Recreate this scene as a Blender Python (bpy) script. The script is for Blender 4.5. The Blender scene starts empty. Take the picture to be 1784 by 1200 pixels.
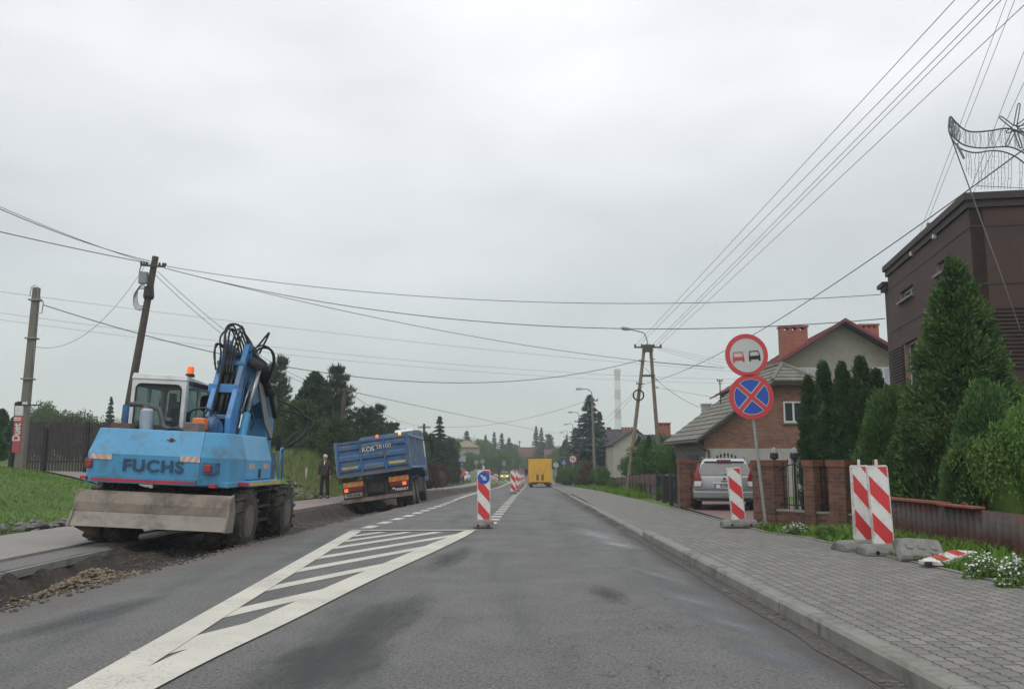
import bpy, math, random
import numpy as np
from mathutils import Vector, Matrix
R = math.radians
scene = bpy.context.scene
# ---------------------------------------------------------------- camera
H = 1.35
PITCH = math.atan(205 / 1500)
cam_d = bpy.data.cameras.new("camera")
cam = bpy.data.objects.new("camera", cam_d)
scene.collection.objects.link(cam)
scene.camera = cam
cam.location = (0, 0, H)
cam.rotation_euler = (R(90) + PITCH, 0, 0)
cam_d.sensor_width = 36
cam_d.lens = 36 * 1500 / 1784
cam_d.clip_start = 0.1
cam_d.clip_end = 6000
# ---------------------------------------------------------------- world, sun, exposure
SUN_EL, SUN_ROT = R(58), R(200)
w = bpy.data.worlds.new("World"); scene.world = w; w.use_nodes = True
nt = w.node_tree; nt.nodes.clear()
def N(t, typ, **kw):
    n = t.nodes.new(typ)
    for k, v in kw.items(): setattr(n, k, v)
    return n
out = N(nt, 'ShaderNodeOutputWorld'); bg = N(nt, 'ShaderNodeBackground'); bg.inputs[1].default_value = 1.0
sky = N(nt, 'ShaderNodeTexSky'); sky.sky_type = 'NISHITA'; sky.sun_disc = False
sky.sun_elevation = SUN_EL; sky.sun_rotation = SUN_ROT; sky.dust_density = 3
bgs = N(nt, 'ShaderNodeBackground'); bgs.inputs[1].default_value = 0.03
nt.links.new(sky.outputs[0], bgs.inputs[0])
tc = N(nt, 'ShaderNodeTexCoord'); sp = N(nt, 'ShaderNodeSeparateXYZ'); nt.links.new(tc.outputs['Generated'], sp.inputs[0])
rmp = N(nt, 'ShaderNodeValToRGB'); cr = rmp.color_ramp
for i, (p, c) in enumerate([(0.0, (.77, .795, .77)), (.06, (.77, .795, .775)), (.14, (.73, .745, .74)), (.24, (.69, .695, .705)), (.36, (.83, .825, .84)), (.5, (.95, .935, .96)), (1.0, (1.02, 1.0, 1.02))]):
    e = cr.elements[i] if i < 2 else cr.elements.new(p)
    e.position = p; e.color = (*c, 1)
nt.links.new(sp.outputs[2], rmp.inputs[0])
mp = N(nt, 'ShaderNodeMapping'); mp.inputs['Scale'].default_value = (1.6, 1.6, 4.2); mp.inputs['Location'].default_value = (0.35, 0.1, 0.2)
nt.links.new(tc.outputs['Generated'], mp.inputs[0])
nz = N(nt, 'ShaderNodeTexNoise'); nz.inputs['Scale'].default_value = 1.5; nz.inputs['Detail'].default_value = 3; nz.inputs['Roughness'].default_value = .5
nt.links.new(mp.outputs[0], nz.inputs[0])
mr = N(nt, 'ShaderNodeMapRange'); mr.inputs[1].default_value = .3; mr.inputs[2].default_value = .7; mr.inputs[3].default_value = .80; mr.inputs[4].default_value = 1.20
nt.links.new(nz.outputs[0], mr.inputs[0])
mul = N(nt, 'ShaderNodeVectorMath', operation='SCALE'); nt.links.new(rmp.outputs[0], mul.inputs[0]); nt.links.new(mr.outputs[0], mul.inputs[3])
# thinner, brighter cloud towards the upper left, heavier cloud low on the right
dt_ = N(nt, 'ShaderNodeVectorMath', operation='DOT_PRODUCT'); nrm_ = N(nt, 'ShaderNodeVectorMath', operation='NORMALIZE'); nt.links.new(tc.outputs['Generated'], nrm_.inputs[0])
nt.links.new(nrm_.outputs[0], dt_.inputs[0]); dt_.inputs[1].default_value = Vector((-.16, .86, .48)).normalized()
m3 = N(nt, 'ShaderNodeMapRange', interpolation_type='SMOOTHSTEP'); m3.inputs[1].default_value = .90; m3.inputs[2].default_value = 1.0; m3.inputs[3].default_value = 1.0; m3.inputs[4].default_value = 1.13; nt.links.new(dt_.outputs['Value'], m3.inputs[0])
mul2 = N(nt, 'ShaderNodeVectorMath', operation='SCALE'); nt.links.new(mul.outputs[0], mul2.inputs[0]); nt.links.new(m3.outputs[0], mul2.inputs[3])
nt.links.new(mul2.outputs[0], bg.inputs[0])
ad = N(nt, 'ShaderNodeAddShader'); nt.links.new(bg.outputs[0], ad.inputs[0]); nt.links.new(bgs.outputs[0], ad.inputs[1])
nt.links.new(ad.outputs[0], out.inputs[0])
sun_d = bpy.data.lights.new("sun", 'SUN'); sun_d.energy = 0.5; sun_d.angle = R(25); sun_d.color = (1, .97, .93)
sun = bpy.data.objects.new("sun", sun_d); scene.collection.objects.link(sun)
az = SUN_ROT
sdir = Vector((math.sin(az) * math.cos(SUN_EL), math.cos(az) * math.cos(SUN_EL), math.sin(SUN_EL)))
sun.rotation_euler = sdir.to_track_quat('Z', 'Y').to_euler()
scene.view_settings.view_transform = 'Standard'; scene.view_settings.look = 'None'
scene.view_settings.exposure = 0.0; scene.view_settings.gamma = 1
scene.cycles.max_bounces = 6; scene.cycles.volume_bounces = 1; scene.cycles.transparent_max_bounces = 16
scene.cycles.use_denoising = True
rng = np.random.default_rng(7); random.seed(7)

# ---------------------------------------------------------------- shape of the land
def itp(tab):
    xs = [a for a, b in tab]; ys = [b for a, b in tab]
    def f(y): return float(np.interp(y, xs, ys))
    return f
def sm(t): t = np.clip(t, 0, 1); return t * t * (3 - 2 * t)
def smooth_tab(tab, step=2.0, k=9):
    xs = np.arange(tab[0][0], tab[-1][0] + step, step)
    ys = np.interp(xs, [a for a, b in tab], [b for a, b in tab])
    pad = np.pad(ys, k, mode='edge'); ker = np.hanning(2 * k + 3)[1:-1]; ker /= ker.sum()
    ys2 = np.convolve(pad, ker, 'valid')
    return lambda y: np.interp(y, xs, ys2)
gz = smooth_tab([(-60, 0), (26, 0), (45, -.25), (65, -.62), (81, -1.0), (107, -1.3), (150, -1.8), (220, -2.1), (300, -2.0), (450, -1.2), (700, 0), (1500, 2)])
kx = smooth_tab([(-60, 2.5), (0, 2.45), (16, 2.36), (31, 2.42), (65, 3.1), (81, 3.7), (120, 4.5), (150, 4.8), (250, 4.0), (400, -6), (700, -60), (1500, -200)], k=5)
lx = smooth_tab([(-60, -4.85), (8, -4.73), (16.5, -4.35), (22, -3.85), (35, -3.0), (55, -2.35), (81, -1.7), (125, -.75), (150, -.6), (250, -1.4), (400, -11.5), (700, -66), (1500, -206)], k=3)
wn = lambda Y: np.interp(Y, [-60, 10, 16, 31, 60, 110, 200, 400, 1500], [-6.2, -6.25, -6.4, -5.9, -4.9, -3.6, -3.6, -14, -220])      # near edge of left walkway
wf = lambda Y: np.interp(Y, [-60, 18, 31, 40, 60, 110, 200, 400, 1500], [-9.3, -9.2, -7.8, -7.4, -6.5, -5.4, -5.4, -16, -222])     # far edge
pr = lambda Y: np.interp(Y, [-60, 8, 16, 26, 36, 60, 90, 150, 250, 400, 1500], [5.1, 5.05, 4.75, 4.75, 4.6, 5.0, 5.9, 6.8, 6.2, -4, -196])  # right pavement outer edge
ph = lambda Y: np.interp(Y, [14.5, 16.5, 26, 33], [.12, .045, .045, .1])                                                   # pavement height
def vnoise(x, y, s, seed=0):
    x = np.asarray(x, float) / s + seed * 17.3; y = np.asarray(y, float) / s + seed * 9.1
    xi = np.floor(x); yi = np.floor(y); fx = x - xi; fy = y - yi
    def h(a, b):
        n = np.sin(a * 127.1 + b * 311.7) * 43758.5453
        return n - np.floor(n)
    fx = fx * fx * (3 - 2 * fx); fy = fy * fy * (3 - 2 * fy)
    return (h(xi, yi) * (1 - fx) + h(xi + 1, yi) * fx) * (1 - fy) + (h(xi, yi + 1) * (1 - fx) + h(xi + 1, yi + 1) * fx) * fy - .5
bankA = lambda Y: np.interp(Y, [-60, 8, 22, 27, 33, 38, 44, 60, 100, 150, 300, 1500], [1.0, 1.2, 1.5, 1.25, .95, 1.5, 1.7, 1.35, 1.0, .8, .5, 0])
bankW = lambda Y: np.interp(Y, [-60, 22, 30, 36, 44, 1500], [8, 8.5, 9, 4.2, 3.2, 3.2])
def hgt(X, Y):
    X = np.asarray(X, float); Y = np.asarray(Y, float)
    g = gz(Y)
    L = lx(Y); WN = wn(Y); WF = wf(Y); K = kx(Y); PR = pr(Y)
    z = g - .10 + 0 * X
    # trench between the road edge and the left walkway
    dep = np.interp(Y, [-60, 6, 11, 13, 19, 24, 28, 34, 50, 80, 112, 120], [.30, .30, .28, .13, .13, .26, .40, .34, .3, .25, .2, .05])
    t = np.clip((X - WN) / np.maximum(L - WN, .1), 0, 1)
    prof = sm(t / .18) * sm((1 - t) / .16)
    tr = -(dep * (1.0 - .35 * t)) * prof - .06 + .15 * vnoise(X, Y, .38, 1) + .09 * vnoise(X, Y, .17, 2) + .10 * vnoise(X, Y, .9, 5) + .22 * np.exp(-((X + 5.15) / .42) ** 2 - ((Y - 10.75) / .85) ** 2)
    tr = np.where((X > L - .25) & (X < L + .3), np.minimum(tr, -.02 - .05 * sm((X - L + .25) / .2)), tr)
    inn = (X > WN - .1) & (X < L + .3)
    z = np.where(inn, g + tr, z)
    # left bank and the land behind it
    b = bankA(Y) * sm((WF - .15 - X) / bankW(Y)) + .10 * vnoise(X, Y, 2.3, 3) * sm((WF - X) / 2) + .02 * vnoise(X, Y, .5, 4)
    z = np.where(X < WF - .12, g + .02 + b, z)
    # right verge and yards
    b2 = ph(Y) - .02 + .05 * vnoise(X, Y, 1.2, 6) * sm((X - PR - .2) / .6)
    b2 = b2 + .12 * sm((X - PR - .1) / 1.1) * ((Y > 7) & (Y < 15.5))
    z = np.where(X > PR + .02, g + b2, z)
    # far land rises gently
    z = z + sm((np.abs(X) - 60) / 400) * 8 + sm((Y - 700) / 700) * 6 * (np.abs(X) > 20)
    return z
# pixel of the 1784x1200 photograph -> direction / ground point / point at a distance
cp, spn = math.cos(PITCH), math.sin(PITCH)
def ray(u, v):
    a = (u - 892) / 1500; b = (600 - v) / 1500
    return a, cp - b * spn, spn + b * cp
def GP(u, v, z=0.0):
    dx, dy, dz = ray(u, v); Y = 20.0
    for _ in range(60):
        Yn = (z + float(gz(Y)) - H) / dz * dy
        Y = .5 * Y + .5 * min(max(Yn, .5), 900)
    return Vector((dx / dy * Y, Y, z + float(gz(Y))))
def AT(u, v, Y):
    dx, dy, dz = ray(u, v)
    return Vector((dx / dy * Y, Y, H + dz / dy * Y))

# ---------------------------------------------------------------- objects
col = scene.collection
def tag(o, label=None, cat=None, group=None, kind=None):
    if label: o['label'] = label
    if cat: o['category'] = cat
    if group: o['group'] = group
    if kind: o['kind'] = kind
    return o
def empty(name, loc=(0, 0, 0), label=None, cat=None, group=None, rz=0):
    o = bpy.data.objects.new(name, None); col.objects.link(o); o.location = loc; o.rotation_euler = (0, 0, rz); o.empty_display_size = .2
    return tag(o, label, cat, group)
def copy_tree(o, parent=None):
    c = o.copy(); col.objects.link(c)
    c.parent = parent
    for ch in o.children: copy_tree(ch, c)
    return c
def mesh_np(name, v, f, mats, parent=None, smooth=False, fm=None):
    """v (n,3); f (m,k) all with the same k"""
    v = np.ascontiguousarray(v, dtype=np.float32); f = np.ascontiguousarray(f, dtype=np.int32)
    me = bpy.data.meshes.new(name); k = f.shape[1]
    me.vertices.add(len(v)); me.vertices.foreach_set('co', v.ravel())
    me.loops.add(f.size); me.loops.foreach_set('vertex_index', f.ravel())
    me.polygons.add(len(f)); me.polygons.foreach_set('loop_start', np.arange(0, f.size, k, dtype=np.int32))
    me.polygons.foreach_set('loop_total', np.full(len(f), k, dtype=np.int32))
    if smooth: me.polygons.foreach_set('use_smooth', np.ones(len(f), dtype=bool))
    if not isinstance(mats, (list, tuple)): mats = [mats]
    for m in mats: me.materials.append(m)
    if fm is not None: me.polygons.foreach_set('material_index', np.asarray(fm, dtype=np.int32))
    me.update(calc_edges=True); me.validate()
    o = bpy.data.objects.new(name, me); col.objects.link(o); o.parent = parent
    return o
class MB:
    def __init__(s): s.v = []; s.f = []; s.m = []; s.mi = 0; s.M = None
    def add(s, vs, fs):
        n = len(s.v)
        for p in vs:
            p = Vector(p)
            s.v.append(s.M @ p if s.M is not None else p)
        for f in fs: s.f.append([n + i for i in f]); s.m.append(s.mi)
        return s
    def box(s, x0, x1, y0, y1, z0, z1):
        return s.add([(x0, y0, z0), (x1, y0, z0), (x1, y1, z0), (x0, y1, z0), (x0, y0, z1), (x1, y0, z1), (x1, y1, z1), (x0, y1, z1)],
                     [(0, 3, 2, 1), (4, 5, 6, 7), (0, 1, 5, 4), (1, 2, 6, 5), (2, 3, 7, 6), (3, 0, 4, 7)])
    def bar(s, p, q, wx, wy, up=(0, 0, 1)):
        p = Vector(p); q = Vector(q); d = (q - p).normalized(); u = Vector(up)
        if abs(d.dot(u)) > .95: u = Vector((0, 1, 0))
        a = d.cross(u).normalized() * wx / 2; b = a.cross(d).normalized() * wy / 2
        vs = [p - a - b, p + a - b, p + a + b, p - a + b, q - a - b, q + a - b, q + a + b, q - a + b]
        return s.add(vs, [(0, 1, 2, 3), (7, 6, 5, 4), (0, 4, 5, 1), (1, 5, 6, 2), (2, 6, 7, 3), (3, 7, 4, 0)])
    def prism(s, pts, off):
        """polygon of 3-D points pushed along off"""
        n = len(pts); off = Vector(off); P = [Vector(p) for p in pts]
        return s.add(P + [p + off for p in P], [tuple(range(n - 1, -1, -1)), tuple(range(n, 2 * n))] + [(i, (i + 1) % n, n + (i + 1) % n, n + i) for i in range(n)])
    def poly(s, pts): return s.add(pts, [tuple(range(len(pts)))])
    def tube(s, pts, r, n=8, cap=True):
        P = [Vector(p) for p in pts]; k = len(P)
        rr = r if isinstance(r, (list, tuple)) else [r] * k
        vs = []; prev = None
        for i, p in enumerate(P):
            d = (P[min(i + 1, k - 1)] - P[max(i - 1, 0)])
            d = d.normalized() if d.length > 1e-9 else Vector((0, 0, 1))
            if prev is None:
                u = Vector((0, 0, 1)) if abs(d.z) < .9 else Vector((1, 0, 0))
                a = d.cross(u).normalized()
            else:
                a = (prev - d * prev.dot(d)).normalized()
            prev = a; b = d.cross(a)
            for j in range(n):
                t = 2 * math.pi * j / n
                vs.append(p + (a * math.cos(t) + b * math.sin(t)) * rr[i])
        fs = [(i * n + j, i * n + (j + 1) % n, (i + 1) * n + (j + 1) % n, (i + 1) * n + j) for i in range(k - 1) for j in range(n)]
        if cap: fs += [tuple(range(n - 1, -1, -1)), tuple(range((k - 1) * n, k * n))]
        return s.add(vs, fs)
    def lathe(s, prof, o=(0, 0, 0), axis='z', n=24, close=False):
        o = Vector(o); vs = []
        for r, h in prof:
            for j in range(n):
                t = 2 * math.pi * j / n; c, q = r * math.cos(t), r * math.sin(t)
                vs.append(o + (Vector((c, q, h)) if axis == 'z' else Vector((h, c, q)) if axis == 'x' else Vector((q, h, c))))
        k = len(prof)
        rng_ = range(k if close else k - 1)
        fs = [(i * n + j, i * n + (j + 1) % n, ((i + 1) % k) * n + (j + 1) % n, ((i + 1) % k) * n + j) for i in rng_ for j in range(n)]
        if not close:
            fs += [tuple(range(n - 1, -1, -1)), tuple(range((k - 1) * n, k * n))]
        return s.add(vs, fs)
    def loft(s, secs, cap=True):
        n = len(secs[0]); vs = [p for q in secs for p in q]
        fs = [(i * n + j, i * n + (j + 1) % n, (i + 1) * n + (j + 1) % n, (i + 1) * n + j) for i in range(len(secs) - 1) for j in range(n)]
        if cap: fs += [tuple(range(n - 1, -1, -1)), tuple(range((len(secs) - 1) * n, len(secs) * n))]
        return s.add(vs, fs)
    def build(s, name, mats, parent=None, smooth=False, bevel=0, seg=2, autosmooth=None, fixn=True):
        me = bpy.data.meshes.new(name)
        me.from_pydata([tuple(p) for p in s.v], [], s.f)
        if not isinstance(mats, (list, tuple)): mats = [mats]
        for m in mats: me.materials.append(m)
        me.polygons.foreach_set('material_index', s.m)
        if fixn:
            import bmesh
            bm = bmesh.new(); bm.from_mesh(me); bmesh.ops.recalc_face_normals(bm, faces=bm.faces); bm.to_mesh(me); bm.free()
        if smooth:
            me.polygons.foreach_set('use_smooth', [True] * len(me.polygons))
            if autosmooth is not None: me.set_sharp_from_angle(angle=R(autosmooth))
        me.update()
        o = bpy.data.objects.new(name, me); col.objects.link(o); o.parent = parent
        if bevel:
            b = o.modifiers.new('bevel', 'BEVEL'); b.width = bevel; b.segments = seg; b.limit_method = 'ANGLE'; b.angle_limit = R(40)
            b.harden_normals = False
        return o

# ---------------------------------------------------------------- materials
MATS = {}
def nodes(name):
    m = bpy.data.materials.new(name); m.use_nodes = True; t = m.node_tree; t.nodes.clear()
    o = N(t, 'ShaderNodeOutputMaterial'); b = N(t, 'ShaderNodeBsdfPrincipled'); t.links.new(b.outputs[0], o.inputs[0])
    return m, t, b
def noise(t, scale, detail=4, rough=.55, vec=None, dist=0):
    n = N(t, 'ShaderNodeTexNoise'); n.inputs['Scale'].default_value = scale; n.inputs['Detail'].default_value = detail
    n.inputs['Roughness'].default_value = rough; n.inputs['Distortion'].default_value = dist
    if vec is not None: t.links.new(vec, n.inputs['Vector'])
    return n.outputs[0]
def mapr(t, val, a, b, c=0.0, d=1.0):
    m = N(t, 'ShaderNodeMapRange'); t.links.new(val, m.inputs[0])
    for i, x in enumerate((a, b, c, d)): m.inputs[i + 1].default_value = x
    return m.outputs[0]
def mix(t, fac, a, b, blend='MIX'):
    m = N(t, 'ShaderNodeMix'); m.data_type = 'RGBA'; m.blend_type = blend
    if isinstance(fac, (int, float)): m.inputs[0].default_value = fac
    else: t.links.new(fac, m.inputs[0])
    for k, x in ((6, a), (7, b)):
        if isinstance(x, (tuple, list)): m.inputs[k].default_value = (*x[:3], 1)
        else: t.links.new(x, m.inputs[k])
    return m.outputs[2]
def math_(t, op, a, b=None, clamp=False):
    m = N(t, 'ShaderNodeMath', operation=op); m.use_clamp = clamp
    for i, x in enumerate((a, b)):
        if x is None: continue
        if isinstance(x, (int, float)): m.inputs[i].default_value = x
        else: t.links.new(x, m.inputs[i])
    return m.outputs[0]
def bump(t, b, val, strength=.3, dist=.01):
    n = N(t, 'ShaderNodeBump'); n.inputs['Strength'].default_value = strength; n.inputs['Distance'].default_value = dist
    t.links.new(val, n.inputs['Height']); t.links.new(n.outputs[0], b.inputs['Normal'])
def coord(t, world=False):
    if world: return N(t, 'ShaderNodeNewGeometry').outputs['Position']
    return N(t, 'ShaderNodeTexCoord').outputs['Object']
def mapping(t, vec, scale=(1, 1, 1), rot=(0, 0, 0), loc=(0, 0, 0)):
    m = N(t, 'ShaderNodeMapping'); t.links.new(vec, m.inputs[0])
    m.inputs['Scale'].default_value = scale; m.inputs['Rotation'].default_value = rot; m.inputs['Location'].default_value = loc
    return m.outputs[0]
def M(name, c, rough=.6, metal=0, var=.12, vs=3.0, streak=0, chips=0, dirt=None, dirt_amt=.35, dirt_scale=2.0, bmp=0, bs=40, spec=None, world=False):
    if name in MATS: return MATS[name]
    m, t, b = nodes(name); v = coord(t, world)
    n1 = noise(t, vs, 5, .6, v)
    c1 = mix(t, mapr(t, n1, .3, .7), tuple(x * (1 - var) for x in c), tuple(min(1, x * (1 + var)) for x in c))
    if dirt:
        n2 = noise(t, dirt_scale, 8, .68, v, .3)
        c1 = mix(t, mapr(t, n2, .62 - dirt_amt * .4, .78 - dirt_amt * .3), c1, dirt)
    if streak:
        n3 = noise(t, 1.0, 5, .7, mapping(t, v, scale=(9, 9, .9)), .4); c1 = mix(t, mapr(t, n3, .54, .74, 0, streak), c1, tuple(x * .45 + .03 for x in c))
        n4 = noise(t, 1.0, 5, .7, mapping(t, v, scale=(7, 7, .7), loc=(3, 1, 2)), .4); c1 = mix(t, mapr(t, n4, .56, .76, 0, streak), c1, tuple(min(1, x * .8 + .12) for x in c))
    if chips: c1 = mix(t, mapr(t, noise(t, 19, 6, .8, v), .68, .72, 0, chips), c1, (.06, .045, .04))
    t.links.new(c1, b.inputs['Base Color']); b.inputs['Roughness'].default_value = rough; b.inputs['Metallic'].default_value = metal
    if spec is not None: b.inputs['Specular IOR Level'].default_value = spec
    if bmp: bump(t, b, noise(t, bs, 5, .6, v), bmp, .01)
    MATS[name] = m; return m
def emat(name, c, s):
    m, t, b = nodes(name); b.inputs['Base Color'].default_value = (*c, 1); b.inputs['Emission Color'].default_value = (*c, 1); b.inputs['Emission Strength'].default_value = s
    MATS[name] = m; return m
def glassm(name, tint=(.25, .3, .3), alpha=.55, rough=.03):
    m, t, b = nodes(name); b.inputs['Base Color'].default_value = (*[x * .15 for x in tint], 1); b.inputs['Roughness'].default_value = rough
    tr = N(t, 'ShaderNodeBsdfTransparent'); tr.inputs[0].default_value = (*tint, 1); ms = N(t, 'ShaderNodeMixShader'); ms.inputs[0].default_value = alpha
    t.links.new(tr.outputs[0], ms.inputs[1]); t.links.new(b.outputs[0], ms.inputs[2])
    o = [n for n in t.nodes if n.type == 'OUTPUT_MATERIAL'][0]; t.links.new(ms.outputs[0], o.inputs[0])
    MATS[name] = m; return m
def foliage(name, c1, c2, c3=None, nscale=1.2):
    m, t, b = nodes(name)
    g = N(t, 'ShaderNodeNewGeometry'); oi = N(t, 'ShaderNodeObjectInfo')
    n1 = noise(t, nscale, 3, .6, coord(t))
    c = mix(t, g.outputs['Random Per Island'], c1, c2)
    c = mix(t, mapr(t, n1, .35, .7), c, c3 or tuple(x * 1.3 for x in c2))
    hsv = N(t, 'ShaderNodeHueSaturation'); t.links.new(c, hsv.inputs['Color'])
    t.links.new(mapr(t, oi.outputs['Random'], 0, 1, .8, 1.2), hsv.inputs['Value'])
    t.links.new(mapr(t, oi.outputs['Random'], 0, 1, .485, .51), hsv.inputs['Hue'])
    t.links.new(hsv.outputs[0], b.inputs['Base Color']); b.inputs['Roughness'].default_value = .75; b.inputs['Specular IOR Level'].default_value = .2
    MATS[name] = m; return m
def brickm(name, c1, c2, mortar, scale=1.0, bw=.25, bh=.075, dirt=None):
    m, t, b = nodes(name); v = coord(t)
    # choose the horizontal coordinate by the face's direction so every wall shows courses
    s = N(t, 'ShaderNodeSeparateXYZ'); t.links.new(v, s.inputs[0])
    cmb = N(t, 'ShaderNodeCombineXYZ'); t.links.new(math_(t, 'ADD', s.outputs[0], s.outputs[1]), cmb.inputs[0]); t.links.new(s.outputs[2], cmb.inputs[1])
    br = N(t, 'ShaderNodeTexBrick'); t.links.new(cmb.outputs[0], br.inputs[0])
    br.inputs['Color1'].default_value = (*c1, 1); br.inputs['Color2'].default_value = (*c2, 1); br.inputs['Mortar'].default_value = (*mortar, 1)
    br.inputs['Scale'].default_value = scale; br.inputs['Brick Width'].default_value = bw; br.inputs['Row Height'].default_value = bh; br.inputs['Mortar Size'].default_value = .010; br.inputs['Bias'].default_value = 0
    n = noise(t, 1.6, 6, .7, v)
    c = mix(t, mapr(t, n, .35, .75, 0, .7), br.outputs[0], tuple(x * .55 for x in c1), 'MIX')
    n3 = noise(t, 9, 4, .7, v); c = mix(t, mapr(t, n3, .45, .75, 0, .45), c, tuple(x * 1.4 for x in c2))
    if dirt: c = mix(t, mapr(t, noise(t, .8, 6, .7, v), .5, .7), c, dirt)
    t.links.new(c, b.inputs['Base Color']); b.inputs['Roughness'].default_value = .85
    bump(t, b, br.outputs['Fac'], -.5, .008)
    MATS[name] = m; return m

M('blue', (.072, .305, .52), .48, streak=.35, chips=.7, var=.12, vs=1.6, dirt=(.09, .17, .23), dirt_amt=.26, dirt_scale=3.4)
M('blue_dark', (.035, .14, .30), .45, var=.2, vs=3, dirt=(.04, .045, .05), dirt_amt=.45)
M('steel', (.35, .35, .34), .3, .8)
M('grey_metal', (.24, .26, .26), .5, .3, var=.15)
M('blade', (.235, .205, .165), .75, 0, var=.2, vs=2, dirt=(.10, .085, .065), dirt_amt=.42, dirt_scale=2.2, bmp=.3, bs=25)
M('rust', (.12, .05, .028), .85, var=.3)
M('tyre', (.034, .031, .027), .85, var=.25, vs=8, dirt=(.085, .075, .06), dirt_amt=.35, dirt_scale=5, bmp=.4)
M('tyre_clean', (.02, .02, .021), .8)
M('rim_mud', (.15, .13, .10), .7, var=.3, vs=6, dirt=(.07, .06, .05), dirt_amt=.4)
M('black', (.012, .012, .013), .5, var=.3)
M('hose', (.010, .012, .012), .45, var=.3)
M('dark', (.018, .020, .024), .7, var=.3, dirt=(.06, .05, .04), dirt_amt=.3)
M('white', (.68, .69, .68), .45, streak=.2, var=.05, dirt=(.45, .44, .41), dirt_amt=.3)
M('white_board', (.74, .74, .72), .45, var=.05, vs=5, dirt=(.45, .43, .38), dirt_amt=.28, dirt_scale=5)
M('board_rim', (.62, .61, .55), .5, var=.08, vs=5, dirt=(.33, .31, .26), dirt_amt=.4, dirt_scale=5)
M('red_board', (.62, .045, .05), .4, var=.1, vs=4, dirt=(.40, .06, .06), dirt_amt=.35)
M('red_sign', (.56, .05, .06), .4, var=.06)
M('blue_sign', (.012, .085, .42), .4, var=.08)
M('face_sign', (.52, .55, .53), .45, var=.04, vs=2)
M('base_rubber', (.20, .20, .185), .8, var=.2, vs=6, dirt=(.09, .085, .075), dirt_amt=.4, bmp=.4)
M('red_strip', (.42, .03, .05), .5, var=.15, dirt=(.2, .06, .07), dirt_amt=.3)
M('red_faded', (.60, .30, .27), .5)
M('cream_strip', (.58, .55, .45), .5, var=.12, dirt=(.4, .36, .28), dirt_amt=.3)
M('yellow_strip', (.55, .40, .08), .5, dirt=(.25, .2, .1), dirt_amt=.3)
M('lamp_red', (.30, .03, .02), .3); M('lamp_orange', (.85, .18, .03), .25)
emat('lamp_lit', (1.0, .16, .06), .7); emat('lamp_amber', (1, .55, .15), .8); emat('headlight', (1, .9, .55), 4.0); emat('beacon_orange', (.95, .17, .02), .35)
glassm('glass', (.72, .80, .78), .22); glassm('glass_dark', (.10, .12, .12), .75)
M('window', (.03, .04, .05), .08, var=.4, vs=1.5)
M('window_light', (.38, .42, .45), .25, var=.2, vs=1.0)
M('truck_blue', (.032, .115, .25), .55, streak=.5, chips=.6, var=.25, vs=2.5, dirt=(.16, .17, .17), dirt_amt=.30, dirt_scale=3)
M('truck_blue_side', (.07, .14, .24), .55, streak=.5, var=.25, vs=2.5, dirt=(.2, .22, .23), dirt_amt=.5, dirt_scale=3)
M('soot', (.16, .155, .15), .7, var=.3, vs=2)
M('chassis', (.018, .017, .018), .7, var=.3, dirt=(.06, .05, .04), dirt_amt=.3)
M('rusty_bar', (.22, .19, .17), .7, var=.2, dirt=(.12, .06, .045), dirt_amt=.45)
M('silver', (.31, .325, .335), .3, .4, var=.03, dirt=(.33, .33, .32), dirt_amt=.2)
M('silver_dark', (.16, .165, .17), .55)
M('car_yellow', (.55, .42, .03), .35, .1); M('car_white', (.66, .68, .68), .35)
M('van_yellow', (.74, .41, .035), .5, streak=.25, var=.06, vs=1, dirt=(.55, .33, .05), dirt_amt=.3, dirt_scale=1.3)
M('concrete', (.27, .27, .25), .85, var=.18, vs=2, dirt=(.15, .15, .13), dirt_amt=.35, bmp=.4, bs=30)
M('kerbstone', (.225, .225, .198), .85, var=.14, vs=2.5, dirt=(.12, .12, .10), dirt_amt=.3, dirt_scale=3, bmp=.5, bs=60)
M('pole_wood', (.075, .062, .05), .85, var=.35, vs=4, bmp=.5, bs=20)
M('pole_wood_light', (.20, .17, .115), .85, var=.25, vs=3, bmp=.4, bs=20)
M('pole_concrete', (.17, .16, .135), .85, var=.2, vs=2, dirt=(.15, .14, .12), dirt_amt=.35)
M('pole_paint', (.30, .32, .31), .5, .2)
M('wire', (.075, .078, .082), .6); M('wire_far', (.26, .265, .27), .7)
M('insulator', (.06, .05, .045), .3)
M('plaster', (.40, .385, .335), .9, var=.08, vs=1, dirt=(.30, .285, .24), dirt_amt=.35, dirt_scale=1.0, bmp=.2)
M('plaster_beige', (.30, .285, .235), .9, var=.1, vs=.8, dirt=(.22, .21, .17), dirt_amt=.35, dirt_scale=.8)
M('plaster_white', (.42, .41, .38), .9, var=.08, dirt=(.32, .31, .27), dirt_amt=.3)
M('brown_wall', (.072, .042, .034), .8, streak=.3, var=.12, vs=1.0, dirt=(.05, .033, .030), dirt_amt=.4, bmp=.35, bs=70)
M('brown_trim', (.04, .030, .032), .7)
M('beige_reveal', (.30, .22, .16), .8)
M('roof_tile_grey', (.20, .195, .165), .85, var=.22, vs=2.5, dirt=(.10, .105, .08), dirt_amt=.45, dirt_scale=2.5)
M('roof_red', (.22, .045, .045), .6, var=.2); M('roof_dark', (.055, .05, .06), .8, var=.2); M('roof_rust', (.12, .05, .035), .8, var=.2)
M('wood_dark', (.045, .035, .04), .8, var=.35, vs=6); M('wood_grey', (.13, .12, .11), .85, var=.3, vs=5)
M('wood_brown', (.10, .06, .05), .85, var=.3, vs=3)
M('iron', (.02, .02, .022), .5, .3, var=.3)
M('frame_white', (.62, .62, .60), .5, var=.05)
M('gate_white', (.50, .50, .48), .6, var=.08)
M('bark', (.06, .045, .035), .9, var=.4, vs=6, bmp=.8, bs=15)
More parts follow.
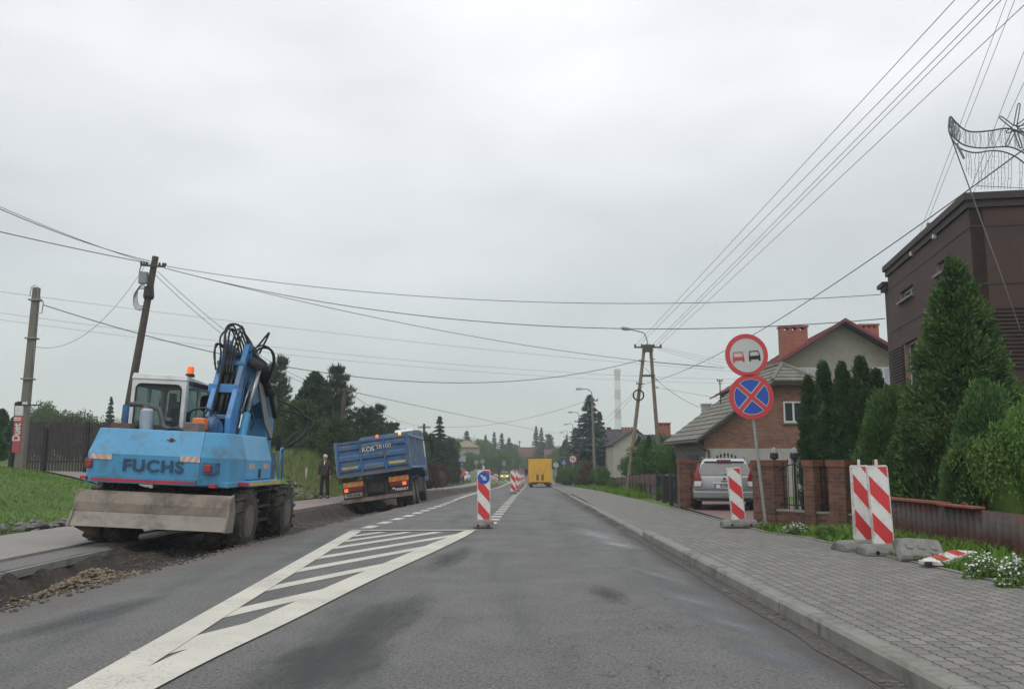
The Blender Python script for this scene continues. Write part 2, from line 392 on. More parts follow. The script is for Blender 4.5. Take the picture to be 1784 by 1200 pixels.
M('skin', (.42, .24, .17), .6, var=.05); M('hair_white', (.62, .60, .57), .8); M('jacket', (.042, .036, .032), .8, var=.25, vs=10)
M('trousers', (.012, .014, .022), .85); M('shoes', (.01, .01, .01), .6); M('shirt', (.6, .6, .62), .8); M('orange_vest', (.95, .13, .02), .7); M('work_trousers', (.05, .06, .08), .8)
M('flower_white', (.75, .76, .74), .7); M('stone', (.13, .12, .105), .9, var=.3, vs=5, bmp=.5); M('stone_yellow', (.20, .16, .105), .9, var=.35, vs=5, bmp=.5)
brickm('brick_house', (.15, .06, .04), (.30, .125, .075), (.27, .22, .18), dirt=None)
brickm('brick_wall', (.075, .036, .032), (.22, .095, .05), (.13, .11, .095))
brickm('brick_cap', (.15, .05, .03), (.24, .085, .05), (.12, .09, .07))
brickm('brick_red', (.28, .085, .055), (.36, .12, .08), (.27, .16, .12))
foliage('leaf_thuja', (.016, .052, .021), (.052, .120, .042), (.068, .140, .044), 2.2)
foliage('leaf_thuja_big', (.016, .050, .020), (.068, .140, .045), (.120, .205, .058), 1.6)
foliage('leaf_pine', (.020, .050, .028), (.050, .096, .050), (.065, .115, .055), .6)
foliage('leaf_pine_light', (.03, .065, .026), (.065, .115, .04), (.075, .13, .045), .6)
foliage('leaf_spruce', (.018, .046, .032), (.04, .08, .055), (.05, .095, .06), .5)
foliage('leaf_blue_spruce', (.035, .070, .066), (.075, .125, .118), (.085, .14, .125), .5)
foliage('leaf_broad', (.032, .078, .024), (.075, .155, .045), (.09, .175, .05), .7)
foliage('leaf_bright', (.05, .11, .02), (.11, .21, .045), (.13, .22, .05), .9)
foliage('leaf_olive', (.045, .07, .02), (.09, .12, .035), (.10, .12, .04), .5)
foliage('leaf_red', (.06, .035, .03), (.11, .05, .04), (.08, .05, .03), .9)
foliage('grass_short', (.085, .17, .026), (.15, .27, .045), (.17, .27, .05), .35)
foliage('grass_tall', (.085, .155, .035), (.18, .26, .075), (.29, .28, .14), .35)
# ================================================================ THE SETTING
def surf_mat(name, base_cols, fine=60, fine_amt=.25, big=None, rough=.85, bmpv=.5, bscale=120, extra=None):
    m, t, b = nodes(name); p = coord(t, True)
    n = noise(t, .8, 5, .6, p); c = mix(t, mapr(t, n, .35, .65), base_cols[0], base_cols[1])
    f = noise(t, fine, 3, .7, p); c = mix(t, mapr(t, f, .42, .68, 0, fine_amt * 2), c, base_cols[2])
    f2 = noise(t, fine * .6, 3, .7, mapping(t, p, loc=(3, 7, 1))); c = mix(t, mapr(t, f2, .55, .72, 0, fine_amt * 2.2), c, tuple(x * .45 for x in base_cols[0]))
    if extra: c = extra(t, p, c, b)
    t.links.new(c, b.inputs['Base Color']); b.inputs['Roughness'].default_value = rough
    bump(t, b, noise(t, bscale, 4, .7, p), bmpv, .006)
    MATS[name] = m; return m
def asphalt_extra(t, p, c, b):
    s = N(t, 'ShaderNodeSeparateXYZ'); t.links.new(p, s.inputs[0]); X, Y = s.outputs[0], s.outputs[1]
    st = mapping(t, p, scale=(1.3, .16, 1)); n = noise(t, 1.0, 5, .62, st, .4)
    c = mix(t, mapr(t, n, .50, .66, 0, .55), c, (.052, .056, .055))                                    # darker wheel-worn streaks
    n = noise(t, 1.0, 6, .7, mapping(t, p, scale=(2.2, .5, 1), loc=(4, 2, 0)), .5)
    c = mix(t, mapr(t, n, .57, .75, 0, .5), c, (.118, .122, .118))
    # dust thrown onto the left edge by the digging
    e = math_(t, 'ADD', X, math_(t, 'MULTIPLY', noise(t, .9, 6, .7, mapping(t, p, scale=(1, .35, 1))), 1.3))
    e2 = math_(t, 'SUBTRACT', e, math_(t, 'MULTIPLY', Y, .062))
    c = mix(t, mapr(t, e2, -3.95, -4.6, 0, .9), c, (.118, .103, .086))
    c = mix(t, mapr(t, math_(t, 'ADD', e2, math_(t, 'MULTIPLY', noise(t, 7, 5, .8, p), .6)), -4.25, -4.7, 0, .7), c, (.07, .06, .05))
    # grime along the right kerb
    e3 = math_(t, 'ADD', X, math_(t, 'MULTIPLY', noise(t, 1.6, 6, .75, mapping(t, p, scale=(1, .4, 1))), .35))
    c = mix(t, math_(t, 'MULTIPLY', mapr(t, e3, 2.13, 2.33, 0, .8), mapr(t, Y, 60, 30, 0, 1)), c, (.052, .047, .042))
    # fine cracks on the right half
    v = N(t, 'ShaderNodeTexVoronoi', feature='DISTANCE_TO_EDGE'); v.inputs['Scale'].default_value = 3.4
    wob = N(t, 'ShaderNodeVectorMath', operation='ADD'); t.links.new(p, wob.inputs[0])
    nn = N(t, 'ShaderNodeTexNoise'); nn.inputs['Scale'].default_value = 5; t.links.new(p, nn.inputs['Vector'])
    sc_ = N(t, 'ShaderNodeVectorMath', operation='SCALE'); t.links.new(nn.outputs['Color'], sc_.inputs[0]); sc_.inputs[3].default_value = .25
    t.links.new(sc_.outputs[0], wob.inputs[1]); t.links.new(wob.outputs[0], v.inputs['Vector'])
    crack = mapr(t, v.outputs['Distance'], .006, .022, 1, 0)
    msk = mapr(t, noise(t, .45, 4, .6, mapping(t, p, loc=(2.6, 1, 0))), .48, .60, 0, .9)
    msk = math_(t, 'MULTIPLY', msk, mapr(t, X, .2, 1.0, .15, 1))
    c = mix(t, math_(t, 'MULTIPLY', crack, msk), c, (.022, .022, .022))
    t.links.new(mapr(t, noise(t, 1.2, 4, .6, p), .3, .7, .62, .9), b.inputs['Roughness'])
    return c
surf_mat('asphalt', [(.074, .077, .073), (.087, .090, .084), (.21, .21, .195)], 48, .5, extra=asphalt_extra)
surf_mat('walk', [(.225, .215, .195), (.265, .25, .225), (.31, .295, .265)], 40, .25)
surf_mat('walk_pink', [(.20, .165, .155), (.235, .195, .18), (.26, .22, .2)], 30, .2)
surf_mat('path_kerb', [(.13, .13, .125), (.15, .15, .14), (.2, .2, .19)], 40, .2)
def pavers(name, c1, c2, mort, bw, bh, rot=0.0, offset=.5, wob=.0):
    m, t, b = nodes(name); p = coord(t, True)
    v = mapping(t, p, rot=(0, 0, rot))
    if wob:
        # zig-zag edged interlocking pavers
        s = N(t, 'ShaderNodeSeparateXYZ'); t.links.new(v, s.inputs[0])
        z = math_(t, 'PINGPONG', math_(t, 'ADD', s.outputs[0], 50), bw / 4)
        z2 = math_(t, 'MULTIPLY', z, wob); y2 = math_(t, 'ADD', s.outputs[1], z2)
        cb = N(t, 'ShaderNodeCombineXYZ'); t.links.new(s.outputs[0], cb.inputs[0]); t.links.new(y2, cb.inputs[1]); v = cb.outputs[0]
    br = N(t, 'ShaderNodeTexBrick'); t.links.new(v, br.inputs[0]); br.offset = offset
    br.inputs['Color1'].default_value = (*c1, 1); br.inputs['Color2'].default_value = (*c2, 1); br.inputs['Mortar'].default_value = (*mort, 1)
    br.inputs['Scale'].default_value = 1; br.inputs['Brick Width'].default_value = bw; br.inputs['Row Height'].default_value = bh
    br.inputs['Mortar Size'].default_value = .009; br.inputs['Mortar Smooth'].default_value = .3
    c = mix(t, mapr(t, noise(t, .7, 6, .65, p), .4, .7, 0, .45), br.outputs[0], tuple(x * .72 for x in c1))
    c = mix(t, mapr(t, noise(t, 90, 3, .7, p), .45, .7, 0, .4), c, tuple(x * 1.35 for x in c2))
    c = mix(t, mapr(t, noise(t, 2.6, 7, .75, p), .56, .72, 0, .6), c, tuple(x * .5 for x in c1))
    t.links.new(c, b.inputs['Base Color']); b.inputs['Roughness'].default_value = .85
    mh = math_(t, 'ADD', math_(t, 'MULTIPLY', br.outputs['Fac'], -1.0), math_(t, 'MULTIPLY', noise(t, 80, 3, .6, p), .25))
    bump(t, b, mh, .8, .006); MATS[name] = m; return m
pavers('pavers_grey', (.152, .150, .132), (.225, .220, .196), (.036, .035, .030), .20, .125, R(90), .5, .35)
pavers('pavers_pink', (.19, .125, .115), (.23, .155, .14), (.09, .07, .065), .20, .10, R(20))
def ground_mat():
    m, t, b = nodes('ground'); p = coord(t, True)
    a = N(t, 'ShaderNodeAttribute'); a.attribute_name = 'soil'
    g = mix(t, mapr(t, noise(t, .5, 6, .65, p), .35, .65), (.065, .12, .022), (.12, .20, .042))
    g = mix(t, mapr(t, noise(t, 14, 4, .7, p), .5, .75, 0, .6), g, (.03, .05, .015))
    s = mix(t, mapr(t, noise(t, 1.6, 7, .7, p), .35, .65), (.032, .027, .023), (.070, .058, .045))
    s = mix(t, mapr(t, noise(t, 16, 6, .8, p), .52, .66, 0, .8), s, (.17, .145, .115))
    s = mix(t, mapr(t, noise(t, 9, 6, .8, mapping(t, p, loc=(5, 5, 5))), .52, .7, 0, .8), s, (.028, .024, .021))
    n = noise(t, 3, 5, .7, p)
    f = math_(t, 'ADD', a.outputs['Fac'], math_(t, 'MULTIPLY', math_(t, 'SUBTRACT', n, .5), .7))
    c = mix(t, mapr(t, f, .4, .6), g, s); t.links.new(c, b.inputs['Base Color']); b.inputs['Roughness'].default_value = .95
    bump(t, b, noise(t, 22, 8, .75, p), .9, .05); MATS['ground'] = m; return m
ground_mat()
# ---- ground: one sheet to the horizon
xs = np.unique(np.concatenate([np.arange(-900, -60, 25), np.arange(-60, -24, 2), np.arange(-24, -9.5, .5), np.arange(-9.5, -1.0, .08), np.arange(-1, 2, .5), np.arange(2, 12, .18), np.arange(12, 30, 1), np.arange(30, 60, 3), np.arange(60, 901, 25)]))
ys = np.unique(np.concatenate([np.arange(-60, 3, 3), np.arange(3, 20, .12), np.arange(20, 45, .25), np.arange(45, 120, .8), np.arange(120, 320, 5), np.arange(320, 1501, 25)]))
XX, YY = np.meshgrid(xs, ys); ZZ = hgt(XX, YY)
roadm = (XX > lx(YY) + .35) & (XX < kx(YY) + .2)
V = np.stack([XX.ravel(), YY.ravel(), ZZ.ravel()], 1)
nx, ny = len(xs), len(ys)
I = (np.arange(ny - 1)[:, None] * nx + np.arange(nx - 1)[None, :]).ravel()
F = np.stack([I, I + 1, I + nx + 1, I + nx], 1)
gr = mesh_np('ground', V, F, MATS['ground'], smooth=True)
soil = ((XX > wn(YY) - .5) & (XX < lx(YY) + .6) & (YY < 118)).astype(float)
soil = np.maximum(soil, ((XX > wf(YY) - .5) & (XX < wn(YY)) & (YY < 150)) * .75)
soil = np.maximum(soil, ((XX > pr(YY) - .1) & (XX < pr(YY) + .35) & (YY < 26)) * .5)
soil = np.maximum(soil, ((XX > 6.3) & (XX < 16) & (YY < 27)) * .9)
at_ = gr.data.attributes.new('soil', 'FLOAT', 'POINT'); at_.data.foreach_set('value', soil.ravel().astype(np.float32))
tag(gr, kind='structure')
# ---- strips that follow the road
def ylist(y0, y1):
    a = [y for y in np.concatenate([np.arange(-20, 40, .5), np.arange(40, 130, 1.5), np.arange(130, 420, 6)]) if y0 < y < y1]
    return [y0] + a + [y1]
def strip(name, xl, xr, zoff, y0, y1, mat, skirt=0, nxs=6, wob=0, kind='structure', parent=None):
    yl = ylist(y0, y1); b = MB(); vs = []; fs = []
    for y in yl:
        a, c = float(xl(y)), float(xr(y))
        z = float(zoff(y)) if callable(zoff) else zoff
        z += float(gz(y))
        if wob: a += wob * float(vnoise(y, 0, .7, 3)) + wob * .5 * float(vnoise(y, 0, .25, 8))
        row = [(a + (c - a) * i / nxs, y, z) for i in range(nxs + 1)]
        if skirt: row = [(a + .02, y, z - skirt)] + row + [(c, y, z - skirt)]
        vs += row
    k = len(vs) // len(yl)
    for j in range(len(yl) - 1):
        for i in range(k - 1): fs.append((j * k + i, j * k + i + 1, (j + 1) * k + i + 1, (j + 1) * k + i))
    b.add(vs, fs)
    o = b.build(name, mat, parent, fixn=False)
    if kind: tag(o, kind=kind)
    return o
strip('road', lx, kx, 0.0, -20, 420, MATS['asphalt'], skirt=.14, wob=.16)
# left walkway: concrete, then pinkish pavers
wk = lambda y: wn(y) - np.interp(y, [20, 25], [.62, 0])
strip('walkway', wf, wk, .05, -20, 24.0, MATS['walk'], skirt=.2)
strip('walkway', wf, wk, .05, 24.0, 60, MATS['walk_pink'], skirt=.2)
strip('walkway', wf, lambda y: wn(y) - .0, .05, 60, 400, MATS['walk'], skirt=.2)
strip('walkway_edge', wk, lambda y: wn(y) - .04 + .10 * float(vnoise(y, 0, .6, 5)), .012, -20, 24, MATS['path_kerb'], skirt=.05)
strip('walkway_kerb', lambda y: wn(y) - .03, lambda y: wn(y) + .04, .005, 10.5, 14.5, MATS['kerbstone'], skirt=.1)
# right pavement, kerb
kw = .15
strip('pavement', lambda y: kx(y) + kw + .004, pr, ph, -20, 33, MATS['pavers_grey'], skirt=.2, nxs=10)
strip('pavement', lambda y: kx(y) + kw + .004, pr, ph, 33, 400, MATS['pavers_grey'], skirt=.2)
strip('pavement_edging', lambda y: pr(y) + .006, lambda y: pr(y) + .07, lambda y: float(ph(y)) + .018, -20, 26, MATS['kerbstone'], skirt=.2)
def kerb_run(y0, y1, top, name='kerb'):
    b = MB(); y = y0
    while y < y1:
        L = 1.0 if y < 60 else 4.0
        ya, yb = y + .006, y + L - .006
        dj = random.uniform(-.004, .004)
        P = []
        for yy in (ya, yb):
            x = float(kx(yy)) + dj; z = float(gz(yy)); t = float(top(yy)) + random.uniform(-.003, .003)
            P.append([(x, yy, z - .15), (x, yy, z + t - .025), (x + .025, yy, z + t), (x + kw, yy, z + t), (x + kw, yy, z - .15)])
        b.loft(P); y += L
    return tag(b.build(name, MATS['kerbstone'], fixn=True), kind='structure')
kerb_run(-3, 15.2, lambda y: .125)
kerb_run(15.2, 40, lambda y: .05); kerb_run(40, 300, lambda y: .09)
# gutter setts and dirt beside the kerb
surf_mat('gutter', [(.042, .038, .034), (.06, .055, .05), (.14, .13, .115)], 22, .4)
strip('gutter', lambda y: kx(y) - .20, lambda y: kx(y) - .003, .005, 1, 45, MATS['gutter'], wob=.06, nxs=3)
b = MB()
for i in range(420):
    y = 2.5 + 26 * (i / 420) + random.uniform(0, .03)
    if vnoise(y, 0, .5, 11) < .10 or random.random() < .25: continue
    for k in range(2):
        x = float(kx(y)) - .05 - .085 * k; s = random.uniform(.6, 1)
        b.box(x - .032 * s, x + .032 * s, y - .022 * s, y + .022 * s, .0, .009 + random.uniform(0, .003))
tag(b.build('gutter_setts', M('sett', (.13, .12, .105), .9, var=.35, vs=9)), kind='structure')
# driveways
def sheet(name, poly, zf, mat, n=14):
    """bilinear sheet over a quad of (x, y)"""
    b = MB(); A, B, C, D = [Vector((*p, 0)) for p in poly]; vs = []; fs = []
    for j in range(n + 1):
        for i in range(n + 1):
            p = A.lerp(B, i / n).lerp(D.lerp(C, i / n), j / n); vs.append((p.x, p.y, zf(p.x, p.y)))
    for j in range(n):
        for i in range(n): q = j * (n + 1) + i; fs.append((q, q + 1, q + n + 2, q + n + 1))
    return tag(b.add(vs, fs).build(name, mat, fixn=False), kind='structure')
sheet('driveway', [(-24, 32.0), (wf(27), 25.5), (wf(33.5), 31), (-24, 36)], lambda x, y: float(hgt(x, y)) + .05, MATS['walk_pink'], 40)
sheet('driveway', [(float(pr(16.8)) + .075, 17.3), (5.75, 18.2), (12, 35), (5.3, 35)], lambda x, y: float(gz(y)) + .062, MATS['pavers_pink'], 12)
# ---- painted markings
def paint_mat():
    m, t, b = nodes('paint'); p = coord(t, True)
    c = mix(t, mapr(t, noise(t, .9, 5, .6, p), .35, .7), (.60, .59, .50), (.50, .49, .42))
    f = math_(t, 'ADD', noise(t, 45, 4, .75, p), math_(t, 'MULTIPLY', noise(t, 1.3, 4, .6, p), .5))
    c = mix(t, mapr(t, f, .80, .98, 0, .85), c, (.16, .16, .15))
    t.links.new(c, b.inputs['Base Color']); b.inputs['Roughness'].default_value = .7
    bump(t, b, noise(t, 100, 3, .7, p), .3, .005); MATS['paint'] = m
paint_mat()
def g3(x, y, dz=0): return (x, y, float(gz(y)) + dz)
ol = lambda y: np.interp(y, [4, 17.4], [-2.60, -3.22])                                  # outer edge, left line of the island
orr = lambda y: np.interp(y, [3.5, 4.93, 6, 7.44, 10.07, 13.4, 16.1, 17.6], [-2.26, -2.16, -2.10, -1.90, -1.62, -1.17, -.84, -.72])
orr_s = lambda y: float(np.mean([orr(y + d) for d in (-.6, -.3, 0, .3, .6)]))
b = MB()
def ribbon(b, fa, fb, y0, y1, z, n=30):
    vs = []; 
    for i in range(n + 1):
        y = y0 + (y1 - y0) * i / n; vs += [g3(float(fa(y)), y, z), g3(float(fb(y)), y, z)]
    b.add(vs, [(2 * i, 2 * i + 1, 2 * i + 3, 2 * i + 2) for i in range(n)])
lw = lambda y: float(np.interp(y, [4, 8, 17], [.30, .25, .24]))
ribbon(b, ol, lambda y: ol(y) + lw(y), 3.4, 17.4, .008)
ribbon(b, lambda y: orr_s(y) - float(np.interp(y, [4, 8, 15, 17.6], [.30, .34, .34, .2])), orr_s, 3.4, 17.6, .012)
b.add([g3(-3.2, 17.4, .016), g3(-.70, 17.5, .016), g3(-.70, 17.66, .016), g3(-3.2, 17.56, .016)], [(0, 1, 2, 3)])
dirx, diry = .40, .917
for y0, wd in [(6.35, .30), (7.75, .24), (9.3, .21), (10.85, .21), (12.3, .20), (13.75, .20), (14.95, .18), (16.0, .16)]:
    x0 = float(ol(y0)) + .1
    # march to the right-hand line
    t = 0
    while t < 9:
        x, y = x0 + dirx * t, y0 + diry * t
        if x > orr_s(y) - .16 or y > 17.2: break
        t += .02
    nxv, nyv = diry * wd / 2, -dirx * wd / 2
    b.add([g3(x0 - nxv, y0 - nyv, .004), g3(x0 + nxv, y0 + nyv, .004), g3(x + nxv, y + nyv, .004), g3(x - nxv, y - nyv, .004)], [(0, 1, 2, 3)])
ribbon(b, ol, lambda y: orr_s(y) - .1, 3.4, 5.3, .0045)
el = lambda y: float(np.interp(y, [17.4, 23, 29, 60, 125, 400], [-3.22, -2.75, -2.45, -1.75, -.35, -9]))
y = 18.2
while y < 34:
    ribbon(b, el, lambda q: el(q) + .24, y, y + .75, .006, 2); y += 1.35
ribbon(b, el, lambda q: el(q) + .16, 34, 160, .006, 60)
cl = lambda y: float(np.interp(y, [17.5, 22.9, 34, 50, 81, 120, 150], [-.68, -.50, -.17, .25, 1.05, 1.9, 2.2]))
y = 18.4
while y < 100:
    ribbon(b, cl, lambda q: cl(q) + .26, y, y + .55, .006, 2); y += 1.2
tag(b.build('road_marking', MATS['paint'], fixn=False), kind='structure')
# ---- stains and repaired streaks in the asphalt
def decal(name, cx, cy, rx, ry, rot, colr, strength=.8, ns=2.5, rough=.8, z=.0025):
    key = name + str(colr)
    if key not in MATS:
        m, t, b = nodes(key); v = coord(t)
        ln = N(t, 'ShaderNodeVectorMath', operation='LENGTH'); t.links.new(v, ln.inputs[0])
        n = noise(t, ns, 9, .78, v, .6); n2 = noise(t, 55, 3, .7, coord(t, True))
        a = math_(t, 'ADD', math_(t, 'SUBTRACT', 1.0, ln.outputs['Value']), math_(t, 'MULTIPLY', math_(t, 'SUBTRACT', n, .5), 1.5))
        a = mapr(t, a, .05, .95, 0, strength); a = math_(t, 'MULTIPLY', a, mapr(t, n2, .3, .6, .55, 1)); a = math_(t, 'MULTIPLY', a, mapr(t, ln.outputs['Value'], .8, 1, 1, 0))
        t.links.new(mix(t, n2, colr, tuple(x * 1.35 for x in colr)), b.inputs['Base Color']); b.inputs['Roughness'].default_value = rough
        t.links.new(a, b.inputs['Alpha']); MATS[key] = m
    n = 12; b = MB(); vs = []; fs = []
    for j in range(n + 1):
        for i in range(n + 1): vs.append((-1 + 2 * i / n, -1 + 2 * j / n, 0))
    for j in range(n):
        for i in range(n): q = j * (n + 1) + i; fs.append((q, q + 1, q + n + 2, q + n + 1))
    o = b.add(vs, fs).build(name, MATS[key], fixn=False)
    o.location = (cx, cy, z); o.scale = (rx, ry, 1); o.rotation_euler = (0, 0, rot); tag(o, kind='structure'); return o
DZ = [.0018]
def dpx(u, v, *a, **k):
    p = GP(u, v); DZ[0] += .0002; return decal('road_stain', p.x, p.y, *a, z=DZ[0], **k)
dpx(1040, 932, .45, 2.6, R(8), (.24, .25, .25), strength=.95)
dpx(1075, 948, .30, 1.2, R(14), (.27, .28, .28), strength=1.0)
dpx(1140, 1000, .16, 1.7, R(14), (.20, .21, .22), strength=.75)
dpx(1205, 1045, .22, 1.2, R(16), (.20, .21, .22), strength=.8)
dpx(1270, 1085, .22, 1.1, R(16), (.16, .17, .185), strength=.85)
dpx(1340, 1140, .28, .8, R(15), (.145, .155, .17), strength=.75)
dpx(655, 1085, .42, 2.0, R(-9), (.048, .050, .049), strength=.8)
dpx(560, 1160, .50, 1.2, R(-9), (.042, .044, .044), strength=.85)
dpx(785, 972, .30, 1.9, R(-6), (.05, .052, .052), strength=.7)
dpx(1060, 1035, .22, .8, R(5), (.045, .047, .047), strength=.6)
dpx(150, 1075, .3, 1.6, R(-10), (.046, .05, .054), strength=.6)
# ---- loose stones, rubble heap in the trench, verge rubble (uncountable)
def rocks(name, pts, size, mat, lab, cat='rubble', flat=.6):
    V = []; F = []; n = 0
    base = np.array([(1, 0, 0), (-1, 0, 0), (0, 1, 0), (0, -1, 0), (0, 0, 1), (0, 0, -1), (.6, .6, .5), (-.6, .6, .5), (.6, -.6, .5), (-.6, -.6, .5)], float)
    import bmesh
    bm = bmesh.new()
    for q in base: bm.verts.new(q)
    r = bmesh.ops.convex_hull(bm, input=bm.verts); bm.verts.index_update()
    bv = np.array([v.co[:] for v in bm.verts]); bf = [[v.index for v in f.verts] for f in bm.faces]; bm.free()
    tri = np.array([f for f in bf if len(f) == 3])
    for (x, y, z) in pts:
        s = size * rng.uniform(.4, 1.5); a = rng.uniform(0, 6.28); sc = np.array([1, rng.uniform(.6, 1), rng.uniform(.4, .8) * flat / .6])
        q = (bv + rng.normal(0, .24, bv.shape)) * sc * s; c, sn = math.cos(a), math.sin(a)
        q = q @ np.array([[c, -sn, 0], [sn, c, 0], [0, 0, 1]]) + (x, y, z)
        V.append(q); F.append(tri + n); n += len(bv)
    o = mesh_np(name, np.concatenate(V), np.concatenate(F), mat); tag(o, lab, cat, kind='stuff'); return o
pts = []
for i in range(1500):
    a = rng.normal(0, .34); c = rng.normal(0, .62); x = -5.1 + a; y = 10.7 + c
    x = min(x, float(lx(y)) - .03)
    pts.append((x, y, float(hgt(x, y)) + rng.uniform(-.01, .03)))
rocks('rubble_heap', pts, .030, MATS['stone_yellow'], 'yellowish heap of broken stones and clay in the trench by the road edge')
pts = []
for i in range(5200):
    y = rng.uniform(6, 60) if i % 3 == 0 else rng.uniform(6, 24); x = rng.uniform(float(wn(y)) + .3, float(lx(y)) + .15); pts.append((x, y, max(float(hgt(x, y)), -.5) + .01 if x < lx(y) - .1 else float(gz(y)) + .01))
rocks('trench_stones', pts, .018, MATS['stone'], 'loose stones and clods scattered along the dug trench')
pts = []
for i in range(150):
    y = rng.uniform(16.6, 20.5); x = float(wf(y)) + .12 - abs(rng.normal(0, .5)); pts.append((x, y, float(hgt(x, y)) + rng.uniform(0, .07)))
for i in range(70):
    p = GP(rng.uniform(500, 600), rng.uniform(866, 872)); pts.append((p.x, p.y, float(hgt(p.x, p.y)) + rng.uniform(0, .08)))
rocks('rubble_heap', pts, .12, M('stone_grey', (.16, .16, .145), .9, var=.35, vs=5, bmp=.5), 'grey concrete rubble heaped where the lawn meets the walkway')
# ---- grass
def blades(name, X, Y, h, wd, mat, lab, lean=.5, cat='grass', droop=0):
    n = len(X); Z = hgt(X, Y) - .02; a = rng.uniform(0, 2 * np.pi, n); hh = h * rng.uniform(.5, 1.3, n) if np.isscalar(h) else h
    ww = wd * rng.uniform(.6, 1.4, n); lx_ = rng.normal(0, lean, n) * hh; ly_ = rng.normal(0, lean, n) * hh
    P = np.stack([X, Y, Z], 1); d = np.stack([np.cos(a), np.sin(a), 0 * a], 1) * ww[:, None] / 2
    mid = P + np.stack([lx_ * .35, ly_ * .35, hh * .6], 1); top = P + np.stack([lx_, ly_, hh], 1)
    V = np.stack([P - d, P + d, mid + d * .8, top, mid - d * .8], 1).reshape(-1, 3)
    F = (np.arange(n)[:, None] * 5 + np.array([0, 1, 2, 3, 4])[None, :])
    o = mesh_np(name, V, F, mat); tag(o, lab, cat, kind='stuff'); return o
n = 70000; Yg = 9 + 22 * rng.random(n) ** .9; Xg = wf(Yg) - .22 - 15 * rng.random(n) ** 1.1
k = ~((Yg > 25.2 + (Xg + 8) * -.42) & (Yg > 24.8)); Xg, Yg = Xg[k], Yg[k]
blades('lawn_grass', Xg, Yg, .075, .018, MATS['grass_short'], 'short mown green lawn on the mound left of the walkway')
n = 60000; Yg = 33 + 90 * rng.random(n) ** 1.7; Xg = wf(Yg) - .3 - 9 * rng.random(n) ** 1.3
k = ~((Xg < -8.2) & (Yg < 37.5)); Xg, Yg = Xg[k], Yg[k]
bb = np.clip((wf(Yg) - Xg) / 2.5, .35, 1)
blades('tall_grass', Xg, Yg, .58 * bb * rng.uniform(.5, 1.3, len(Xg)), .022, MATS['grass_tall'], 'tall seeding meadow grass on the bank behind the walkway', lean=.28)
n = 26000; Yg = 27 + 110 * rng.random(n) ** 1.5; Xg = pr(Yg) + .05 + 2.6 * rng.random(n) ** 1.3
k = ~((Xg > 4.6) & (Xg < 9) & (Yg < 33)); Xg, Yg = Xg[k], Yg[k]
blades('verge_grass', Xg, Yg, .22 * rng.uniform(.3, 1.4, len(Xg)), .02, MATS['grass_short'], 'green weedy verge between the right pavement and the fences', lean=.4)
n = 16000; Yg = 7.5 + 10.2 * rng.random(n); Xg = pr(Yg) + .09 + 1.3 * rng.random(n) ** 1.2
k = Xg < 6.1; Xg, Yg = Xg[k], Yg[k]
blades('verge_grass', Xg, Yg, .12 * rng.uniform(.3, 1.5, len(Xg)) * np.where(vnoise(Xg, Yg, .4, 9) > -.1, 1, .3), .012, MATS['grass_short'], 'short weedy grass strip beside the grey paved sidewalk near the brick wall', lean=.5)
# ================================================================ STREET THINGS
def text_mesh(txt, size, depth=.004, bold=0, spacing=1.0):
    cu = bpy.data.curves.new('txt', 'FONT'); cu.body = txt; cu.size = size; cu.extrude = depth; cu.offset = bold; cu.align_x = 'CENTER'; cu.align_y = 'CENTER'; cu.space_character = spacing
    o = bpy.data.objects.new('txt', cu); col.objects.link(o); bpy.context.view_layer.update()
    me = bpy.data.meshes.new_from_object(o.evaluated_get(bpy.context.evaluated_depsgraph_get())); bpy.data.objects.remove(o)
    return me
def text(name, txt, size, mat, parent, loc, rot, bold=0, depth=.004, spacing=1.0, sx=1):
    """lettering lies in local XY, faces +Z before rotation"""
    me = text_mesh(txt, size, depth, bold, spacing); me.materials.clear(); me.materials.append(mat)
    o = bpy.data.objects.new(name, me); col.objects.link(o); o.parent = parent; o.location = loc; o.rotation_euler = rot; o.scale = (sx, 1, 1)
    return o
def rrect(x0, x1, z0, z1, r, n=4, y=0, cut=None):
    pts = []
    for cx_, cz_, a0 in ((x1 - r, z0 + r, -90), (x1 - r, z1 - r, 0), (x0 + r, z1 - r, 90), (x0 + r, z0 + r, 180)):
        for i in range(n + 1):
            a = R(a0 + 90 * i / n); pts.append((cx_ + r * math.cos(a), y, cz_ + r * math.sin(a)))
    return pts
def clip_poly(pts, f):
    """keep where f(p) >= 0 (2-D tuples)"""
    outp = []
    for i in range(len(pts)):
        a, b = pts[i], pts[(i + 1) % len(pts)]; fa, fb = f(a), f(b)
        if fa >= 0: outp.append(a)
        if fa * fb < 0: t = fa / (fa - fb); outp.append((a[0] + (b[0] - a[0]) * t, a[1] + (b[1] - a[1]) * t))
    return outp
def stripes(b, W, z0, z1, y, slope, pitch, phase, th=.003):
    """red diagonal stripes within a panel, proud of it; falls to the right"""
    box_ = [(-W, z0), (W, z0), (W, z1), (-W, z1)]
    k = -10
    while k < 20:
        lo = z0 + phase + k * pitch; hi = lo + pitch / 2
        p = clip_poly(box_, lambda q: (q[1] + slope * q[0]) - lo); p = clip_poly(p, lambda q: hi - (q[1] + slope * q[0])) if len(p) > 2 else p
        if len(p) > 2: b.prism([(q[0], y, q[1]) for q in p], (0, -th, 0))
        k += 1
BEACONS = 'red and white striped roadwork beacon boards'
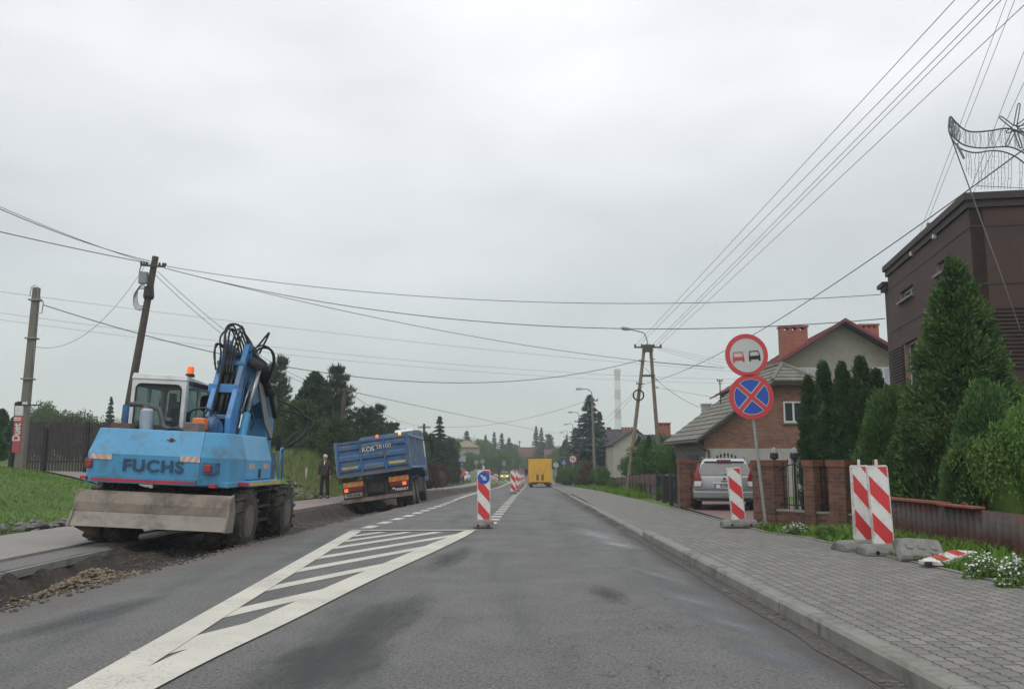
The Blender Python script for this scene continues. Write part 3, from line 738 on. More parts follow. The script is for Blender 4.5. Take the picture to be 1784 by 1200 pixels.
def beacon(loc, label, rz=0, lean=0, tilt=0, base_len=.82, base_w=.40, arrow=False, phase=.16, stub=True, base_rz=0, slope=1.15, base=True):
    e = empty('beacon_board', loc, label, 'roadwork beacon', BEACONS, rz)
    if base:
        b = MB(); P = []
        for q, zt in ((-base_len / 2, .05), (-base_len / 2 + .05, .12), (-base_len * .2, .14), (base_len * .2, .14), (base_len / 2 - .05, .12), (base_len / 2, .05)):
            wv = base_w / 2; P.append([(-wv, q, .0), (wv, q, .0), (wv, q, zt * .7), (wv - .03, q, zt), (-wv + .03, q, zt), (-wv, q, zt * .7)])
        b.loft(P)
        o = b.build('base', MATS['base_rubber'], e, bevel=.012); o.rotation_euler = (0, 0, base_rz)
        b = MB()
        for sx in (-1, 1): MB().lathe([(.028, 0), (.028, .01), (.001, .012)], (sx * base_w * .27, -base_len / 2 - .006 + .0, .045), 'y', 10).build('grip_hole', MATS['black'], o)
    W = .125
    b = MB(); b.prism(rrect(-W - .018, W + .018, .13, 1.19, .035, y=.022), (0, -.044, 0)); bo = b.build('board', MATS['board_rim'], e, bevel=.006)
    bo.rotation_euler = (tilt, lean, 0)
    b = MB(); b.prism(rrect(-W, W, .15, 1.17, .02, y=-.022), (0, -.003, 0)); b.build('panel', MATS['white_board'], bo)
    b = MB(); stripes(b, W - .002, .152, 1.168, -.025, slope, .49, phase); b.build('stripe', MATS['red_board'], bo)
    if stub:
        b = MB(); b.lathe([(.02, 1.18), (.02, 1.26), (.012, 1.27)], (0, 0, 0), 'z', 10); b.build('stub_post', MATS['board_rim'], bo)
    b = MB(); b.box(-.03, .03, -.02, .02, .05, .16); b.build('foot', MATS['dark'], bo)
    if arrow:
        b = MB(); b.lathe([(.128, -.0285), (.128, -.033)], (0, 0, 1.02), 'y', 32); d = b.build('arrow_disc', MATS['blue_sign'], bo)
        b = MB(); A = [(-.085, .012), (-.085, -.016 + .03), (0, .014), (0, .045), (.07, 0), (0, -.045), (0, -.014), (-.085, -.014)]
        A = [(-.085, .018), (.0, .018), (.0, .055), (.085, 0), (.0, -.055), (.0, -.018), (-.085, -.018)]
        c, s = math.cos(R(-42)), math.sin(R(-42))
        b.prism([(x * c - z * s, -.034, 1.02 + x * s + z * c) for x, z in A], (0, -.003, 0)); b.build('arrow', MATS['face_sign'], d)
    return e
PV = lambda y: float(ph(y))
p = GP(843, 918)
beacon((p.x, p.y, p.z + .012), 'beacon board with a blue arrow disc standing at the tip of the hatched island', arrow=True, phase=.0, lean=R(-.4))
p = GP(1288, 914, .1); beacon((p.x, p.y, float(gz(p.y)) + PV(p.y) + .02), 'lone beacon board leaning in front of the silver car', lean=R(-4.2), base_w=.70, base_len=.40, phase=.02, stub=False, slope=1.0)
# two boards on the pavement at the right
p = GP(1505, 958, .12); beacon((p.x, p.y, PV(11) + .0), 'rear board of the two beacons on the sidewalk, half hidden', lean=R(-.3), rz=R(12), phase=.04, base_len=.42, base_w=.78)
p = GP(1541, 966, .12); beacon((p.x, p.y, PV(11) + .0), 'front board of the two beacons on the sidewalk, fully seen', lean=R(-2.0), rz=R(-2), phase=.03, base_len=.44, base_w=.62)
# a fallen board and a loose rubber foot
p = GP(1648, 990, .12); e = beacon((p.x + .1, p.y + .15, .26), 'fallen beacon board lying flat on the verge edge', rz=R(62), tilt=0, base=False, stub=False); e.rotation_euler = (R(-87), R(0), R(-48)); p = GP(1612, 990, .12); e.location = (p.x, p.y, .165)
b = MB(); P = []
for q, zt in ((-.40, .06), (-.36, .13), (-.15, .15), (.15, .15), (.36, .13), (.40, .06)): P.append([(q, -.2, 0), (q, .2, 0), (q, .2, zt * .7), (q, .17, zt), (q, -.17, zt), (q, -.2, zt * .7)])
b.loft(P)
for k in range(3): b.box(-.26 + .2 * k, -.14 + .2 * k, -.05, .05, .14, .165)
lb = b.build('rubber_foot', MATS['base_rubber'], None, bevel=.012); p = GP(1605, 978, .12); lb.location = (p.x + .02, p.y + .1, .20); lb.scale = (.72, .85, .9); lb.rotation_euler = (R(42), R(3), R(-4))
tag(lb, 'loose grey rubber foot propped against the two beacons on the sidewalk', 'beacon foot')
# the far rows
far = [(894, 860, 'nearest board of the beacon row along the centre line behind the arrow board'), (900, 856, 'second board of the beacon row along the centre line'), (904, 851.5, 'third board of the beacon row along the centre line'),
       (908, 847.5, 'fourth board of the beacon row along the centre line'), (911.5, 844, 'last board of the beacon row beside the yellow truck'),
       (866, 841, 'nearer board of the far pair left of the yellow taxi'), (862, 838, 'farther board of the far pair left of the yellow taxi')]
bsrc = None
for i, (u, v, lab) in enumerate(far):
    p = GP(u, v)
    if bsrc is None: bsrc = beacon((p.x, p.y, p.z), lab, phase=.04)
    else:
        c = copy_tree(bsrc); c.location = (p.x, p.y, p.z); c['label'] = lab; c.rotation_euler = (0, 0, random.uniform(-.15, .15))
# ---------------------------------------------------------------- signs
def disc(b, r, y0, y1, z, x=0, n=40): b.lathe([(r, y0), (r, y1)], (x, 0, z), 'y', n)
def ring(b, r0, r1, y0, y1, z, n=40):
    vs = []; fs = []
    for j in range(n):
        t = 2 * math.pi * j / n; c, s = math.cos(t), math.sin(t)
        vs += [(r0 * c, y1, z + r0 * s), (r1 * c, y1, z + r1 * s), (r1 * c, y0, z + r1 * s)]
    for j in range(n):
        k = (j + 1) % n; fs += [(3 * j, 3 * j + 1, 3 * k + 1, 3 * k), (3 * j + 1, 3 * j + 2, 3 * k + 2, 3 * k + 1)]
    b.add(vs, fs)
base = GP(1335, 913, .1); Y = base.y; top = AT(1300, 600, Y)
e = empty('road_sign', base, 'no overtaking and no stopping signs on one leaning grey post', 'road sign')
c1 = AT(1300, 619, Y) - base; c2 = AT(1310, 691, Y) - base; lean = math.atan2(c1.x, c1.z)
e.rotation_euler = (0, lean, R(2)); c1z = c1.length; c2z = c2.length; r1 = 37.5 / 1500 * Y; r2 = 39 / 1500 * Y
MB().tube([(0, .03, -.2), (0, .03, c1z + .1)], .032, 12).build('post', MATS['pole_paint'], e, smooth=True, autosmooth=40)
b = MB(); disc(b, r1, .0, -.02, c1z); d = b.build('no_overtaking_disc', MATS['face_sign'], e)
b = MB(); ring(b, r1 * .80, r1 + .004, .0, -.026, c1z); b.build('red_ring', MATS['red_sign'], d)
def car_icon(mat, nm, cx):
    b = MB(); y = -.022; s = r1
    def P(pts): b.prism([((cx + q[0]) * s, y, c1z + q[1] * s) for q in pts], (0, -.004, 0))
    w_ = .27
    P([(-w_, -.05), (w_, -.05), (w_, -.22), (-w_, -.22)]); P([(-w_, -.222), (-w_ + .09, -.222), (-w_ + .09, -.30), (-w_, -.30)]); P([(w_ - .09, -.222), (w_, -.222), (w_, -.30), (w_ - .09, -.30)])
    P([(-w_, -.049), (-w_ + .05, -.049), (-.18, .14), (-.22, .14)]); P([(w_ - .05, -.049), (w_, -.049), (.22, .14), (.18, .14)]); P([(-.225, .141), (.225, .141), (.21, .185), (-.21, .185)])
    return b.build(nm, mat, d)
car_icon(MATS['red_sign'], 'car_symbol', -.40); car_icon(MATS['black'], 'car_symbol', .36)
b = MB(); disc(b, r2, .0, -.02, c2z); d2 = b.build('no_stopping_disc', MATS['blue_sign'], e)
b = MB(); ring(b, r2 * .80, r2 + .004, .0, -.026, c2z); b.build('red_ring', MATS['red_sign'], d2)
b = MB(); ring(b, r2 * .775, r2 * .80, -.018, -.0235, c2z)
for a in (45, -45):
    c, s = math.cos(R(a)), math.sin(R(a)); L = r2 * .78; w0 = r2 * .125
    b.prism([(x * c - z * s, -.0215 - (.0006 if a > 0 else 0), c2z + x * s + z * c) for x, z in ((-L, -w0), (L, -w0), (L, w0), (-L, w0))], (0, -.002, 0))
b.build('white_edge', MATS['face_sign'], d2)
b = MB()
for a in (45, -45):
    c, s = math.cos(R(a)), math.sin(R(a)); L = r2 * .81; w0 = r2 * .09
    b.prism([(x * c - z * s, -.0245 - (.0006 if a > 0 else 0), c2z + x * s + z * c) for x, z in ((-L, -w0), (L, -w0), (L, w0), (-L, w0))], (0, -.002, 0))
b.build('red_cross', MATS['red_sign'], d2)
def post_to(e, h, r=.035, mat='pole_paint', y=.03): return MB().tube([(0, y, -.2), (0, y, h)], r, 8).build('post', MATS[mat], e)
# far right: no-left-turn disc on a dark board, crossing square, end-of-limit disc
def far_sign(u, v, vb, label, kind, d, r_px, w_px=0):
    c = AT(u, v, d); g = float(gz(d)) + .1; e = empty('road_sign', (c.x, d, g), label, 'road sign'); zc = c.z - g; k = d / 1500
    post_to(e, zc + (r_px * k * .8), .045)
    if kind == 'turn':
        b = MB(); b.box(-w_px * k / 2, w_px * k / 2, -.01, .01, zc - w_px * k / 2, zc + w_px * k / 2); q = b.build('backing_board', M('orange_dark', (.14, .04, .04), .6), e)
        b = MB(); disc(b, r_px * k, -.012, -.02, zc); q = b.build('disc', MATS['face_sign'], e); b = MB(); ring(b, r_px * k * .82, r_px * k + .003, -.012, -.026, zc); b.build('red_ring', MATS['red_sign'], q)
        b = MB(); s = r_px * k
        b.prism([(x * s, -.021, zc + z * s) for x, z in ((.15, -.5), (.35, -.5), (.35, .15), (-.2, .25), (-.15, .42), (-.55, .12), (-.3, -.15), (-.25, .03), (.15, -.02))], (0, -.004, 0)); b.build('arrow', MATS['black'], q)
    if kind == 'crossing':
        s = r_px * k; b = MB(); b.box(-s, s, -.02, .0, zc - s, zc + s); q = b.build('plate', MATS['blue_sign'], e)
        b = MB(); b.prism([(-s * .75, -.021, zc - s * .7), (s * .75, -.021, zc - s * .7), (0, -.021, zc + s * .75)], (0, -.003, 0)); b.build('triangle', MATS['face_sign'], q)
        b = MB(); b.prism([(x * s, -.025, zc + z * s) for x, z in ((-.3, -.55), (-.12, -.5), (0, -.1), (.1, -.5), (.28, -.55), (.1, .05), (.05, .3), (-.08, .3), (-.1, 0))], (0, -.003, 0)); b.build('walker_symbol', MATS['black'], q)
    if kind == 'end':
        b = MB(); disc(b, r_px * k, 0, -.02, zc); q = b.build('disc', MATS['face_sign'], e); b = MB(); s = r_px * k
        b.prism([(x * s, -.021, zc + z * s) for x, z in ((-.45, -.7), (-.25, -.8), (.45, .7), (.25, .8))], (0, -.004, 0)); b.build('black_bar', MATS['black'], q)
    if kind == 'back':
        b = MB(); disc(b, r_px * k, 0, -.02, zc); b.build('disc', MATS['grey_metal'], e)
    if kind == 'tri':
        s = r_px * k; b = MB(); b.prism([(-s, 0, zc - s * .8), (s, 0, zc - s * .8), (0, 0, zc + s)], (0, -.02, 0)); b.build('triangle', MATS['grey_metal'], e)
        b = MB(); b.box(-s, s, -.02, 0, zc - s * 1.9, zc - s); b.build('plate', MATS['grey_metal'], e)
    return e
far_sign(998, 799.5, 840, 'round no turn sign with red rim on a dark board', 'turn', 78, 6.5, 14)
far_sign(982.5, 804.5, 830, 'blue square pedestrian crossing sign beside the right sidewalk', 'crossing', 98, 4.6)
far_sign(968.5, 809.5, 830, 'pale round sign with a black slanted bar beside the yellow truck', 'end', 110, 4.3)
far_sign(829.5, 805, 825, 'round grey sign back, nearer one right of the blue direction sign', 'back', 120, 4.0)
far_sign(840.5, 803.5, 825, 'round grey sign back with a plate under it, left of the yellow taxi', 'back', 128, 4.0)
far_sign(878, 803.5, 825, 'grey triangular sign back far behind the yellow taxi', 'tri', 150, 3.4)
d = 108; c = AT(804, 799, d); g = float(gz(d)) + .2; e = empty('direction_sign', (c.x, d, g), 'pale blue direction board above a blue crossing square behind the white car', 'road sign'); k = d / 1500
post_to(e, c.z - g + .3, .05)
b = MB(); b.box(-7.3 * k, 7.3 * k, -.03, 0, c.z - g - 5 * k, c.z - g + 5 * k); q = b.build('board', M('pale_blue', (.36, .42, .47), .5), e)
b = MB(); s = 3.8 * k; zc = AT(804, 807.5, d).z - g; b.box(-s, s, -.03, 0, zc - s, zc + s); q = b.build('plate', MATS['blue_sign'], e)
b = MB(); b.prism([(-s * .7, -.031, zc - s * .6), (s * .7, -.031, zc - s * .6), (0, -.031, zc + s * .7)], (0, -.003, 0)); b.build('triangle', MATS['face_sign'], q)
# marker post and cabinet by the walking man
p = GP(531, 857, .2); zb = float(hgt(p.x, p.y)); e = empty('marker_post', (p.x, p.y, zb), 'short white marker post in the tall grass left of the walking man', 'marker post')
tp = AT(534, 816, p.y); MB().tube([(0, 0, -.2), (tp.x - p.x, 0, tp.z - zb)], .055, 8).build('post', M('post_cream', (.55, .55, .42), .7), e)
MB().lathe([(.06, 0), (.06, .04), (.02, .07)], (tp.x - p.x, 0, tp.z - zb), n=8).build('cap', MATS['concrete'], e)
d = 47; p = AT(578, 812, d); tag(empty('utility_cabinet', (p.x, d, float(hgt(p.x, d))), ), 'weathered concrete cabinet on the bank behind the walking man', 'cabinet'); e = bpy.context.scene.objects['utility_cabinet']
h = AT(578, 795, d).z - e.location.z
b = MB(); b.box(-.42, .42, -.3, .3, 0, h - .08); b.build('body', MATS['concrete'], e, bevel=.01); b = MB(); b.box(-.5, .5, -.38, .38, h - .08, h); b.build('lid', MATS['concrete'], e, bevel=.01)
b = MB(); b.box(-.3, .3, -.315, -.302, .15, h - .2); b.build('door', MATS['wood_grey'], e)
# ---------------------------------------------------------------- poles
def insul(b, p, s=1.0):
    b.lathe([(.012 * s, -.03 * s), (.035 * s, 0), (.05 * s, .02 * s), (.03 * s, .04 * s), (.045 * s, .06 * s), (.02 * s, .10 * s)], p, 'z', 8)
# wooden leaning pole on the left
Yp = 30.0; tp = AT(271, 447, Yp); bt = AT(207, 800, Yp); zb = float(hgt(bt.x, Yp)); 
dv = (tp - bt) / (tp.z - bt.z); bt = tp - dv * (tp.z - zb)
e = empty('utility_pole', (bt.x, Yp, zb), 'leaning dark wooden pole with a junction box, rising behind the excavator', 'utility pole')
T = tp - bt; MB().tube([-T * .03, T * .5, T], [.145, .13, .11], 12).build('shaft', MATS['pole_wood'], e, smooth=True, autosmooth=50)
b = MB(); q = T * .955; b.bar(q + Vector((-.42, -.12, .02)), q + Vector((.45, -.12, -.04)), .07, .07)
for s in (-.4, -.3, -.2, .25, .38, .46): insul(b, q + Vector((s, -.12, .03 - s * .07)), 1.0)
b.tube([q + Vector((-.4, -.12, -.02)), q + Vector((-.45, -.12, -.2)), q + Vector((-.25, -.1, -.25)), q + Vector((-.1, -.1, -.4))], .02, 6)
b.build('crossarm', MATS['insulator'], e)
b = MB(); q = T * .895; b.box(q.x - .35, q.x - .06, -.28, -.1, q.z - .2, q.z + .22); b.build('junction_box', MATS['grey_metal'], e, bevel=.015)
b = MB(); q = T * .83
for k in range(4): b.tube([q + Vector((-.1 + (-.35 - .06 * k) * math.sin(a) * .7, -.16, .28 - .75 * (a / math.pi) + .15 * math.sin(a * 2) - .05 * k)) for a in np.linspace(0, math.pi, 9)], .014, 5)
b.lathe([(.16, -.1), (.19, 0), (.16, .35)], q + Vector((0, 0, -.1)), 'z', 10); b.build('cable_bundle', MATS['black'], e)
LP = tp.copy(); LPe = e
# concrete pole far left
Yc = 31.0; tp2 = AT(64, 501, Yc); bt2 = AT(42, 735, Yc); dv = (tp2 - bt2) / (tp2.z - bt2.z); zb = float(hgt(bt2.x, Yc)); bt2 = tp2 - dv * (tp2.z - zb); T = tp2 - bt2
e = empty('utility_pole', bt2, 'grey concrete pole with steel hoops at the far left beside the red banner', 'utility pole')
b = MB(); P = []
for t, wx in ((-.02, .155), (1, .115)): 
    c = T * t; P.append([c + Vector((-wx, -wx * .8, 0)), c + Vector((wx, -wx * .8, 0)), c + Vector((wx, wx * .8, 0)), c + Vector((-wx, wx * .8, 0))])
b.loft(P); b.build('shaft', MATS['pole_concrete'], e, bevel=.03)
b = MB()
for t in (.93, .72, .5): c = T * t; b.box(c.x - .19, c.x + .19, -.17, .17, c.z - .025, c.z + .025)
b.tube([T + Vector((-.15, -.14, -.35)), T + Vector((-.12, -.14, -.02)), T + Vector((0, -.14, .06)), T + Vector((.12, -.14, -.02)), T + Vector((.15, -.14, -.5))], .015, 6)
c = T * .93; b.tube([c + Vector((.2, -.1, .1)), c + Vector((.35, -.1, -.1)), c + Vector((.32, -.1, -.5)), c + Vector((.15, -.1, -.5))], .018, 6)
c = T * .7; b.tube([c + Vector((.18, -.15, 0)), c + Vector((.22, -.15, -.8))], .015, 6)
b.build('hoop', MATS['grey_metal'], e)
b = MB(); c = AT(46, 704, Yc) - bt2; b.box(c.x - .16, c.x + .16, -.25, -.22, c.z - .07, c.z + .07); b.build('number_plate', MATS['white'], e)
CP = tp2.copy()
# red banner sign
Yb = 29.0; c = AT(32, 745, Yb); g = float(hgt(c.x, Yb)); e = empty('banner_sign', (c.x, Yb, g), 'tall faded red banner with white script lettering beside the fence', 'sign')
hz0 = AT(32, 788, Yb).z - g; hz1 = AT(32, 724, Yb).z - g; hz2 = AT(32, 707, Yb).z - g; wv = 6.8 / 1500 * Yb
M('banner_red', (.36, .07, .075), .6, var=.08, dirt=(.42, .13, .12), dirt_amt=.3)
b = MB(); b.box(-wv, wv, -.06, .0, hz0, hz1); bn = b.build('banner', MATS['banner_red'], e, bevel=.01)
b = MB(); b.box(-wv, wv, -.06, .0, hz1 + .004, hz2); b.build('white_panel', MATS['white'], e, bevel=.01)
b = MB(); b.box(-wv - .04, -wv, -.03, .03, -.3, hz2 + .12); b.box(-wv - .04, wv + .55, -.03, .03, hz2 + .005, hz2 + .05); b.lathe([(.08, 0), (.08, .1)], (-wv + .1, 0, hz2 + .05), 'z', 8); b.build('frame', MATS['iron'], e)
text('lettering', 'Duet ll', .34, MATS['white'], bn, (0.0, -.068, (hz0 + hz1) / 2 + .16), (R(90), R(-90), 0), bold=.008, sx=.85)
# third dark pole in front of the pines
Y3 = 46.0; tp3 = AT(600, 676, Y3); zb = float(hgt(tp3.x, Y3)); e = empty('utility_pole', (tp3.x - .1, Y3, zb), 'dark wooden pole standing in front of the big pines behind the dump truck', 'utility pole')
T = Vector((.1, 0, tp3.z - zb)); MB().tube([(0, 0, -.3), T], [.135, .11], 10).build('shaft', MATS['pole_wood'], e, smooth=True, autosmooth=50)
b = MB(); b.bar(T + Vector((-.35, -.1, -.12)), T + Vector((.4, -.1, -.1)), .07, .07)
for s in (-.3, .2, .38): insul(b, T + Vector((s, -.1, -.08)))
b.build('crossarm', MATS['insulator'], e)
TP3 = tp3.copy()
# A-shaped pole with street lamp
YA = 50.0; ap = AT(1128, 604, YA); gA = float(gz(YA)) + .1
lA = AT(1099, 815, YA); lB = AT(1146, 790, YA + .5)
e = empty('a_frame_pole', (ap.x, YA, gA), 'two legged wooden pole with a street lamp on top, right of the road', 'utility pole')
O = Vector((ap.x, YA, gA))
def ext(a, c, z): return a + (c - a) * ((a.z - z) / (a.z - c.z))
fa, fb = ext(ap, lA, gA - .3) - O, ext(ap, lB, gA - .3) - O; A0 = ap - O
MB().tube([fa, A0 + Vector((-.18, 0, 0))], [.125, .095], 10).build('leg', MATS['pole_wood_light'], e, smooth=True, autosmooth=50)
MB().tube([fb, A0 + Vector((.18, 0, 0))], [.125, .095], 10).build('leg', MATS['pole_wood_light'], e, smooth=True, autosmooth=50)
b = MB(); b.bar(A0 + Vector((-.8, -.15, -.05)), A0 + Vector((.8, -.15, -.05)), .09, .09); b.box(A0.x - .3, A0.x + .3, -.2, .2, A0.z - .3, A0.z + .1)
for s in (-.75, -.35, .35, .75, .1, -.1): insul(b, A0 + Vector((s, -.15, 0)), 1.4)
b.bar(A0 + Vector((-.35, 0, -1.7)), A0 + Vector((.4, 0, -1.7)), .08, .12)
b.build('crossarm', MATS['insulator'], e)
b = MB(); L0 = AT(1126, 588, YA) - O; L1 = AT(1122, 580, YA) - O; L2 = AT(1112, 577, YA) - O; L3 = AT(1098, 574, YA) - O
b.tube([A0 + Vector((0, -.05, -.3)), A0 + Vector((0, -.05, .2)), L0, L1, L2, L3], .035, 8); b.build('lamp_arm', MATS['grey_metal'], e, smooth=True)
b = MB(); c = AT(1091, 573, YA) - O; b.loft([[(c.x + dx, -w_, c.z + dz - h_ ), (c.x + dx, w_, c.z + dz - h_), (c.x + dx, w_ * .7, c.z + dz + h_), (c.x + dx, -w_ * .7, c.z + dz + h_)] for dx, dz, w_, h_ in ((-.30, .06, .05, .04), (-.2, .04, .13, .09), (.05, 0, .13, .09), (.27, -.02, .05, .04))])
b.build('lamp_head', M('lamp_grey', (.30, .33, .32), .5), e, smooth=True, autosmooth=60, bevel=.01)
b = MB(); q = AT(1111, 689, YA) - O; b.lathe([(.26, -.04), (.34, -.04), (.34, .04), (.26, .04)], (q.x, -.3, q.z), 'y', 18, close=True); b.build('cable_coil', MATS['black'], e)
b = MB()
for vv in (630, 669): q = AT(1122 if vv == 630 else 1117, vv, YA) - O; b.bar(q + Vector((-.3, -.2, 0)), q + Vector((.15, -.2, 0)), .05, .05); insul(b, q + Vector((-.28, -.2, 0)))
for vv in (626, 661, 675): q = AT(1136 + (vv - 626) * .12, vv, YA) - O; b.bar(q + Vector((0, -.1, 0)), q + Vector((.15, -.1, 0)), .05, .05)
b.build('bracket', MATS['insulator'], e)
AP = ap.copy()
# concrete lamp posts down the right side
def lamp_post(ub, ut, vt, ulamp, vlamp, d, label, arms=True, vb=None):
    tpp = AT(ut, vt, d); g = float(gz(d)) + .1; bb_ = AT(ub, vb or 830, d); e = empty('street_lamp', (bb_.x, d, g), label, 'street lamp', 'concrete street lamps on the right'); T = Vector((tpp.x - bb_.x, 0, tpp.z - g))
    MB().tube([(0, 0, -.3), T], [.135, .085], 8).build('post', MATS['pole_concrete'], e, smooth=True, autosmooth=60)
    Lm = AT(ulamp, vlamp, d) - Vector((bb_.x, d, g)); k = d / 1500
    b = MB(); b.tube([T + Vector((0, 0, -.3)), T + Vector((-.02, 0, 9 * k)), T + Vector((-3 * k, 0, 13 * k)), T + Vector((-9 * k, 0, Lm.z - T.z - 2 * k + 2 * k)), Lm + Vector((5 * k, 0, .0))], .045, 6); b.build('arm', MATS['grey_metal'], e, smooth=True)
    b = MB(); b.loft([[(Lm.x + dx, -w_, Lm.z - h_), (Lm.x + dx, w_, Lm.z - h_), (Lm.x + dx, w_ * .6, Lm.z + h_), (Lm.x + dx, -w_ * .6, Lm.z + h_)] for dx, w_, h_ in ((-.3, .05, .04), (-.18, .15, .11), (.12, .13, .09), (.34, .05, .05))]); b.build('lamp_head', MATS['lamp_grey'], e, bevel=.02)
    b = MB(); q = T + Vector((0, 0, -.25)); b.bar(q + Vector((-.5, -.1, 0)), q + Vector((.5, -.1, 0)), .08, .08)
    for s in (-.45, -.2, .2, .45): insul(b, q + Vector((s, -.1, .03)), 1.5)
    b.build('crossarm', MATS['insulator'], e)
    return Vector((tpp.x, d, tpp.z - .25))
LA = lamp_post(1037, 1031, 693, 1009, 677.5, 74, 'nearest tall concrete street lamp, in front of the dark spruce', vb=840)
LB = lamp_post(1010, 1008.5, 731, 994, 718, 100, 'second concrete street lamp along the right sidewalk')
LC = lamp_post(999.5, 998, 750, 986, 739, 130, 'third street lamp, small above the green trees')
LD = lamp_post(990, 989, 762, 978, 753, 160, 'farthest and smallest of the street lamps on the right')
# far poles
for (u, vt, vb, d, lab) in ((739, 738, 800, 95, 'small dark cross topped pole above the conifer hedge behind the dump truck'), (905, 767, 800, 250, 'taller of the two thin far poles left of the yellow truck'), (911, 780, 800, 260, 'shorter of the two thin far poles left of the yellow truck'), (987, 757, 800, 175, 'far A shaped pole between the right hand trees')):
    tpp = AT(u, vt, d); g = float(gz(d)); e = empty('utility_pole', (tpp.x, d, g), lab, 'utility pole'); T = tpp.z - g
    MB().tube([(0, 0, -.3), (0, 0, T)], [.2, .15], 6).build('shaft', MATS['pole_wood'], e)
    MB().bar((-.7, 0, T - .4), (.7, 0, T - .4), .1, .12).build('crossarm', MATS['insulator'], e)
# tall stick on the garage roof, with aerial head
d = 40.0; tpp = AT(1254, 662, d); bq = AT(1256, 715, d); e = empty('roof_aerial', (bq.x, d, bq.z - 1.0), 'thin roof mast with small insulators above the tiled garage roof', 'roof mast')
hh = tpp.z - bq.z + 1.0; MB().tube([(0, 0, 0), (tpp.x - bq.x, 0, hh)], .025, 6).build('mast', MATS['iron'], e)
b = MB(); q = Vector((tpp.x - bq.x, 0, hh)); b.bar(q + Vector((-.12, 0, -.05)), q + Vector((.12, 0, -.05)), .03, .03); b.bar(q + Vector((-.06, 0, -.16)), q + Vector((.1, 0, -.16)), .03, .03)
for s in (-.11, 0, .11): insul(b, q + Vector((s, 0, -.03)), .8)
b.build('insulator_head', MATS['insulator'], e)
# ---------------------------------------------------------------- wires
def wire(pa, pb, sag, r, label, mat='wire', n=36, via=None):
    r *= .78
    pa = Vector(pa); pb = Vector(pb); o = (pa + pb) / 2
    b = MB(); b.tube([pa.lerp(pb, t) - Vector((0, 0, sag * 4 * t * (1 - t))) - o for t in [i / n for i in range(n + 1)]], r, 5)
    w_ = b.build('overhead_wire', MATS[mat], smooth=True); w_.location = o; tag(w_, label, 'overhead wire', 'overhead wires and cables'); return w_
def sagpx(pa, pb, v_mid_u, v_mid):   # sag in metres so that the wire passes pixel (u, v)
    best = None
    for t in np.linspace(.03, .97, 95):
        q = pa.lerp(pb, t); dq = q - Vector((0, 0, H)); f = dq.y * cp + dq.z * spn; u = 892 + 1500 * dq.x / f
        if best is None or abs(u - v_mid_u) < best[0]: best = (abs(u - v_mid_u), t, q)
    _, t, q = best; tgt = AT(v_mid_u, v_mid, q.y); return (q.z - tgt.z) / (4 * t * (1 - t))
def W(a, c, mid, r, lab, mat='wire'):
    pa = AT(*a); pb = AT(*c); wire(pa, pb, sagpx(pa, pb, *mid) if mid else .0, r, lab, mat)
W((262, 455, 30), (-420, 150, 16), (0, 364), .016, 'upper cable from the wooden pole out of the picture to the left')
W((256, 457, 30), (-420, 152, 16.2), (100, 402), .012, 'thin twin cable just under the upper left cable')
W((262, 459, 30), (-420, 300, 16), (0, 403), .018, 'lower cable from the wooden pole out of the picture to the left')
W((290, 464, 30), (1536, 513, 25.5), (900, 525), .014, 'upper long cable crossing the whole road to the brown building')
W((290, 468, 30), (1542, 555, 25.0), (1060, 572), .017, 'lower long cable crossing the whole road to the brown building')
W((286, 467, 30), (1262, 641, 44), (700, 563), .016, 'cable from the wooden pole passing behind the two legged pole to the brick house')
W((75, 531, 31), (1116, 627, 50), (750, 666), .022, 'thick sagging cable from the concrete pole to the two legged pole')
W((62, 604, 31), (251, 466, 30), (115, 601), .010, 'slack thin cable hanging between the concrete pole and the wooden pole')
W((275, 473, 30), (597, 682, 46), (385, 570), .012, 'outer thin cable from the wooden pole down to the pole by the pines')
W((272, 480, 30), (594, 684, 46), (375, 572), .012, 'inner thin cable from the wooden pole down to the pole by the pines')
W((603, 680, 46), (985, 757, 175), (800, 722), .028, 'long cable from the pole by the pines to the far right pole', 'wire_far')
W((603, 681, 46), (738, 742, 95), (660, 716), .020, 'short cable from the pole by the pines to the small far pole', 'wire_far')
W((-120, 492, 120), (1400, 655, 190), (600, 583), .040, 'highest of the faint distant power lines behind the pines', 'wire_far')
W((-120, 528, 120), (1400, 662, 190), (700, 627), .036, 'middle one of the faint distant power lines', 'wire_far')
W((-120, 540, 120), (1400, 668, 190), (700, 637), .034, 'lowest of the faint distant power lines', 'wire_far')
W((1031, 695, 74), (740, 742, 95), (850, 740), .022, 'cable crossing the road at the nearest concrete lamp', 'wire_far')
for i, (u0, u1, v1, nm) in enumerate(((1107, 1660, 0, 'first'), (1113, 1703, 0, 'second'), (1136, 1727, 0, 'third'), (1142, 1741, 0, 'fourth'), (1149, 1790, 0, 'fifth'))):
    a = AT(u0, 602, 50); q = AT(u1, v1, 15.5); e_ = a + (q - a) * 1.45
    wire(a, e_, .05, .0105, nm + ' wire from the left in the steep bundle above the brick house')
a = AT(1122, 669, 50); q = AT(1784, 196, 15.0); e_ = a + (q - a) * 1.25; wire(a, e_, sagpx(a, e_, 1350, 560), .016, 'thicker sagging cable from the two legged pole past the star decoration')
for i, (u0, v0, u1, v1, nm) in enumerate(((1600, 412, 1754, 0, 'left'), (1606, 412, 1768, 0, 'right'))):
    a = AT(u0, v0, 22.5); q = AT(u1, v1, 14); e_ = a + (q - a) * 1.3; wire(a, e_, .0, .0065, nm + ' one of two thin wires rising from the roof edge of the brown building', 'wire_far')
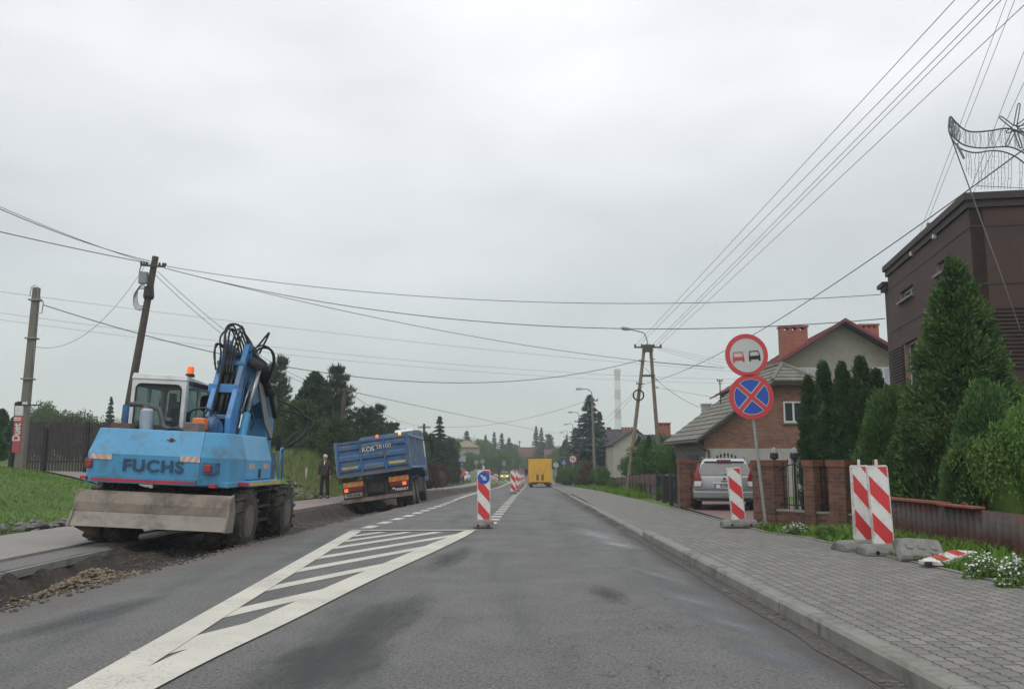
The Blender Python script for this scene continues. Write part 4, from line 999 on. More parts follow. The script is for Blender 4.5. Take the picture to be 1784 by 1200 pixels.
for i, (u0, v0, u1, v1, nm) in enumerate(((1688, 338, 1784, 90, 'nearer'), (1695, 338, 1795, 120, 'farther'))):
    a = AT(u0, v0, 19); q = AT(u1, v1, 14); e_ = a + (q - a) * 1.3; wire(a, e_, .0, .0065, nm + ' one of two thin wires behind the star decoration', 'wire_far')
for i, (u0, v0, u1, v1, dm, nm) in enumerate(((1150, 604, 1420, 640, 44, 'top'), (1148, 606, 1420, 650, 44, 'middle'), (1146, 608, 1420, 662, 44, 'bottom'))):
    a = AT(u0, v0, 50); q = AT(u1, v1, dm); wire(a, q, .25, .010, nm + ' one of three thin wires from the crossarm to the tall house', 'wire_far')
W((1138, 630, 50), (1262, 641, 44.2), None, .014, 'short cable from the two legged pole towards the sign discs')
W((1124, 641, 50), (1226, 712, 42), (1170, 683), .016, 'sagging service cable from the two legged pole to the white chimney')
W((1142, 675, 50), (1256, 694, 40), None, .010, 'thin wire from the two legged pole to the roof mast')
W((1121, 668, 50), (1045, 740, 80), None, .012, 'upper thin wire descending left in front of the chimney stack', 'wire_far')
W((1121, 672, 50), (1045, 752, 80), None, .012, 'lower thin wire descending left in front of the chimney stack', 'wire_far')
# ---------------------------------------------------------------- star decoration and its post
YS = 13.5
pb_ = AT(1930, 300, YS); e = empty('decoration_post', (pb_.x, YS + .3, .1), 'wooden post just outside the picture that carries the star decoration', 'utility pole')
MB().tube([(0, 0, -.3), (0, 0, 7.6)], [.16, .12], 12).build('shaft', MATS['pole_wood'], e, smooth=True, autosmooth=50)
MB().bar((-.5, -.1, 7.4), (.5, -.1, 7.4), .08, .08).build('crossarm', MATS['insulator'], e)
O = AT(1784, 250, YS); e = empty('star_decoration', O, 'comet shaped street light decoration of wire frame above the brown building', 'street decoration')
def SP(u, v, dy=0): return AT(u, v, YS) + Vector((0, dy, 0)) - O
def crv(pts, n=8):
    P = [Vector(p) for p in pts]; o_ = []
    for i in range(len(P) - 1):
        p0, p1, p2, p3 = P[max(i - 1, 0)], P[i], P[i + 1], P[min(i + 2, len(P) - 1)]
        for k in range(n):
            t = k / n; o_.append(.5 * ((2 * p1) + (-p0 + p2) * t + (2 * p0 - 5 * p1 + 4 * p2 - p3) * t * t + (-p0 + 3 * p1 - 3 * p2 + p3) * t ** 3))
    return o_ + [P[-1]]
M('frame_grey', (.13, .15, .145), .5, .2)
tb = crv([SP(1653, 228), SP(1654, 207), SP(1657, 204), SP(1664, 212), SP(1680, 226), SP(1698, 230), (SP(1725, 228)), SP(1755, 224), SP(1784, 232), SP(1812, 244)])
lb2 = crv([SP(1653, 228), SP(1662, 240), SP(1680, 253), SP(1705, 258), SP(1730, 257), SP(1757, 256), SP(1775, 262), SP(1795, 274)])
l3 = crv([SP(1653, 228), SP(1659, 243), SP(1672, 258), SP(1690, 265), SP(1705, 266), SP(1725, 263), SP(1745, 264), SP(1765, 271), SP(1784, 284), SP(1800, 300)])
b = MB(); b.tube(tb, .013, 6); b.tube(lb2, .012, 6); b.tube(l3, .012, 6); b.build('comet_tail', MATS['frame_grey'], e, smooth=True)
b = MB(); cx_, cy_ = 1768, 224
for a, L in ((142, 33), (80, 44), (38, 40), (10, 34), (-30, 36), (-72, 36), (-115, 34), (-155, 16)):
    c, s = math.cos(R(a)), math.sin(R(a)); tip = SP(cx_ + L * c, cy_ - L * s)
    for sg in (-1, 1): b.tube(crv([SP(cx_ + 6 * math.cos(R(a + 28 * sg)), cy_ - 6 * math.sin(R(a + 28 * sg))), SP(cx_ + L * .9 * c - sg * 2.2 * s, cy_ - L * .9 * s - sg * 2.2 * c), tip], 4), .010, 5)
b.lathe([(.05, -.02), (.055, -.02), (.055, .02), (.05, .02)], SP(cx_, cy_), 'y', 14, close=True); b.build('star', MATS['frame_grey'], e, smooth=True)
b = MB()
for i in range(150):
    t = rng.uniform(.0, 1); A_ = tb[6:][int(t * (len(tb) - 8))]; u_ = t
    B_ = min(lb2, key=lambda q: abs(q.x - A_.x))
    if .36 < t < .42 : continue
    b.tube([A_, A_.lerp(B_, .5) + Vector((rng.normal(0, .02), rng.normal(0, .02), 0)), B_ + Vector((rng.normal(0, .012), 0, 0))], .0028, 3, cap=False)
b.build('tinsel', M('tinsel', (.22, .24, .24), .5), e)
b = MB()
for i, u in enumerate([1683, 1688, 1692, 1698, 1705, 1710, 1716, 1721, 1727, 1732, 1739, 1744, 1750, 1756, 1761, 1776, 1779, 1790]):
    A_ = min(l3, key=lambda q: abs(q.x - SP(u, 260).x)); v1 = 330 if u > 1705 else 300 + (u - 1683) * 1.2
    E_ = SP(u, v1); n = 7; pts = [A_.lerp(E_, k / n) + Vector((rng.normal(0, .006), 0, 0)) for k in range(n + 1)]; b.tube(pts, .0038, 4)
    for k in range(1, n): 
        if rng.random() < .6: b.tube([pts[k], pts[k] + Vector((rng.choice([-1, 1]) * rng.uniform(.01, .05), 0, rng.uniform(-.01, .02)))], .003, 3)
b.tube([SP(1703, 324), SP(1784, 328), SP(1830, 330)], .006, 5); b.build('light_chain', MATS['frame_grey'], e)
b = MB(); b.tube([SP(1655, 234), SP(1784, 474, .6), SP(1835, 560, .9)], .011, 6); b.tube([SP(1666, 250), SP(1680, 277)], .02, 6); b.build('support_rod', MATS['grey_metal'], e)
b = MB(); b.tube([SP(1812, 244), SP(1928, 250, .2)], .02, 6); b.tube([SP(1800, 300), SP(1928, 320, .2)], .02, 6); b.build('mounting_arm', MATS['grey_metal'], e)
# ================================================================ VEHICLES
def wheel(parent, x, y, z, r, w, side=1, tyre='tyre', rim='rim_mud', lugs=0, rimr=.52, spokes=0, name='wheel', n=32):
    """axle along x; side=+1 shows the rim to +x"""
    b = MB(); h = w / 2
    b.lathe([(r * rimr, -h * .9), (r * .80, -h), (r * .95, -h * .86), (r, -h * .6), (r, h * .6), (r * .95, h * .86), (r * .80, h), (r * rimr, h * .9)], (0, 0, 0), 'x', n)
    if lugs:
        for k in range(lugs):
            for sg in (-1, 1):
                a = 2 * math.pi * (k + (.5 if sg > 0 else 0)) / lugs; a2 = a + .16
                p = Vector((sg * h * .05, math.cos(a2) * r * .995, math.sin(a2) * r * .995)); q = Vector((sg * h * 1.0, math.cos(a) * r * .955, math.sin(a) * r * .955))
                b.bar(p, q, .05 * r / .5, .075 * r / .5, up=(0, math.cos(a), math.sin(a)))
    o = b.build(name, MATS[tyre], parent, smooth=True, autosmooth=35); o.location = (x, y, z)
    b = MB(); s = side
    b.lathe([(r * rimr, s * h * .92), (r * rimr * .94, s * h * .93), (r * rimr * .88, s * h * .45), (r * .22, s * h * .40), (r * .20, s * h * .75), (.01, s * h * .78)], (0, 0, 0), 'x', n)
    if spokes:
        for k in range(spokes):
            a = 2 * math.pi * k / spokes; b.bar((s * h * .8, math.cos(a) * r * .15, math.sin(a) * r * .15), (s * h * .88, math.cos(a) * r * rimr * .92, math.sin(a) * r * rimr * .92), r * .10, .02, up=(1, 0, 0))
    else:
        for k in range(8):
            a = 2 * math.pi * k / 8; b.lathe([(r * .035, s * h * .4), (r * .035, s * h * .52)], (0, math.cos(a) * r * .32, math.sin(a) * r * .32), 'x', 6)
    b.build('rim', MATS[rim], o, smooth=True, autosmooth=35)
    return o
# ---------------------------------------------------------------- excavator
ex = empty('wheeled_excavator', (-5.99, 15.15, -.115), 'sky blue wheeled excavator with white cab parked in the roadside trench', 'excavator')
ex.rotation_euler = (0, R(2.6), R(0))
for y in (0, 2.55):
    for x, s in ((-1.06, -1), (-.72, -1), (.95, 1), (1.29, 1)):
        wheel(ex, x, y, .53, .53, .30, s, lugs=15)
b = MB(); b.box(-.42, .42, -.55, 3.0, .62, 1.0); b.box(-.55, .55, .5, 1.9, .55, .98); b.tube([(-1.1, 0, .53), (1.1, 0, .53)], .13, 10); b.tube([(-1.1, 2.55, .53), (1.1, 2.55, .53)], .13, 10)
b.box(-.3, .3, -.25, .25, .35, .75); b.box(-.3, .3, 2.3, 2.8, .35, .75); b.box(-1.0, -.5, .8, 1.7, .5, .92)
b.lathe([(.62, .98), (.62, 1.14)], (0, .9, 0), 'z', 28); b.build('undercarriage', MATS['dark'], ex, bevel=.02)
b = MB(); b.box(.98, 1.22, .62, .70, .40, 1.05); b.box(.98, 1.22, 1.85, 1.93, .4, 1.05)
for z in (.42, .68, .98): b.box(.6, 1.25, .62, 1.93, z, z + .04)
b.box(.58, .98, .7, 1.85, .45, .95); b.build('side_step', MATS['chassis'], ex, bevel=.01)
# dozer blade at the back
b = MB(); prof = [(-.96, .985), (-1.06, .93), (-1.12, .80), (-1.13, .66)]; low = [(-1.13, .655), (-1.17, .56), (-1.24, .43)]
def sheet_prof(b, prof, x0, x1, th, n=24, wob=0):
    secs = []
    for i in range(n + 1):
        x = x0 + (x1 - x0) * i / n
        secs.append([(x, y, z + (wob * float(vnoise(x, z, .2, 4)) if k == 0 else 0)) for k, (y, z) in enumerate(prof)] + [(x, y + th, z) for y, z in reversed(prof)])
    b.loft(secs)
sheet_prof(b, prof, -1.06, 1.40, .03); bl = b.build('blade', MATS['blade'], ex)
b = MB(); sheet_prof(b, low, -1.11, 1.42, .035, wob=.0); b.build('cutting_edge', M('blade_low', (.27, .245, .205), .7, var=.15, vs=3, dirt=(.13, .11, .09), dirt_amt=.3), bl)
for x0, x1 in ((-1.08, -1.055), (1.40, 1.43)): MB().prism([(x0, -.93, 1.0), (x0, -1.07, .95), (x0, -1.15, .67), (x0, -1.27, .42), (x0, -.86, .40), (x0, -.80, .72)], (x1 - x0, 0, 0)).build('end_plate', MATS['blade'], bl)
b = MB()
for x in (-.38, .38): b.bar((x, -.3, .8), (x, -1.05, .62), .12, .16); b.bar((x * .6, -.4, 1.0), (x * .9, -1.0, .85), .09, .09)
b.bar((-1.05, -1.0, .46), (-.85, -.9, .34), .3, .14); b.build('blade_arm', MATS['rust'], ex)
# upper structure
b = MB(); b.box(-1.12, 1.26, -.78, 2.3, 1.10, 1.19); b.box(1.10, 1.44, -.25, 1.75, 1.115, 1.20); b.build('deck', MATS['blue'], ex, bevel=.01)
def outline(z, ins, rear): # rear-facing counterweight ring
    return [(-1.13 + ins, .2, z), (-1.13 + ins, -.72 + rear * .3, z), (-.96 + ins, -1.0 + rear, z), (.86 - ins * .3, -1.0 + rear, z), (1.24 - ins, -.66 + rear * .4, z), (1.24 - ins, .2, z)]
b = MB(); b.loft([outline(1.12, 0, .03), outline(1.58, 0, 0), outline(2.0, .13, .21)]); cw = b.build('counterweight', MATS['blue'], ex, bevel=.022, seg=3)
b = MB(); b.add([(.84, -1.004, 1.14), (.848, -1.004, 1.14), (.848, -1.004, 1.575), (.84, -1.004, 1.575)], [(0, 1, 2, 3)])
b.box(-.92, .80, -1.012, -.9, 1.12, 1.22); b.build('lower_sill', M('blue2', (.06, .24, .44), .45, var=.12, dirt=(.1, .12, .13), dirt_amt=.3), cw)
b = MB(); b.box(-.90, .78, -1.018, -1.0, 1.135, 1.185); b.box(-1.12, -1.02, -.93, -.80, 1.15, 1.2); b.box(1.0, 1.1, -.95, -.80, 1.1, 1.15); 
b.build('red_stripe', MATS['red_strip'], cw)
def hazard(nm, x0, x1, z0, z1, y, n, parent, base='cream_strip', red='red_faded', dx=.05, rot=None, loc=None, sl=1):
    b = MB(); b.box(x0, x1, y - .004, y, z0, z1); o = b.build(nm, MATS[base], parent)
    b = MB(); w = (x1 - x0) / n
    for k in range(n):
        a = x0 + k * w; A = [(a, z0), (a + w * .5, z0), (a + w * .5 + dx * sl, z1), (a + dx * sl, z1)]
        A = clip_poly(A, lambda q: q[0] - x0); A = clip_poly(A, lambda q: x1 - q[0]) if len(A) > 2 else A
        if len(A) > 2: b.prism([(q[0], y - .0045, q[1]) for q in A], (0, -.003, 0))
    b.build('stripe', MATS[red], o)
    if rot is not None: o.rotation_euler = rot
    if loc is not None: o.location = loc
    return o
hazard('reflector_plate', -.95, -.60, 1.485, 1.575, -1.003, 3, cw, sl=-1); hazard('reflector_plate', .52, .84, 1.50, 1.59, -1.003, 3, cw, sl=1)
# tail lamps in recesses
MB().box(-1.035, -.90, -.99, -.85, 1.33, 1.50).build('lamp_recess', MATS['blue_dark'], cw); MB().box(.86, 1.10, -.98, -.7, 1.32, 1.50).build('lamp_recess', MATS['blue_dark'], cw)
for x in (-.965, .98):
    b = MB(); b.box(x - .055, x + .055, -1.03, -.95, 1.35, 1.47); b.build('tail_lamp', MATS['lamp_red'], cw, bevel=.012)
b = MB(); b.tube([(.845, -1.002, 1.22), (.845, -1.002, 1.575), (.815, -.795, 1.99)], .006, 4); b.build('panel_seam', MATS['blue_dark'], cw)
b = MB(); b.lathe([(.035, -.02), (.035, .01)], (.30, -.875, 1.84), 'y', 12); b.bar((.22, -.875, 1.84), (.36, -.875, 1.84), .02, .012); b.build('lifting_eye', MATS['rust'], cw)
text('maker_lettering', 'FUCHS', .265, M('letter_blue', (.022, .065, .14), .6, var=.3, vs=8), cw, (.08, -1.004, 1.40), (R(90), 0, 0), bold=.008, spacing=1.12, sx=1.14)
# hood on the right and yellow strip on its step
b = MB(); b.loft([[(.75, y0_, 1.21), (1.24, y0_, 1.21), (1.24, y0_, 1.56), (1.10, y0_, 2.0), (.75, y0_, 2.0)] for y0_ in (.206, 1.78)]); hd = b.build('engine_hood', M('blue_light', (.10, .36, .60), .4, var=.08, vs=1.5, dirt=(.12, .22, .3), dirt_amt=.15), ex, bevel=.015)
for y0_ in (.32, 1.22):
    o = hazard('reflector_plate', 0, .34, 1.40, 1.50, 0, 3, hd, dx=.03); o.rotation_euler = (0, 0, R(90)); o.location = (1.243, y0_, 0)
b = MB(); b.box(1.238, 1.25, .95, 1.08, 1.24, 1.40); b.build('latch', MATS['black'], hd)
b = MB(); b.box(1.435, 1.447, -.2, 1.74, 1.125, 1.18); b.build('yellow_strip', MATS['yellow_strip'], ex)
b = MB(); b.box(.95, 1.44, -.262, -.245, 1.125, 1.18); b.build('red_stripe', MATS['red_strip'], ex)
b = MB(); b.tube([(1.40, 1.75, 1.2), (1.40, 1.75, 1.72), (1.40, 1.8, 1.80), (1.40, 1.95, 1.80), (1.40, 2.0, 1.72), (1.40, 2.0, 1.2)], .018, 6); b.build('handrail', MATS['blue'], ex, smooth=True)
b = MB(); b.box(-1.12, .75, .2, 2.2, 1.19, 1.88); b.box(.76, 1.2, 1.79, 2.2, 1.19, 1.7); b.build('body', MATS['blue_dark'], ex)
# clutter on the deck behind the cab
b = MB(); b.box(-1.0, -.66, -.3, .1, 1.99, 2.10); b.build('tool_box', M('box_brown', (.12, .075, .06), .8), ex, bevel=.01)
b = MB(); b.tube([(-.86, -.1, 2.08), (-.86, -.1, 2.42)], .06, 8); b.build('blue_bottle', MATS['blue_dark'], ex)
b = MB(); b.lathe([(.105, 1.95), (.115, 2.0), (.115, 2.34), (.08, 2.38)], (-.52, .0, 0), 'z', 14); b.build('air_filter', M('filter_grey', (.36, .40, .44), .4, .2), ex, smooth=True, autosmooth=40)
b = MB(); b.tube([(-.86, .05, 2.44), (-.72, .05, 2.45), (-.55, .05, 2.44), (-.35, .05, 2.38), (-.26, .05, 2.2), (-.22, 0, 2.08), (-.05, -.05, 2.02), (.2, -.05, 2.03), (.45, -.05, 2.02)], .045, 8); b.tube([(-.56, .05, 1.95), (-.56, .05, 2.46)], .07, 8); b.tube([(-.3, .1, 2.2), (-.12, .1, 2.18)], .05, 8); b.build('exhaust_pipe', M('pipe_grey', (.075, .085, .088), .6, .2), ex, smooth=True)
b = MB()
for k in range(5): b.tube(crv([(-.25 + .05 * k, -.1 + .05 * k, 1.99), (0, -.12 + .05 * k, 2.05 + .01 * k), (.2, -.1, 2.02), (.4, 0, 2.06), (.65, .2, 2.0)], 4), .02, 5)
b.build('hose', MATS['hose'], ex, smooth=True)
b = MB(); b.box(.30, .56, -.42, -.1, 1.98, 2.16); b.build('grey_box', M('box_grey', (.17, .14, .12), .8, dirt=(.1, .08, .07), dirt_amt=.4), ex, bevel=.02)
b = MB(); b.box(.24, .46, .1, .3, 2.0, 2.26); b.build('orange_can', MATS['lamp_orange'], ex, bevel=.02)
# cab
cx0, cx1, cy0, cy1, cz0, cz1 = -1.27, -.24, .95, 2.45, 1.85, 3.10
cab = MB(); pw = .085
def frame_panel(b, x0, x1, z0, z1, y, th, wx0, wx1, wz0, wz1, r):
    """plate in the XZ plane with one rounded opening"""
    inner = rrect(wx0, wx1, wz0, wz1, r, 5); n = len(inner)
    def proj(p):
        x, z = p[0], p[2]; cx_, cz_ = (wx0 + wx1) / 2, (wz0 + wz1) / 2
        dx, dz = x - cx_, z - cz_; tx = ((x1 if dx > 0 else x0) - cx_) / dx if abs(dx) > 1e-6 else 1e9; tz = ((z1 if dz > 0 else z0) - cz_) / dz if abs(dz) > 1e-6 else 1e9
        t = min(tx, tz); return (cx_ + dx * t, y, cz_ + dz * t)
    inner = [(p[0], y, p[2]) for p in inner]; outer = [proj(p) for p in inner]
    # snap nearest outer points to the corners
    for cxx in (x0, x1):
        for czz in (z0, z1):
            k = min(range(n), key=lambda i: (outer[i][0] - cxx) ** 2 + (outer[i][2] - czz) ** 2); outer[k] = (cxx, y, czz)
    vs = inner + outer + [(p[0], y + th, p[2]) for p in inner] + [(p[0], y + th, p[2]) for p in outer]
    fs = []
    for i in range(n):
        j = (i + 1) % n; fs += [(i, j, n + j, n + i), (2 * n + i, 3 * n + i, 3 * n + j, 2 * n + j), (i, 2 * n + i, 2 * n + j, j), (n + i, n + j, 3 * n + j, 3 * n + i)]
    b.add(vs, fs)
frame_panel(cab, cx0, cx1, cz0, cz1 - .13, cy0, .06, cx0 + .09, cx1 - .09, 2.02, 2.88, .10)
frame_panel(cab, cx0, cx1, cz0, cz1 - .13, cy1 - .06, .06, cx0 + .09, cx1 - .09, 2.1, 2.88, .10)
for x in (cx0, cx1 - .06):
    M_ = Matrix.Translation((x, 0, 0)) @ Matrix.Rotation(R(90), 4, 'Z'); cab.M = M_
    frame_panel(cab, cy0 + .06, (cy0 + cy1) / 2, cz0, cz1 - .13, -.06, .06, cy0 + .13, (cy0 + cy1) / 2 - .03, 2.15, 2.84, .06); frame_panel(cab, (cy0 + cy1) / 2, cy1 - .06, cz0, cz1 - .13, -.06, .06, (cy0 + cy1) / 2 + .03, cy1 - .13, 2.15, 2.84, .06)
    cab.M = None
cab.loft([[(cx0 - .01, cy0 - .02, cz1 - .13), (cx1 + .01, cy0 - .02, cz1 - .13), (cx1 + .01, cy1, cz1 - .13), (cx0 - .01, cy1, cz1 - .13)], [(cx0 + .01, cy0, cz1 - .02), (cx1 - .01, cy0, cz1 - .04), (cx1 - .02, cy1 - .05, cz1 - .1), (cx0, cy1 - .05, cz1 - .08)]])
cb = cab.build('cab', MATS['white'], ex, bevel=.012)
b = MB(); b.box(cx0 + .06, cx1 - .06, cy0 + .03, cy0 + .036, 1.99, 2.92); b.box(cx1 - .035, cx1 - .03, cy0 + .08, cy1 - .08, 2.1, 2.9); b.box(cx0 + .03, cx0 + .035, cy0 + .08, cy1 - .08, 2.1, 2.9); b.box(cx0 + .06, cx1 - .06, cy1 - .036, cy1 - .03, 2.05, 2.92); b.build('window', MATS['glass'], cb)
b = MB(); b.tube([(p[0], cy0 - .004, p[2]) for p in rrect(cx0 + .09, cx1 - .09, 2.02, 2.88, .10, 5)] + [(cx0 + 1.2 - .34, cy0 - .004, 2.02)][:0], .014, 5)
P_ = rrect(cx0 + .09, cx1 - .09, 2.02, 2.88, .10, 5); b = MB(); b.tube([(p[0], cy0 - .004, p[2]) for p in P_ + [P_[0]]], .014, 5); b.build('window_seal', MATS['black'], cb)
b = MB(); b.box(-.80, -.36, 1.5, 1.62, 1.9, 2.42); b.box(-.72, -.44, 1.5, 1.6, 2.42, 2.60); b.box(-.84, -.32, 1.5, 2.0, 1.86, 2.05); b.build('seat', MATS['black'], cb, bevel=.04)
b = MB(); b.bar((-.62, 1.25, 2.05), (-.48, 1.4, 2.45), .05, .06); b.build('armrest', M('armrest', (.14, .07, .04), .7), cb)
b = MB(); b.box(-1.05, -.95, 2.2, 2.35, 1.9, 2.8); b.box(-1.1, -.15, cy1 - .3, cy1 - .1, 1.86, 2.1); b.box(-1.1, -.15, cy0 + .1, cy1 - .1, 2.90, 2.96); b.tube([(-.3, 2.2, 2.1), (-.3, 2.2, 2.55)], .03, 6); b.lathe([(.17, -.02), (.17, .02)], (-.24, 2.1, 2.62), 'y', 16); b.build('controls', M('cab_dark', (.03, .035, .035), .8), cb)
b = MB(); b.lathe([(.085, 3.06), (.085, 3.10), (.07, 3.12)], (-.27, 1.15, 0), 'z', 14); bb2 = b.build('beacon_foot', MATS['black'], ex)
b = MB(); b.lathe([(.065, 3.12), (.062, 3.22), (.05, 3.255), (.01, 3.26)], (-.27, 1.15, 0), 'z', 14); b.build('beacon_lamp', MATS['beacon_orange'], bb2, smooth=True, autosmooth=50)
b = MB(); b.tube([(-1.15, 2.4, 2.3), (-1.35, 2.5, 2.35), (-1.35, 2.5, 2.7)], .015, 5); b.build('mirror', MATS['black'], ex)
# boom: foot, two-part boom, stick
bx0, bx1 = .24, .74
def plate_yz(b, x0, x1, pts): b.prism([(x0, y, z) for y, z in pts], (x1 - x0, 0, 0))
b = MB()
for x in (bx0, bx1 - .10): plate_yz(b, x, x + .10, [(.62, 1.90), (1.02, 1.9), (1.32, 2.9), (1.62, 3.50), (1.70, 3.75), (1.45, 3.85), (1.22, 3.5), (.95, 2.95), (.62, 2.3)])
b.box(bx0 - .06, bx1 + .02, .90, 1.06, 2.78, 2.94); b.box(bx0 - .02, bx1 + .02, 1.12, 1.22, 3.32, 3.40); b.box(bx0 + .1, bx1 - .1, .70, .78, 2.28, 2.36)
boom = b.build('boom', M('boom_blue', (.06, .24, .52), .4, var=.15, dirt=(.08, .1, .12), dirt_amt=.3), ex, bevel=.012)
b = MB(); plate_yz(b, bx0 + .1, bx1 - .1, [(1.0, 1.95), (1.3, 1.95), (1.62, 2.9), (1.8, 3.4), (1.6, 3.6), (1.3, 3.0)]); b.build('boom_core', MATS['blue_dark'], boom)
b = MB(); b.lathe([(.22, 0), (.22, .12), (.12, .16), (.05, .16)], (.42, .50, 2.10), 'x', 20); b.lathe([(.24, -.05), (.24, .05)], (.40, .55, 2.08), 'y', 20); b.build('swivel', MATS['blue_dark'], boom)
b = MB(); b.tube([(.32, .8, 2.2), (.34, 1.15, 3.25)], .055, 10); b.tube([(.44, .8, 2.2), (.46, 1.15, 3.25)], .055, 10); b.tube([(.55, .8, 2.3), (.56, 1.2, 3.4)], .03, 8); b.build('inner_hose', MATS['hose'], boom, smooth=True)
# silver ram with blue barrel
b = MB(); b.tube([(.86, .95, 1.85), (.89, 1.1, 2.42)], .075, 12); cyl = b.build('ram_barrel', MATS['blue'], ex, smooth=True, autosmooth=40)
b = MB(); b.tube([(.89, 1.1, 2.42), (.96, 1.42, 3.32)], .04, 10); b.tube([(.78, 1.1, 2.40), (.82, 1.36, 3.0)], .018, 8); b.build('ram_rod', MATS['steel'], cyl, smooth=True)
b = MB(); b.tube([(.78, 1.35, 3.45), (.98, 1.45, 3.3)], .10, 12); b.tube([(.6, 1.6, 3.65), (.95, 1.65, 3.4), (.98, 1.9, 3.2)], .09, 10); b.build('ram_head', MATS['dark'], ex, smooth=True)
# second boom part goes forward and down
b = MB()
for x in (.32, .72):
    plate_yz(b, x, x + .07, [(1.40, 3.75), (1.70, 3.75), (2.6, 3.35), (3.55, 2.55), (3.75, 2.15), (3.45, 2.0), (3.1, 2.3), (2.5, 2.75), (1.9, 2.6), (1.5, 2.9)])
plate_yz(b, .4, .72, [(1.5, 3.6), (1.75, 3.66), (2.6, 3.25), (3.5, 2.5), (3.3, 2.2), (2.5, 2.9)])
arm = b.build('arm', M('arm_blue', (.04, .165, .32), .45, var=.25, dirt=(.07, .09, .1), dirt_amt=.45), ex, bevel=.012)
b = MB(); b.tube([(.84, 1.8, 3.45), (.86, 2.6, 3.05)], .075, 12); b.tube([(.86, 2.6, 3.05), (.88, 2.85, 2.9)], .09, 12); b.tube([(.85, 2.7, 3.1), (.87, 3.4, 2.45)], .05, 10); b.build('arm_ram', MATS['dark'], arm, smooth=True)
b = MB(); plate_yz(b, .80, .82, [(2.0, 3.1), (2.35, 3.05), (3.55, 2.1), (3.5, 1.95), (2.8, 2.3)]); b.build('guard_plate', MATS['grey_metal'], arm)
arm.scale = (1, .85, 1); arm.location = (0, .18, 0)
b = MB(); b.loft([[(.34, 2.8, 2.45), (.80, 2.8, 2.45), (.80, 3.3, 2.45), (.34, 3.3, 2.45)], [(.34, 2.85, .9), (.76, 2.85, .9), (.76, 3.2, .9), (.34, 3.2, .9)]]); b.build('stick', M('stick_blue', (.06, .26, .46), .42, dirt=(.1, .15, .2), dirt_amt=.3), ex, bevel=.015)
# bucket hangs in front
b = MB()
prof = [(3.1, .95), (3.75, .95), (3.95, .65), (3.85, .3), (3.5, .12), (3.1, .2)]
b.prism([(.3, y, z) for y, z in prof], (.75, 0, 0)); b.build('bucket', MATS['dark'], ex, bevel=.02)
hb = MB()
def hose(pts, r=.02): hb.tube(crv(pts, 6), r, 6)
for i in range(6):
    x = .30 + .055 * i
    hose([(x, .98, 3.15), (x, 1.08, 3.5), (x - .06 + .03 * i, 1.15, 3.85 + .07 * (i % 3)), (x + .06, 1.3, 3.98 + .06 * ((i + 1) % 3)), (x + .16, 1.45, 3.8), (x + .2, 1.6, 3.55)], .018)
hose([(.28, .95, 3.2), (.2, 1.0, 3.55), (.26, 1.1, 3.72), (.42, 1.2, 3.55)], .018); hose([(.25, .95, 3.3), (.22, 1.0, 3.7), (.36, 1.2, 3.6)], .018)
hose([(.30, .8, 2.2), (.42, .95, 3.4), (.35, 1.1, 4.02), (.55, 1.25, 4.1), (.7, 1.4, 3.8), (.86, 1.6, 3.5)], .022)
hose([(.5, 1.2, 3.5), (.8, 1.4, 3.65), (1.0, 1.5, 3.95), (1.06, 1.5, 4.02), (1.02, 1.5, 3.9), (.9, 1.5, 3.6)], .02)
hose([(.8, 1.45, 3.55), (.88, 1.6, 3.72), (1.05, 1.7, 3.72), (1.12, 1.75, 3.5), (1.05, 1.8, 3.2), (.98, 1.9, 3.1)], .024)
hose([(.7, 1.45, 3.6), (.9, 1.6, 3.78), (1.1, 1.7, 3.68), (1.14, 1.75, 3.45), (1.02, 1.9, 3.15)], .02)
hose([(1.0, 2.7, 2.8), (1.3, 3.2, 2.65), (1.45, 3.5, 2.4), (1.4, 3.4, 2.1), (1.15, 3.2, 1.85), (1.0, 3.2, 1.7)], .022)
hose([(1.0, 2.8, 2.6), (1.3, 3.2, 2.55), (1.5, 3.6, 2.45), (1.55, 3.6, 2.3), (1.2, 3.4, 2.1), (1.05, 3.2, 1.8)], .022)
hose([(1.0, 3.0, 2.5), (1.2, 3.3, 2.45), (1.42, 3.5, 2.5), (1.45, 3.5, 2.35)], .016)
hose([(.0, .6, 2.15), (.02, .55, 2.35), (.12, .5, 2.42), (.35, .5, 2.45), (.45, .5, 2.3)], .02); hose([(.36, .5, 2.45), (.28, .48, 2.2), (.38, .46, 1.98), (.52, .48, 2.1), (.5, .5, 2.4)], .018)
hose([(.72, 1.0, 1.9), (.76, 1.1, 2.3), (.74, 1.15, 2.6), (.74, 1.25, 3.1)], .014); hose([(.95, 1.2, 2.1), (1.0, 1.2, 2.3), (.92, 1.2, 2.5)], .014)
hb.build('hydraulic_hose', MATS['hose'], ex, smooth=True)
b = MB(); b.bar((1.0, 1.9, 1.95), (1.25, 2.1, 2.0), .03, .03); b.box(1.22, 1.32, 2.05, 2.1, 1.75, 2.05); b.build('mirror', MATS['black'], ex)
